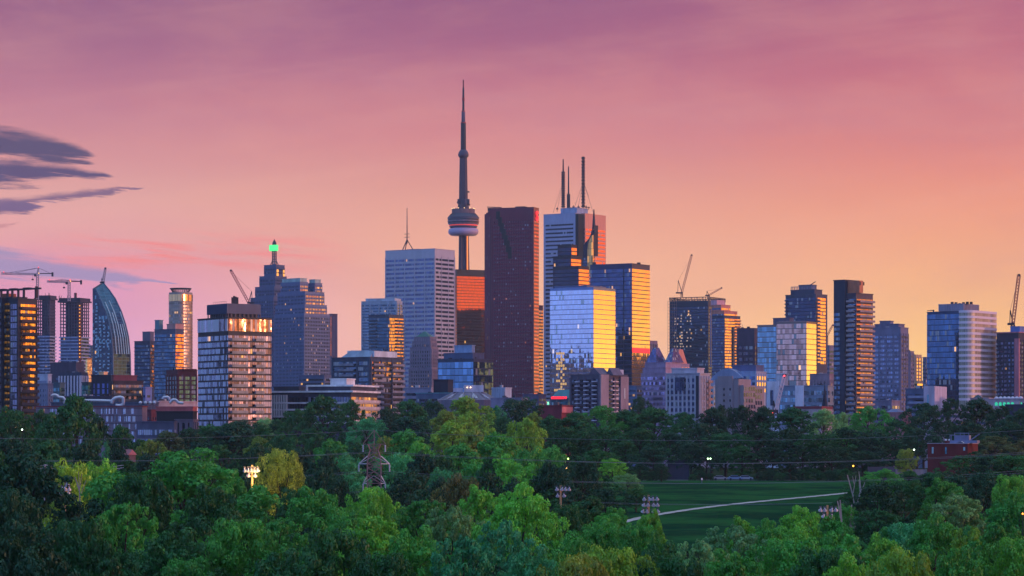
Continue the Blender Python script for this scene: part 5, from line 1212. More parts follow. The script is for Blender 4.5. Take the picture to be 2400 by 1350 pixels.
f = tower('brick_house', 'pink brick house with blue hipped roof below the grey lavender condominium', 2072, 2116, 2136, 968, 1300, {'wall': wall((164, 108, 120)), 'glass': G_OFF, 'fh': 3.0, 'win': .4, 'top': .8, 'mf': 1, 'mr': 1, 'pier': (2, .9, .1)}, a=26, cat='house', ybot=1000)
R_ = f.r; q = f.full; pyr(q[0], q[1]-2, q[2], q[3], f.z1, f.Z(958), 'hipped_roof', wall((100, 104, 140)), .3)
tower('house', 'row of brick and white houses left of the tall brown condominium base', 1862, 1925, 1950, 958, 1330, {'wall': wall((170, 150, 164)), 'glass': G_OFF, 'fh': 3.0, 'win': .45, 'top': 1, 'mf': .6, 'mr': .6, 'pier': (2.4, 1.1, .1), 'trim': wall((120, 50, 66)), 'trimh': 1.2}, a=22, cat='house', ybot=990)
for i, (x0, xm, x1, yt, d, c_, lb) in enumerate((
        (1225, 1262, 1280, 925, 1900, (96, 84, 116), 'plain dusky block at the foot of the maroon skyscraper'),
        (1470, 1492, 1505, 905, 2100, (84, 100, 140), 'blue grey low block between the concrete balcony block and the pink mauve glass building'),
        (1950, 1962, 1972, 940, 2100, (100, 110, 140), 'low slate block hidden behind the tall brown condominium'),
        (882, 936, 950, 900, 2000, (70, 80, 112), 'dim blue block behind the white framed low condominium'),
        (700, 760, 785, 880, 2300, (84, 90, 124), 'dusky block at the foot of the stepped blue grey pair'),
        (2052, 2090, 2110, 940, 1600, (120, 110, 140), 'low mauve block at the foot of the grey lavender condominium'),
        (1655, 1672, 1680, 905, 1600, (130, 150, 180), 'narrow pale blue block left of the beige stone block'))):
    tower('low_block', lb, x0, xm, x1, yt, d, {'wall': wall(c_), 'glass': G_OFF, 'fh': 3.3, 'win': .5, 'top': 1, 'mf': .8, 'mr': .8}, a=28, cat='building', ybot=985)

# unseen towers added outside the view and one hidden downtown, for the glass to mirror
for (x_, y_, wx, wy, hh, lb) in ((138, 3630, 60, 70, 228, 'added dark tower hidden behind the gold sided blue tower'), (520, 1745, 60, 90, 104, 'added dark condominium outside the view right of the tall brown one'),
                             (800, 3110, 70, 170, 150, 'added dark slab outside the view to the right, far'), (640, 2530, 70, 90, 104, 'added dark block outside the view to the right, middle'), (560, 2330, 50, 60, 84, 'added lower dark block outside the view to the right'), (-575, 2010, 60, 130, 118, 'added dark slab with lit rooms outside the view to the left')):
    R_ = empty('office_tower', (x_, y_, G(x_, y_)-2), lb, 'skyscraper')
    facade(R_, (-wx/2, wx/2, -wy/2, wy/2), 0, hh, {'wall': wall((60, 56, 80)), 'glass': G_DK, 'fh': 8, 'win': .5, 'top': 3}, vis=30)
# ------------------------------------------------------------------ cranes
CR = wall((120, 84, 96), .6); CRW = wall((170, 150, 165), .6); CRR = wall((190, 110, 90), .6)
def hammerhead(label, xm, yb, yt, yj, x0, x1, d, mt):
    k = d/F; ox, oy, oz = at(xm, yb, d); R_ = empty('tower_crane', (ox, oy, oz), label, 'crane', 'construction cranes')
    z = lambda py: (yb-py)*k; X = lambda px: (px-xm)*k; wd = 2.2
    MB().lattice((0, 0, 0), (0, 0, z(yj)), wd, .5, int(z(yj)/2.4), .35).build('mast', mt, R_)
    MB().lattice((X(x0), 0, z(yj)+.4), (X(xm-2), 0, z(yj+.6)), 1.8, .42, 34, .3).build('jib', mt, R_)
    MB().box(X(xm+1), X(x1), -.9, .9, z(yj), z(yj)+.8).build('counter_jib', DSTEEL, R_)
    box(X(x1-4), X(x1), -1.2, 1.2, z(yj)-2.6, z(yj)+1.6).build('counterweight', DSTEEL, R_)
    MB().bar((0, 0, z(yj)), (1.0, 0, z(yt)), 2.0, 1.2).build('tower_head', mt, R_)
    box(-3.4, -1.2, -1.4, 1.0, z(yj)-2.6, z(yj)-.2).build('cab', DSTEEL, R_)
    MB().bar((1, 0, z(yt)), (X((x0+xm)/2-5), 0, z(yj)+1.6), .3).bar((1, 0, z(yt)), (X(x1-8), 0, z(yj)+.8), .3).bar((X(x0+35), 0, z(yj-6)), (X(x0+35), 0, z(yj)), .4).bar((1, 0, z(yt)), (X(x0+35), 0, z(yj-6)), .25).bar((X(x0+35), 0, z(yj-6)), (X(x0+4), 0, z(yj)), .25).build('tie_cable', DSTEEL, R_)
    for x_, z_ in ((1, z(yt)+.5), (X(x0+6), z(yj)+1.8)):
        q = MB().lathe([(.1, -.7), (.8, 0), (.1, .7)], 8).build('warning_light', REDM, R_); q.location = (x_, -.5, z_)
    q = MB().lathe([(.1, -.5), (.55, 0), (.1, .5)], 8).build('flood_light', glow((255, 190, 110), 3), R_); q.location = (1.5, -1.2, z(yj)+.6)
    q = MB().bar((-5, 0, z(yj)-5), (-5, 0, z(yj)), .15).box(-6, -4, -.8, .8, z(yj)-6.4, z(yj)-5).build('hook', DSTEEL, R_)
hammerhead('hammerhead tower crane with cable stays above the near orange windowed condo, leftmost crane', 88, 703, 628, 642, 3, 125, 2880, CRW)
hammerhead('flat topped tower crane on the unfinished tower left of the sail shaped tower', 162, 706, 657.5, 660.5, 110, 192, 2790, CRW)
def luffer(label, xb, yb, xt, yt, d, mt, back=14, ymast=None, wd=2.0):
    k = d/F; ox, oy, oz = at(xb, yb, d); R_ = empty('luffing_crane', (ox, oy, oz), label, 'crane', 'construction cranes')
    X = lambda px: (px-xb)*k; z = lambda py: (yb-py)*k; L = math.hypot(X(xt), z(yt)); s_ = 1 if xt > xb else -1
    if ymast: MB().lattice((0, 0, z(ymast)), (0, 0, 0), 2.2, .5, max(2, int(abs(z(ymast))/2.5)), .35).build('mast', mt, R_)
    else: MB().lattice((0, 0, -4), (0, 0, 0), 2.2, .6, 2, .4).build('mast', DSTEEL, R_)
    MB().lattice((0, 0, 1), (X(xt), 0, z(yt)), wd, .45, int(L/2.2), .3).build('luffing_jib', mt, R_)
    MB().box(-s_*back*k-1, 1.2, -1.3, 1.3, 0, 1.6) .build('machinery_deck', DSTEEL, R_) if s_ > 0 else MB().box(-1.2, back*k+1, -1.3, 1.3, 0, 1.6).build('machinery_deck', DSTEEL, R_)
    ax, az_ = -s_*back*k*.7, min(L*.33, 14*k/.4)
    MB().bar((0, 0, 1.6), (ax, 0, az_), .7).bar((-s_*back*k*.8, 0, 1.6), (ax, 0, az_), .5).build('a_frame', DSTEEL, R_)
    MB().bar((ax, 0, az_), (X(xt)*.95, 0, z(yt)*.95), .22).build('luffing_cable', mt, R_)
    q = MB().box(-.9, .9, -.7, .7, -.8, .8).build('jib_head', DSTEEL, R_); q.location = (X(xt), 0, z(yt))
luffer('luffing crane with steep reddish jib on the wide netted tower', 1598, 688, 1621, 598, 3320, CRR, 12)
luffer('low slanted crane jib poking above the wide netted tower, right of the steep one', 1661, 694, 1691, 675, 3360, CRR, 6, wd=1.4)
luffer('red luffing crane raised almost upright at the right edge', 2374, 762, 2388, 645, 2030, CRR, 9)
luffer('luffing crane leaning left behind the black rooftop plant house', 583, 712, 541, 634, 2600, wall((170, 80, 90), .6), 10, ymast=760)
luffer('small crane perched on the tip of the sail shaped tower', 242, 664, 247, 629, 2640, CRW, 5, wd=1.6)
luffer('pale crane jib standing behind the trees right of the beige stone block', 1818, 968, 1838, 882, 1380, wall((196, 180, 200), .6), 8, wd=1.3)
luffer('faint distant crane jib between the navy condominium and the tall brown one', 1938, 790, 1952, 762, 3300, CRR, 5, wd=1.6, ymast=850)
for i, (x, y, d) in enumerate(((1810, 968, 1378), (1838, 881, 1378))):
    o = MB().lathe([(.05, -.45), (.5, 0), (.05, .45)], 8).build('warning_light', glow((255, 60, 70), 5)); o.location = at(x, y, d); tag(o, ('red warning lamp low among the trees at the foot of the pale crane jib', 'red warning lamp at the tip of the pale crane jib')[i], 'lamp')
# ------------------------------------------------------------------ trees
random.seed(11)
m, b = newmat('foliage')
oi = E.nt.nodes.new('ShaderNodeObjectInfo'); t = E.nt.nodes.new('ShaderNodeTexCoord')
at_ = E.nt.nodes.new('ShaderNodeAttribute'); at_.attribute_name = 'clump'
n = noise(E(t.outputs['Object']), 3.0, 3, .6)
cb = E(oi.outputs['Color'])
base = mixc(E(at_.outputs['Fac']), scalec(cb, .5), scalec(cb, 1.75))  # random spray tones; colour range widened to imitate shaded gaps and highlights
base = mixc(ss(n, .35, .7)*.35, base, mixc(.5, base, (.10, .14, .02)))
E.nt.nodes.remove(b)
df = E.nt.nodes.new('ShaderNodeBsdfDiffuse'); tr = E.nt.nodes.new('ShaderNodeBsdfTranslucent'); gl = E.nt.nodes.new('ShaderNodeBsdfGlossy'); mx = E.nt.nodes.new('ShaderNodeMixShader'); mx2 = E.nt.nodes.new('ShaderNodeMixShader')
L_(base, df.inputs[0]); L_(scalec(base, 1.1), tr.inputs[0]); mx.inputs[0].default_value = .3; gl.inputs['Roughness'].default_value = .45; gl.inputs[0].default_value = (.6, .8, .75, 1); mx2.inputs[0].default_value = .035
L_(df.outputs[0], mx.inputs[1]); L_(tr.outputs[0], mx.inputs[2]); L_(mx.outputs[0], mx2.inputs[1]); L_(gl.outputs[0], mx2.inputs[2])
L_(mx2.outputs[0], [q for q in E.nt.nodes if q.type == 'OUTPUT_MATERIAL'][0].inputs[0])
LEAF = m; BARK = wall((58, 48, 46), .9); PBARK = wall((150, 138, 140), .8)
import numpy as np
def crown_mesh(seed, nleaf, leaf, kind):
    """unit tree: height 1, crown radius about .4; every leaf cluster is its own small face"""
    rng = np.random.default_rng(seed); lobes = []
    base = {'round': .26, 'tall': .18, 'spread': .34, 'conifer': .08, 'feather': .2}[kind]
    nl = {'round': 34, 'tall': 34, 'spread': 30, 'conifer': 46, 'feather': 40}[kind]
    for i in range(nl):
        t = (i+.5)/nl; z = base+(1-base)*t**.85; s = (z-base)/(1-base)
        if kind == 'conifer': env = .30*(1-s)**.9+.02; lr = .05+.05*(1-s)
        elif kind == 'tall': env = .30*math.sin(pi*min(1, s*.93+.12))**.7; lr = rng.uniform(.07, .12)
        elif kind == 'spread': env = .44*math.sin(pi*min(1, s*.8+.2))**.6; lr = rng.uniform(.08, .14)
        elif kind == 'feather': env = .36*math.sin(pi*min(1, s*.85+.15))**.6; lr = rng.uniform(.05, .09)
        else: env = .38*math.sin(pi*min(1, s*.82+.16))**.6; lr = rng.uniform(.08, .14)
        an = i*2.399+rng.uniform(-.4, .4); rr = env*rng.uniform(.45, 1.16); lr *= rng.uniform(.7, 1.15)
        if i == nl-1: rr = .02
        lobes.append((rr*math.cos(an), rr*math.sin(an), min(z, 1-lr*.6), lr, rng.uniform(0, 1)))
    lobes = np.array(lobes)
    # every lobe carries a handful of sprays; the leaves sit on the outside of the sprays, so dark gaps open between them
    ns = {'round': 9, 'spread': 10, 'tall': 8, 'feather': 11, 'conifer': 7}[kind]; sub = []
    for l in lobes:
        a3 = rng.normal(size=(ns, 3)); a3[:, 2] += .35; a3[:, :2] += l[:2]*2.2; a3 /= np.linalg.norm(a3, axis=1)[:, None]
        for q in a3:
            rr = l[3]*rng.uniform(.26, .46); sub.append((*(l[:3]+q*l[3]*np.array([1.12, 1.12, .85])*rng.uniform(.7, 1.12)), rr, np.clip(l[4]*.5+rng.random()*.5, 0, 1)))
    sub = np.array(sub); wts = sub[:, 3]**2; wts /= wts.sum(); li = rng.choice(len(sub), nleaf, p=wts); L = sub[li]
    d = rng.normal(size=(nleaf, 3)); d[:, 2] += .55; d /= np.linalg.norm(d, axis=1)[:, None]
    P = L[:, :3]+d*(L[:, 3]*(.7+.5*rng.random(nleaf)))[:, None]*np.array([1.2, 1.2, .8])
    nrm = d+rng.normal(size=(nleaf, 3))*.42+np.array([0, 0, .15]); nrm /= np.linalg.norm(nrm, axis=1)[:, None]
    u = np.cross(nrm, rng.normal(size=(nleaf, 3))); u /= np.linalg.norm(u, axis=1)[:, None]; v = np.cross(nrm, u)
    s1 = leaf*rng.uniform(.6, 1.3, nleaf)[:, None]; s2 = s1*rng.uniform(.4, .8, nleaf)[:, None]
    V = np.stack([P-u*s1, P-v*s2+u*s1*.1, P+u*s1, P+v*s2+u*s1*.1], axis=1).reshape(-1, 3)
    me = bpy.data.meshes.new('crown'); nv = len(V)
    me.vertices.add(nv); me.vertices.foreach_set('co', V.astype(np.float32).ravel())
    me.loops.add(nv); me.loops.foreach_set('vertex_index', np.arange(nv, dtype=np.int32))
    me.polygons.add(nleaf); me.polygons.foreach_set('loop_start', np.arange(0, nv, 4, dtype=np.int32))
    me.update(calc_edges=True); me.validate()
    ca = me.attributes.new('clump', 'FLOAT', 'POINT'); cl = np.clip(L[:, 4]*.6+rng.random(nleaf)*.4, 0, 1); ca.data.foreach_set('value', np.repeat(cl, 4).astype(np.float32))
    me.materials.append(LEAF); return me, lobes
def trunk_mesh(lobes, seed, kind):
    rng = random.Random(seed); mb = MB(); top = .72 if kind != 'conifer' else .95
    pts = [(0, 0, -.04), (rng.uniform(-.01, .01), rng.uniform(-.01, .01), .25), (rng.uniform(-.02, .02), rng.uniform(-.02, .02), .5), (0, 0, top)]
    rs = [.026, .019, .013, .004]
    for (p, q, a_, c_) in zip(pts, pts[1:], rs, rs[1:]):
        mb.loft([[(p[0]+a_*cos(k*pi/3), p[1]+a_*sin(k*pi/3), p[2]) for k in range(6)], [(q[0]+c_*cos(k*pi/3), q[1]+c_*sin(k*pi/3), q[2]) for k in range(6)]])
    for l in lobes[::2]:
        z = max(.15, l[2]-.22); mb.bar((0, 0, z), (l[0], l[1], l[2]), .014, .004)
    o = mb.build('trunk', BARK); me = o.data; bpy.data.objects.remove(o); return me
PR = {}
for nm, kind, cnt, leaf in (('n0', 'round', 26000, .0105), ('n1', 'spread', 26000, .0105), ('n2', 'tall', 22000, .0105), ('n3', 'feather', 26000, .0095),
                            ('f0', 'round', 11000, .0145), ('f1', 'spread', 11000, .0145), ('f2', 'tall', 10000, .0145), ('f3', 'feather', 11000, .013), ('f4', 'round', 11000, .0145),
                            ('c0', 'conifer', 6500, .013)):
    me, lb = crown_mesh(len(PR)*7+3, cnt, leaf, kind); PR[nm] = (me, trunk_mesh(lb, len(PR), kind), .8 if kind in ('round', 'feather') else (.66 if kind == 'tall' else (.5 if kind == 'conifer' else .94)))
COLS = {'dk': ((24, 62, 40), 'dark teal'), 'dg': ((36, 86, 40), 'dark green'), 'md': ((64, 136, 50), 'mid green'), 'br': ((96, 162, 50), 'bright green'),
        'yg': ((122, 156, 46), 'yellow green'), 'pl': ((108, 152, 92), 'pale grey green'), 'tl': ((62, 142, 88), 'blue green'), 'bn': ((88, 88, 48), 'brownish'), 'ol': ((116, 132, 44), 'olive gold')}
TREES = []
def tree(x, yt, wpx, d, c, pk=None):
    TREES.append((x, yt, wpx, d, c, pk))
# foreground crowns
for a in ((60, 1092, 300, 300, 'dk', 'n0'), (-40, 1085, 150, 330, 'dg', 'n1'), (430, 1080, 330, 340, 'md', 'n0'), (330, 1140, 200, 300, 'dg', 'n1'), (540, 1118, 130, 350, 'md', 'n2'),
          (505, 1165, 210, 280, 'dg', 'n0'), (290, 1190, 220, 255, 'md', 'n3'), (180, 1250, 200, 230, 'dg', 'n1'), (60, 1255, 260, 215, 'dk', 'n0'), (400, 1270, 260, 225, 'dg', 'n0'), (560, 1250, 220, 230, 'md', 'n1'),
          (660, 1075, 140, 450, 'ol', 'n1'), (745, 1165, 200, 330, 'md', 'n0'), (650, 1230, 200, 265, 'md', 'n3'), (875, 1165, 110, 360, 'br', 'n1'), (870, 1215, 220, 280, 'br', 'n3'), (990, 1180, 190, 340, 'md', 'n3'),
          (1070, 1132, 110, 420, 'bn', 'f1'), (1120, 1152, 130, 370, 'br', 'n2'), (1060, 1195, 190, 300, 'pl', 'n3'), (1222, 1160, 200, 290, 'br', 'n0'), (1180, 1230, 200, 250, 'tl', 'n3'), (1090, 1270, 220, 220, 'tl', 'n3'), (960, 1265, 220, 225, 'md', 'n0'),
          (780, 1275, 240, 220, 'dg', 'n1'), (1385, 1175, 150, 390, 'dg', 'n2'), (1330, 1200, 90, 370, 'dg', 'n1'), (1420, 1225, 170, 310, 'md', 'n0'), (1530, 1206, 80, 340, 'br', 'n2'), (1500, 1250, 120, 300, 'md', 'n1'), (1350, 1290, 220, 230, 'md', 'n0'),
          (1440, 1315, 130, 205, 'yg', 'n1'), (1540, 1295, 170, 240, 'dg', 'n0'), (1640, 1275, 150, 270, 'pl', 'n3'), (1720, 1240, 200, 285, 'pl', 'n3'), (1735, 1222, 90, 330, 'br', 'n2'), (1800, 1235, 120, 310, 'md', 'n0'),
          (1880, 1205, 150, 330, 'br', 'n0'), (1945, 1222, 120, 320, 'md', 'n2'), (1850, 1290, 230, 230, 'md', 'n1'), (1980, 1275, 220, 240, 'md', 'n0'), (2060, 1200, 160, 400, 'dg', 'n3'), (2130, 1245, 190, 300, 'tl', 'n1'),
          (2190, 1225, 160, 280, 'md', 'n0'), (2245, 1165, 190, 370, 'pl', 'n3'), (2205, 1130, 110, 430, 'md', 'n2'), (2120, 1135, 120, 470, 'dg', 'n1'), (2280, 1245, 120, 270, 'yg', 'n3'), (2370, 1132, 110, 400, 'br', 'n1'), (2380, 1175, 190, 310, 'md', 'n0'),
          (2340, 1240, 200, 245, 'md', 'n3'), (2120, 1322, 170, 200, 'yg', 'n1'), (2240, 1310, 180, 215, 'md', 'n0'), (1990, 1330, 180, 205, 'br', 'n0'), (1720, 1325, 220, 210, 'md', 'n3'), (1590, 1335, 180, 205, 'dg', 'n1'),
          (1240, 1310, 200, 210, 'tl', 'n0'), (2390, 1290, 180, 220, 'br', 'n1'), (650, 1320, 220, 205, 'dg', 'n0'), (260, 1320, 220, 205, 'dg', 'n3'), (900, 1330, 180, 203, 'dg', 'n1'), (2060, 1265, 130, 270, 'br', 'n2'), (1360, 1335, 150, 200, 'ol', 'n1'),
          (160, 1095, 90, 430, 'yg', 'f0'), (240, 1095, 110, 440, 'br', 'f0'), (820, 1215, 130, 310, 'md', 'n2'), (700, 1165, 110, 380, 'dg', 'n1'), (10, 1180, 180, 260, 'dk', 'n1')): tree(*a)
# valley trees, left and centre
for a in ((30, 1040, 150, 640, 'dk'), (110, 1050, 140, 620, 'dg'), (30, 968, 130, 760, 'dg'), (95, 975, 60, 790, 'dg'), (200, 1050, 150, 560, 'dk'), (180, 946, 130, 720, 'dg', 'f2'), (130, 985, 110, 740, 'dg'), (228, 990, 90, 730, 'dk'), (250, 1042, 36, 690, 'tl', 'c0'), (300, 1085, 110, 560, 'dg'),
          (285, 1010, 90, 790, 'dg'), (350, 1040, 90, 820, 'ol'), (395, 1020, 100, 850, 'bn'), (440, 1012, 80, 880, 'dk'), (350, 1080, 120, 600, 'dk'), (440, 1060, 130, 640, 'dg'), (520, 1050, 140, 620, 'dg'), (600, 1060, 130, 600, 'dk'), (545, 1005, 150, 840, 'dk'), (490, 1008, 70, 1000, 'dg'), (620, 1000, 90, 900, 'dg'),
          (660, 1030, 110, 760, 'dg'), (610, 1035, 90, 780, 'ol'), (700, 1065, 130, 640, 'dk'), (730, 1010, 120, 820, 'dg'), (780, 1045, 120, 700, 'md'), (810, 1080, 120, 620, 'tl'), (760, 1110, 120, 540, 'dk'), (840, 1050, 90, 740, 'dg'), (855, 1090, 90, 640, 'dk'), (900, 1030, 60, 840, 'ol'), (950, 1020, 130, 780, 'md'), (940, 1075, 120, 640, 'tl'),
          (985, 1050, 100, 700, 'br'), (1030, 1080, 120, 640, 'dg'), (1040, 1110, 110, 560, 'tl'), (1075, 1055, 130, 680, 'md'), (1120, 1090, 120, 600, 'md'), (1165, 1030, 150, 700, 'md'), (1190, 1085, 150, 560, 'br'), (1060, 1000, 110, 820, 'yg'), (1110, 1020, 100, 800, 'ol'), (790, 1125, 80, 520, 'dk'), (960, 1120, 140, 520, 'dk'), (700, 1120, 130, 520, 'dk'),
          (1235, 995, 120, 760, 'yg'), (1250, 1060, 120, 640, 'md'), (1295, 1060, 90, 660, 'md'), (1200, 1140, 110, 470, 'dk'), (1280, 1120, 130, 560, 'dg'), (1330, 1100, 130, 640, 'dk'), (1380, 1110, 130, 620, 'dg'), (1435, 1080, 80, 720, 'br'), (1400, 1060, 110, 740, 'dg'), (1470, 1115, 110, 640, 'pl'), (1420, 1150, 110, 560, 'dk'), (1350, 1150, 120, 530, 'dk'), (1490, 1150, 70, 590, 'dg'),
          (885, 1120, 120, 640, 'dk'), (640, 1120, 110, 500, 'dk'), (280, 1060, 100, 640, 'dk'), (480, 1100, 100, 520, 'dk')): tree(*a)
# right of the field
for a in ((2020, 1130, 110, 560, 'dg'), (2070, 1105, 110, 620, 'md'), (2130, 1108, 100, 640, 'dg'), (2190, 1110, 110, 560, 'dk'), (2250, 1070, 130, 680, 'dg'), (2310, 1075, 130, 640, 'dk'), (2370, 1070, 130, 640, 'dg'), (2240, 1120, 110, 540, 'dk'), (2300, 1125, 110, 520, 'dk'), (2380, 1120, 120, 520, 'dg'), (2000, 1165, 80, 500, 'dg'), (1975, 1190, 60, 450, 'md'),
          (2330, 1025, 150, 780, 'bn'), (2395, 1035, 110, 760, 'bn'), (2290, 1060, 80, 760, 'dg'), (2125, 1055, 50, 820, 'ol', 'f0')): tree(*a)
# far bank behind the field and the tree line under the skyline
for a in ((700, 968, 100, 1080, 'dg'), (760, 938, 110, 1020, 'dg'), (820, 948, 80, 1050, 'dg'), (860, 985, 90, 980, 'tl'), (905, 965, 90, 1060, 'dk'), (955, 948, 110, 1120, 'dg'), (1015, 945, 80, 1150, 'dk'), (950, 985, 110, 980, 'dk'), (1090, 940, 110, 1020, 'yg'), (1135, 955, 80, 1040, 'yg'), (1165, 960, 50, 1060, 'tl'), (1045, 970, 80, 1000, 'ol'), (1100, 975, 100, 940, 'yg'),
          (1225, 940, 110, 1080, 'dk'), (1180, 985, 80, 1000, 'dg'), (1295, 985, 110, 960, 'dg'), (1250, 975, 60, 1000, 'ol'), (1350, 975, 110, 960, 'dg'), (1410, 960, 110, 1000, 'md'), (1465, 970, 110, 1010, 'dg'), (1500, 940, 50, 1180, 'dk'), (1535, 965, 130, 1000, 'dg'), (1600, 975, 110, 1020, 'dg'), (1668, 965, 90, 1000, 'dk'), (1690, 958, 40, 1100, 'dk', 'f2'), (1740, 960, 100, 1010, 'dk'), (1790, 962, 80, 1010, 'dk'),
          (1860, 965, 130, 1000, 'dg'), (1930, 968, 90, 1060, 'pl'), (1975, 975, 70, 1080, 'pl'), (2035, 962, 110, 980, 'md'), (2100, 990, 110, 940, 'dg'), (2165, 955, 120, 960, 'dk'), (2225, 938, 110, 980, 'dk'), (2290, 945, 120, 960, 'dk'), (2350, 955, 110, 920, 'dk'), (2405, 965, 110, 900, 'dk'),
          (1230, 1020, 100, 900, 'yg'), (1330, 1010, 130, 880, 'dg'), (1420, 1005, 130, 880, 'dg'), (1500, 1010, 130, 880, 'dg'), (1570, 1020, 120, 880, 'dk'), (1640, 1000, 120, 900, 'dk'), (1700, 1020, 120, 880, 'dg'), (1775, 1010, 130, 890, 'dk'), (1850, 1010, 140, 870, 'dk'), (1925, 1020, 130, 860, 'dg'), (1985, 1010, 130, 870, 'dk'), (2060, 1020, 120, 880, 'dk'), (2110, 1035, 90, 900, 'dk'), (2150, 1010, 100, 900, 'dk'),
          (2280, 1000, 130, 860, 'dk'), (2370, 1000, 140, 840, 'dk'), (1530, 1050, 90, 850, 'dk'), (1620, 1040, 60, 850, 'dk'), (1655, 1050, 90, 852, 'dk'), (1740, 1050, 110, 850, 'dg'), (1810, 1050, 120, 845, 'dk'), (1880, 1045, 120, 842, 'dk'), (1950, 1050, 110, 842, 'dk'), (1465, 1040, 110, 860, 'dg'), (1500, 1090, 100, 800, 'dk'), (1550, 1090, 50, 815, 'dk'), (1400, 1080, 110, 780, 'dk'), (2020, 1060, 90, 850, 'dk'), (2050, 1075, 60, 850, 'dk'),
          (500, 1000, 120, 1080, 'dg'), (560, 990, 110, 1100, 'dk'), (620, 985, 60, 1150, 'pl'), (650, 990, 70, 1100, 'dg'), (450, 1010, 70, 1060, 'dk'), (330, 1035, 60, 950, 'dg'), (430, 1035, 110, 900, 'dk')): tree(*a)
# low undergrowth trees so that no bare ground shows between the crowns
def covered(x, yt): return False
for (y0, n_, d, wp, cs) in ((1125, 22, 470, 110, ('dk', 'dg')), (1085, 20, 560, 100, ('dk', 'dk', 'dg')), (1205, 18, 395, 130, ('dg', 'dk', 'md')), (1265, 16, 300, 150, ('dg', 'md')), (1325, 12, 228, 190, ('dg', 'md', 'dk'))):
    for i in range(n_):
        x = -60+(2520/n_)*(i+.5)+random.uniform(-30, 30)
        if d > 390 and 1440 < x < 2000: continue
        if d == 300 and 1560 < x < 1700: continue
        if 1090 > y0 and x > 2000: continue
        if 385 < d and 800 < x < 950: continue
        if any(abs(x-mx_) < 75 and d < md and y0 < 1190 for mx_, md in ((1314, 480), (1520, 470), (1939, 430), (2214, 450), (591, 430), (153, 405), (2396, 420))): continue
        tree(x, y0+random.uniform(-12, 14), wp*random.uniform(.9, 1.15), d*random.uniform(.96, 1.04), random.choice(cs))
LM = [(-100, 95, 'near orange windowed condo'), (95, 215, 'unfinished towers'), (215, 310, 'sail shaped tower'), (310, 465, 'round tower'), (465, 640, 'black topped condominium'), (640, 780, 'green cube tower'),
      (780, 900, 'pale teal condominium'), (900, 1020, 'pale banded office tower'), (1020, 1130, 'needle tower'), (1130, 1270, 'maroon skyscraper'), (1270, 1370, 'white marble tower'), (1370, 1530, 'gold sided blue tower'),
      (1530, 1670, 'netted tower'), (1670, 1800, 'beige stone block'), (1800, 1950, 'pale teal hospital'), (1950, 2060, 'tall brown condominium'), (2060, 2170, 'grey lavender condominium'), (2170, 2330, 'rounded white banded tower'), (2330, 2600, 'right edge crane')]
def layer(d): return 'far tree line' if d > 930 else ('far bank' if d > 740 else ('valley middle' if d > 540 else ('near valley' if d > 385 else ('front rows' if d > 270 else 'nearest row'))))
def lmk(x):
    for a_, b_, n in LM:
        if a_ <= x < b_: return n
    return 'edge of the view'
KW = {'0': 'rounded', '1': 'spreading', '2': 'upright', '3': 'feathery', '4': 'rounded'}
grp = {}
for i, tt in enumerate(TREES):
    x, yt, wpx, d, c, pk = tt
    pk = pk or random.choice(['f0', 'f1', 'f3', 'f4', 'f2'] if d > 380 else ['n0', 'n1', 'n3'])
    shape = 'spruce' if pk[0] == 'c' else KW[pk[1]]
    key = (COLS[c][1], shape, layer(d), lmk(x)); grp.setdefault(key, []).append((x, yt, wpx, d, c, pk))
ORD = ['leftmost', 'second', 'third', 'fourth', 'fifth', 'sixth', 'seventh', 'eighth', 'ninth', 'tenth']
for key, ls in grp.items():
    ls.sort()
    for j, (x, yt, wpx, d, c, pk) in enumerate(ls):
        me, tm, wu = PR[pk]; X_, Y_, zt = at(x, yt, d); g = G(X_, Y_); h = max(5, zt-g); wm = wpx*d/F
        colr, shape, lay, lm = key
        lab = f'{colr} {shape if shape != "spruce" else "blue spruce"} tree in the {lay} below the {lm}'
        if len(ls) > 1: lab = f'{ORD[min(j, 9)]} of {len(ls)} {colr} {shape} trees in {lay} below the {lm}'
        ws = lab.split()
        if len(ws) > 16: lab = ' '.join(w_ for w_ in ws if w_ not in ('the', 'very', 'with'))
        r_ = empty('spruce_tree' if pk[0] == 'c' else 'broadleaf_tree', (X_, Y_, g), lab, 'tree', 'trees in the '+lay, random.uniform(0, 6.28))
        o = bpy.data.objects.new('crown', me); COL.objects.link(o); o.parent = r_
        s = max(wm/wu, h*.42)*(1.12 if d < 520 else 1.04); sx_ = min(s, h*1.5); o.scale = (sx_, sx_*random.uniform(.9, 1.1), h)
        cc = lin(COLS[c][0]); v_ = random.uniform(.82, 1.2); hx = random.uniform(.9, 1.12)
        o.color = (cc[0]*v_*hx, cc[1]*v_, cc[2]*v_/hx, 1)
        t_ = bpy.data.objects.new('trunk', tm); COL.objects.link(t_); t_.parent = r_; t_.scale = (sx_, sx_, h)
print('trees', len(TREES))

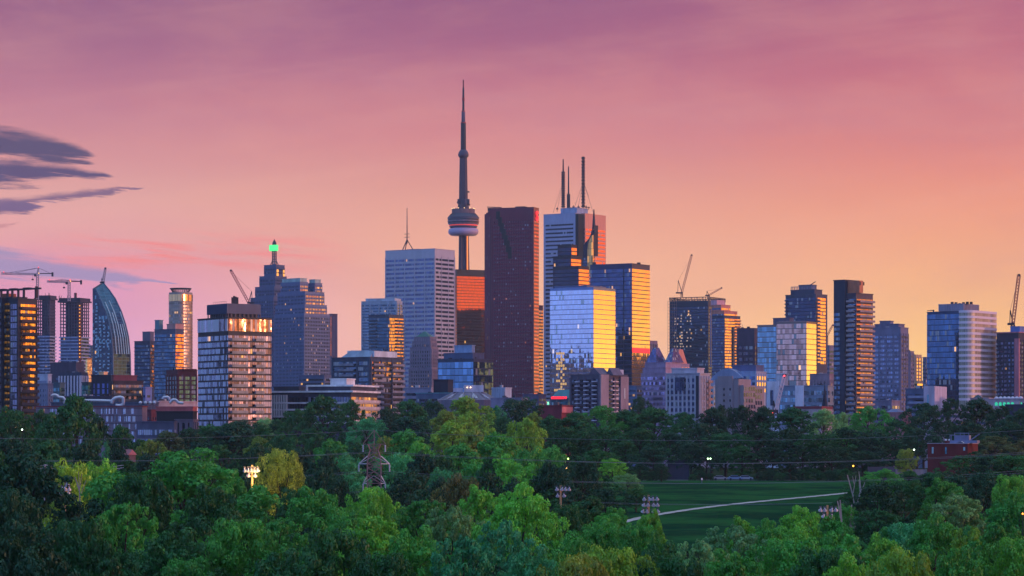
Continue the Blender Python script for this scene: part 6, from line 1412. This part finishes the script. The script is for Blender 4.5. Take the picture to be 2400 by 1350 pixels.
# shrubs along the far edge of the lawn
SH = [1470, 1492, 1512, 1530, 1550, 1624, 1640, 1664, 1776, 1792, 1806, 1826, 1844, 1866, 1884, 1906, 1924, 1946, 1962, 1980]
for i, x in enumerate(SH):
    d = 834+random.uniform(-9, 5); X_, Y_, zt = at(x, random.uniform(1096, 1110), d); g = G(X_, Y_)-.2
    r_ = empty('shrub', (X_, Y_, g), '%s shrub from left along far lawn edge, below the %s' % ('first second third fourth fifth sixth seventh eighth ninth tenth eleventh twelfth thirteenth fourteenth fifteenth sixteenth seventeenth eighteenth nineteenth twentieth'.split()[i], lmk(x)), 'shrub', 'shrubs along the far lawn edge', random.uniform(0, 6))
    me, tm, wu = PR[random.choice(['f1', 'f3', 'f4'])]; o = bpy.data.objects.new('foliage', me); COL.objects.link(o); o.parent = r_
    h = max(2, zt-g)*1.15; o.scale = (h*random.uniform(1.1, 1.7), h*1.2, h); o.location = (0, 0, -.22*h); cc = lin(COLS[random.choice(['dk', 'dg'])][0]); o.color = (*cc, 1)
# dead pale trees
def bare(label, segs, d, name='bare_tree', w0=.35):
    x0, y0 = segs[0][0]; ox, oy, _ = at(x0, y0, d); g = G(ox, oy); R_ = empty(name, (ox, oy, g), label, 'tree')
    def L(p): X_, _, z_ = at(p[0], p[1], d); return (X_-ox, 0, z_-g)
    MB().bar((0, 0, 0), L(segs[0][0]), w0*1.4, w0*1.2).build('trunk', PBARK, R_)
    for i, (p, q) in enumerate(segs): MB().bar(L(p), L(q), w0*(.9 if i < 2 else .5), w0*(.6 if i < 2 else .25)).build('limb', PBARK, R_)
bare('tall bare pale tree with forked thin limbs right of the lawn', [((1999, 1212), (2008, 1180)), ((2008, 1180), (2018, 1150)), ((2018, 1150), (2013, 1105)), ((2016, 1152), (2013, 1125)), ((2018, 1155), (2027, 1130))], 470)
bare('bare grey tree with thin Y branches left of the tall bare pale tree', [((2004, 1200), (2000, 1165)), ((2000, 1165), (1986, 1113)), ((2000, 1155), (2006, 1115)), ((2002, 1135), (1998, 1116))], 475, w0=.25)
bare('pair of pale broken snag trunks beside the six lamp floodlight mast', [((1973, 1232), (1969, 1172)), ((1971, 1215), (1963, 1174))], 440, 'snag', .3)
bare('single short pale snag trunk below the tall bare pale tree', [((1994, 1215), (1996, 1183))], 450, 'snag', .32)
bare('grey leafless shrub tree between yellow green trees at left', [((188, 1190), (186, 1150)), ((186, 1150), (176, 1118)), ((186, 1150), (192, 1110)), ((187, 1165), (202, 1125)), ((186, 1150), (184, 1105))], 400, w0=.2)

# ------------------------------------------------------------------ floodlight masts
def mast(label, x, ytop, yb, d, rows, lit=(), ox=(0, 0), strong=1.0):
    X_, Y_, zt = at(x, ytop, d); g = G(X_, Y_); R_ = empty('floodlight_mast', (X_, Y_, g), label, 'light mast', 'floodlight masts in the park'); k = d/F
    MB().lathe([(.24, 0), (.15, zt-g)], 10).build('pole', wall((190, 150, 110), .7), R_)
    n = 0
    for (yr, offs) in rows:
        z = CZ+(HY-yr)*k-g; a_, b_ = min(offs)*k, max(offs)*k
        MB().bar((a_, 0, z), (b_, 0, z), .12).build('crossarm', STEEL, R_)
        for of in offs:
            on = n in lit; n += 1

            q = MB().lathe([(.1, .34), (.15, .06), (.34, -.1), (.36, -.16)], 14).build('lamp_head', wall((178, 170, 186), .4, .1, .3), R_, True); q.location = (of*k, -.1, z-.25); q.rotation_euler = (radians(38), 0, radians(random.uniform(-30, 30)))
            bl = MB().lathe([(.02, -.25), (.27, -.21), (.32, -.15)], 14).build('bulb', glow((255, 168, 50), 9*strong if on else 2.2) if (on or strong < 2) else glow((255, 190, 90), 14), q)
            box(-.16, .16, -.16, .16, z-.05, z+.3).build('ballast_box', STEEL, R_).location = (of*k, 0, 0)
    return R_
mast('six lamp floodlight mast standing beyond the bright foreground tree, left of the lawn', 1314, 1138, 1190, 480, [(1143, (-9, 3, 11, 20)), (1158, (-7, 8))])
mast('twelve lamp floodlight mast in front of the pale path', 1520, 1160, 1215, 470, [(1166, (-10, 2, 10, 20)), (1180, (-11, -1, 12, 21)), (1195, (-13, -3, 12, 22))], (4, 11))
mast('six lamp floodlight mast beside the broken snag trunks', 1939, 1184, 1215, 430, [(1191, (-16, -6, 10, 20)), (1206, (-9, 10))], (4, 5))
mast('floodlight mast half hidden in grey green trees, right of the bare trees', 2214, 1174, 1200, 450, [(1181, (-8, 1, 9)), (1196, (-5, 3))], (2,))
mast('floodlight mast cluster of white lamps at the right edge', 2396, 1150, 1190, 420, [(1156, (-12, -4, 4, 12))])
mast('amber glowing floodlight mast among yellow green leaves at left', 153, 1128, 1190, 405, [(1132, (5,)), (1142, (-8, 0, 9)), (1152, (-9, -2, 8))], (0, 1, 2, 3, 4, 5, 6), .35)
R_ = mast('brightly lit yellow floodlight mast beside the olive gold tree', 591, 1090, 1180, 430, [(1098, (-17, -9, -2, 5, 13)), (1110, (-8, 7))], (0, 1, 2, 3, 4, 5, 6), 3.5)
for dx_, dy_, e_ in ((1.5, -1.5, 260), (4.2, 2, 200)):
    pl = bpy.data.lights.new('lamp_light', 'POINT'); pl.energy = e_*18; pl.color = (1, .66, .2); pl.shadow_soft_size = .5
    po = bpy.data.objects.new('lamp_light', pl); COL.objects.link(po); po.parent = R_; po.location = (dx_, dy_, at(591, 1104, 430)[2]-R_.location.z-.9)

# ------------------------------------------------------------------ lattice pylon and wires
PX, PD = 877, 560
ox, oy, _ = at(PX, 1100, PD); g = G(ox, oy); R_ = empty('power_pylon', (ox, oy, g), 'rusty lattice power pylon with three crossarm levels among the trees', 'pylon'); k = PD/F
RS = wall((140, 112, 116), .7, .2, .0); RS2 = wall((206, 196, 210), .6, .1, .0)
z = lambda py: CZ+(HY-py)*k-g
def lv(py, hw): return [(sx_*hw*k, sy_*hw*k, z(py)) for sx_, sy_ in ((-1, -1), (1, -1), (1, 1), (-1, 1))]
rows = [(1240, 26), (1200, 20), (1160, 16), (1133, 16), (1115, 16), (1096, 16), (1087, 16), (1070, 14), (1055, 9), (1041, 15)]
mb = MB(); pr = lv(*rows[0]); b0 = lv((g and HY+(CZ-g)/k), 32)
for a_, b_ in zip(b0, pr): mb.bar(a_, b_, .15)
for (p0, h0), (p1, h1) in zip(rows, rows[1:]):
    a_, b_ = lv(p0, h0), lv(p1, h1)
    for j in range(4):
        mb.bar(a_[j], b_[j], .13); j2 = (j+1) % 4; mb.bar(a_[j], b_[j2], .09); mb.bar(a_[j2], b_[j], .09); mb.bar(b_[j], b_[j2], .08)
mb.build('lattice_body', RS, R_)
mb = MB(); tp = (0, 0, z(1008)); mb.bar((0, 0, z(1070)), tp, .15)
for s_ in (-1, 1): mb.bar(tp, (s_*26*k, 0, z(1040)), .1)
mb.bar((-26*k, 0, z(1041)), (26*k, 0, z(1041)), .12); mb.build('peak', RS, R_)
for (pa, pb, hw) in ((1069, 1087, 36), (1115, 1133, 26)):
    mb = MB()
    for s_ in (-1, 1):
        tip = (s_*hw*k, 0, z(pb)); mb.bar((0, -1.0, z(pa)), tip, .1)
        for sy_ in (-1, 1): mb.bar((s_*16*k, sy_*16*k, z(pa)), tip, .1); mb.bar((s_*16*k, sy_*16*k, z(pb)), tip, .12)
    mb.build('crossarm', RS2, R_)
for hw, py in ((26, 1043), (36, 1089), (26, 1135)):
    for s_ in (-1, 1):
        q = MB()
        for i in range(7): q.lathe([(.08, -i*.2), (.17, -i*.2-.06), (.17, -i*.2-.12), (.08, -i*.2-.17)], 10)
        q.build('insulator', wall((190, 184, 206), .35), R_).location = (s_*hw*k, 0, z(py))
WM = wall((120, 124, 134), .5, .1, .3)
wires = [(0, 1008, 990, 33, 'topmost thin grey overhead wire'), (-26, 1059, 1040, 36, 'second overhead wire, outer left string'), (26, 1059, 1045, 34, 'second overhead wire, inner right string'), (-36, 1105, 1080, 40, 'third overhead wire, outer string'), (36, 1105, 1088, 36, 'third overhead wire, inner string'), (-26, 1151, 1130, 42, 'lowest overhead wire, outer string'), (26, 1151, 1136, 38, 'lowest overhead wire, inner string')]
for i, (off, ya_, yb_, sg, lb) in enumerate(wires):
    for sd, xe in ((1, 2650), (-1, -420)):
        mb = MB(); pp = []
        T_ = 26 if sd > 0 else 18
        if sd < 0 and i in (1, 3, 5): pass
        for j in range(T_+1):
            t_ = j/T_; px = PX+off+(xe-PX-off)*t_; s2 = sg*(1 if sd > 0 else .55)
            pp.append(at(px, ya_+(yb_-ya_)*t_*(1 if sd > 0 else -.3)+4*s2*t_*(1-t_), PD+(20 if off < 0 else -20)*t_))
        for p, q in zip(pp, pp[1:]): mb.bar(p, q, .05)
        o = mb.build('overhead_wire', WM); tag(o, lb+(' running right from the pylon' if sd > 0 else ' running left from the pylon'), 'wire', 'overhead wires')
# street pole at left with wires
ox, oy, zt = at(105, 1088, 470); g = G(ox, oy); R_ = empty('utility_pole', (ox, oy, g), 'pale utility pole with two crossarms and sagging wires at left', 'utility pole')
MB().lathe([(.2, 0), (.13, zt-g)], 8).build('pole', wall((150, 146, 160)), R_)
for dz_ in (.2, .7): MB().bar((-1.2, 0, zt-g-dz_), (1.2, 0, zt-g-dz_), .1).build('crossarm', wall((150, 146, 160)), R_)
for j, (ya_, yb_) in enumerate(((1089, 1085), (1095, 1091))):
    for sd, xe, ye in ((1, 290, yb_+5), (-1, 85, ya_+5)):
        mb = MB(); pts = [at(105+(xe-105)*t_/8, ya_+(ye-ya_)*t_/8+(8 if sd > 0 else 1)*4*(t_/8)*(1-t_/8), 470) for t_ in range(9)]
        for p, q in zip(pts, pts[1:]): mb.bar(p, q, .08)
        o = mb.build('overhead_wire', wall((170, 176, 190))); tag(o, ('upper' if j == 0 else 'lower')+' pale street wire from the utility pole '+('to the right' if sd > 0 else 'to the left'), 'wire')

# ------------------------------------------------------------------ valley buildings
f = Fr(2174, 2268, 2292, 760, a=20); R_ = f.root('brick_pump_house', 'low red brick building with slit windows and grey steel rooftop plant among trees at right', 'building'); b = f.full; z1 = f.Z(1040); RB = wall((108, 42, 46), .85)
box(b[0], b[1], b[2], b[3], 0, z1).build('wall', RB, R_)
box(b[0]-.15, b[1]+.15, b[2]-.15, b[3]+.15, z1, z1+.18).build('coping', wall((170, 150, 170)), R_)
for px, ya_, yb_ in ((2186, 1063, 1048), (2217, 1064, 1048), (2260, 1056, 1048)):
    x = f.X(px, b[2]); box(x-.24, x+.24, b[2]-.05, b[2]+.1, f.Z(ya_), f.Z(yb_)).build('window', wall((160, 190, 206), .3) if px != 2217 else G_TEAL, R_)
k = 760/F; X = lambda px: f.X(px, b[2]+2)
box(X(2214), X(2226), b[2]+2, b[2]+3.5, z1+.18, f.Z(1033)).build('brick_box', RB, R_)
for px in (2216, 2224): MB().lathe([(.25, 0), (.3, .3), (.05, .5)], 10).build('roof_vent', WHITE, R_).location = (X(px), b[2]+2.5, f.Z(1033))
MT = wall((120, 122, 158), .5, .15, .3)
box(X(2236), X(2270), b[2]+3, b[2]+5.5, z1+.9, f.Z(1020)).build('plant_enclosure', MT, R_)
box(X(2226), X(2290), b[2]+2, b[2]+6, z1+.18, z1+.9).build('plant_deck', MT, R_)
mb = MB()
for px in (2226, 2229, 2236.5, 2250, 2259, 2270): mb.bar((X(px), b[2]+2.4, z1+.5), (X(px), b[2]+2.4, f.Z(1014 if px > 2230 else 1019)), .14)
mb.bar((X(2236), b[2]+2.4, f.Z(1015)), (X(2270), b[2]+2.4, f.Z(1015)), .16).bar((X(2226), b[2]+2.4, f.Z(1020)), (X(2236), b[2]+2.4, f.Z(1020)), .14).bar((X(2273), b[2]+2.4, z1+.9), (X(2295), b[2]+2.4, f.Z(1017)), .25)
mb.build('steel_frame', MT, R_)
q = MB()
q.loft([[(X(2245)+(X(2261)-X(2245))*i/8, b[2]+.6+y_, z1+.18+.5*sin(pi*i/8)) for i in range(9)] for y_ in (0, 1.2)], False).build('curved_canopy', WHITE, R_)
def wallthing(label, x0, x1, yt, yb, d, mt, name='garden_wall', cat='wall', rails=0):
    X0, _, za = at(x0, yb, d); X1, _, zb = at(x1, yt, d); g = min(G(X0, d), G(X1, d)); R_ = empty(name, ((X0+X1)/2, d, g), label, cat); hw = (X1-X0)/2
    box(-hw, hw, -.15, .15, -1.5, zb-g).build('panel', mt, R_)
    n = max(2, int(hw*2/3)); o = None
    for i in range(n+1):
        x = -hw+2*hw*i/n
        if o is None: o = box(-.18, .18, -.3, -.152, -1.5, zb-g+.12).build('post', mt, R_); o.location = (x, 0, 0)
        else: cp(o, R_, (x, 0, 0))
    return R_
wallthing('pale grey wall between dark trunks behind the lawn', 1566, 1614, 1078, 1118, 848, wall((62, 64, 84)), 'building_wall')
wallthing('low grey board fence under the dark trees, left of the red brick building', 2035, 2100, 1094, 1108, 842, wall((74, 74, 92)), 'board_fence', 'fence')
wallthing('light retaining wall beside the small olive tree', 2100, 2170, 1100, 1112, 838, wall((120, 118, 134)), 'retaining_wall')
for (x0, xm, x1, yt, d, lb) in ((286, 302, 318, 1062, 780, 'pink tiled house roof among dark trees at left'), (446, 465, 482, 1062, 800, 'grey shingle house roof among dark trees below the square condominium')):
    f = Fr(x0, xm, x1, d, a=44); R_ = f.root('house', lb, 'house'); b = f.full; z1 = f.Z(yt+4); col = (168, 96, 104) if x0 < 300 else (104, 106, 130)
    box(b[0], b[1], b[2], b[3], 0, z1).build('wall', wall((110, 84, 90)), R_)
    ym = (b[2]+b[3])/2
    MB().add([(b[0]-.3, b[2]-.3, z1), (b[1]+.3, b[2]-.3, z1), (b[1]+.3, b[3]+.3, z1), (b[0]-.3, b[3]+.3, z1), (b[0], ym, z1+1.5), (b[1], ym, z1+1.5)], [(3, 2, 1, 0), (0, 1, 5, 4), (1, 2, 5), (2, 3, 4, 5), (3, 0, 4)]).build('roof', wall(col, .8), R_)
# street lamps glowing between the trees
for i, (x, y, d, c_, lb) in enumerate(((1658, 1075, 838, (200, 255, 190), 'left of two pale green street lamps glowing in dark trees behind the lawn'), (1664, 1075, 836, (200, 255, 190), 'right of two pale green street lamps glowing in dark trees behind the lawn'),
                                (2140, 1054, 815, (220, 255, 220), 'white globe street lamp beside the small olive tree'), (2185, 1079, 790, (220, 255, 190), 'upper pale lamp below the red brick building'), (1331, 1075, 600, (190, 255, 120), 'small green lamp in dark trees left of the lawn'),
                                (1328, 1098, 590, (255, 200, 110), 'small amber lamp in dark trees left of the lawn'), (55, 1007, 700, (220, 240, 220), 'white lamp in the dark trees at far left'), (1998, 1092, 838, (255, 180, 60), 'tiny amber lamp in dark trees right of the lawn'), (2389, 1203, 300, (255, 140, 50), 'small orange lamp in the foreground leaves at the right edge'))):
    X_, Y_, z_ = at(x, y, d); g = G(X_, Y_); R_ = empty('street_lamp', (X_, Y_-2, g), lb, 'street lamp', 'street lamps')
    MB().lathe([(.07, 0), (.04, z_-g)], 8).build('pole', DSTEEL, R_); MB().lathe([(.03, z_-g-.3*d/900), (.3*d/900, z_-g), (.03, z_-g+.3*d/900)], 10).build('lamp_globe', glow(c_, 5), R_)

# ------------------------------------------------------------------ parked cars and a walker by the lawn
def car(x, y, d, col, lb, rz=0):
    X_, Y_, _ = at(x, y, d); g = G(X_, Y_)+.3; R_ = empty('parked_car', (X_, Y_, g), lb, 'car', 'cars parked behind the lawn', rz)
    side = [(-2.2, .35), (2.2, .35), (2.25, .8), (1.3, .95), (.7, 1.42), (-1.1, 1.45), (-1.8, .98), (-2.25, .9)]; n = len(side)
    MB().add([(a_, -.85, c_) for a_, c_ in side]+[(a_, .85, c_) for a_, c_ in side], [tuple(range(n)), tuple(range(n, 2*n))[::-1]]+[(i, n+i, n+(i+1) % n, (i+1) % n) for i in range(n)]).build('body', wall(col, .3, .05, .3), R_)
    box(-1.5, .95, -.87, .87, .98, 1.34).build('window', DARK, R_)
    for wx in (-1.4, 1.4):
        for wy in (-.8, .8):
            q = MB().lathe([(.33, -.1), (.33, .1)], 14).build('wheel', DARK, R_); q.location = (wx, wy, .33); q.rotation_euler = (pi/2, 0, 0)
    box(2.2, 2.27, -.7, -.4, .55, .72).build('headlight', WHITE, R_); box(2.2, 2.27, .4, .7, .55, .72).build('headlight', WHITE, R_)
car(1688, 1117, 836, (150, 140, 150), 'silver grey car parked left of the pale blue one behind the lawn')
car(1723, 1116, 836, (120, 134, 170), 'pale blue car parked between two silver cars behind the lawn')
car(1748, 1116, 837, (150, 150, 168), 'light silver car parked rightmost behind the lawn')
def person(x, y, d, lb):
    X_, Y_, _ = at(x, y, d); g = G(X_, Y_)+.25
    J = [(0, 0, .92), (0, 0, 1.18), (0, 0, 1.42), (0, 0, 1.52), (0, -.01, 1.68), (-.19, 0, 1.38), (-.24, -.04, 1.1), (-.22, -.16, .88), (.19, 0, 1.38), (.26, .04, 1.1), (.24, -.06, .86), (-.1, 0, .86), (-.13, -.12, .48), (-.14, -.02, .06), (-.14, -.16, .04), (.1, 0, .86), (.14, .10, .48), (.15, .26, .08), (.15, .14, .04)]
    Ed = [(0, 1), (1, 2), (2, 3), (3, 4), (2, 5), (5, 6), (6, 7), (2, 8), (8, 9), (9, 10), (0, 11), (11, 12), (12, 13), (13, 14), (0, 15), (15, 16), (16, 17), (17, 18)]
    R = [.14, .14, .15, .06, .11, .07, .05, .035, .07, .05, .035, .1, .07, .045, .04, .1, .07, .045, .04]
    me = bpy.data.meshes.new('person'); me.from_pydata(J, Ed, []); o = bpy.data.objects.new('person', me); COL.objects.link(o)
    s_ = o.modifiers.new('skin', 'SKIN'); o.modifiers.new('sub', 'SUBSURF').levels = 1
    for v_, r_ in zip(me.skin_vertices[0].data, R): v_.radius = (r_, r_*.8)
    me.skin_vertices[0].data[0].use_root = True
    mm, bb = newmat('clothing'); t = E.nt.nodes.new('ShaderNodeTexCoord'); s2 = E.nt.nodes.new('ShaderNodeSeparateXYZ'); L_(t.outputs['Object'], s2.inputs[0])
    zc = E(s2.outputs[2]); L_(mixc(E.op('GREATER_THAN', zc, 1.52), mixc(E.op('GREATER_THAN', zc, .95), lin((90, 80, 120)), lin((240, 236, 250))), lin((150, 110, 96))), bb.inputs['Base Color'])
    me.materials.append(mm); o.location = (X_, Y_, g); o.rotation_euler = (0, 0, .5); tag(o, lb, 'person')
person(1645, 1137, 800, 'person in white top and lilac trousers walking on the lawn')

# ------------------------------------------------------------------ air
HAZE = True
if HAZE:
    o = box(-1900, 1900, -450, 4620, -3, 640).build('haze', None); o['kind'] = 'stuff'; o['label'] = 'thin lavender evening haze over the city'
    m = bpy.data.materials.new('haze_air'); m.use_nodes = True; nt = m.node_tree; nt.nodes.clear()
    pv = nt.nodes.new('ShaderNodeVolumePrincipled'); pv.inputs['Density'].default_value = 2.9e-5; pv.inputs['Color'].default_value = (.66, .78, 1.0, 1); pv.inputs['Anisotropy'].default_value = .0
    ot = nt.nodes.new('ShaderNodeOutputMaterial'); nt.links.new(pv.outputs[0], ot.inputs['Volume']); o.data.materials.append(m)
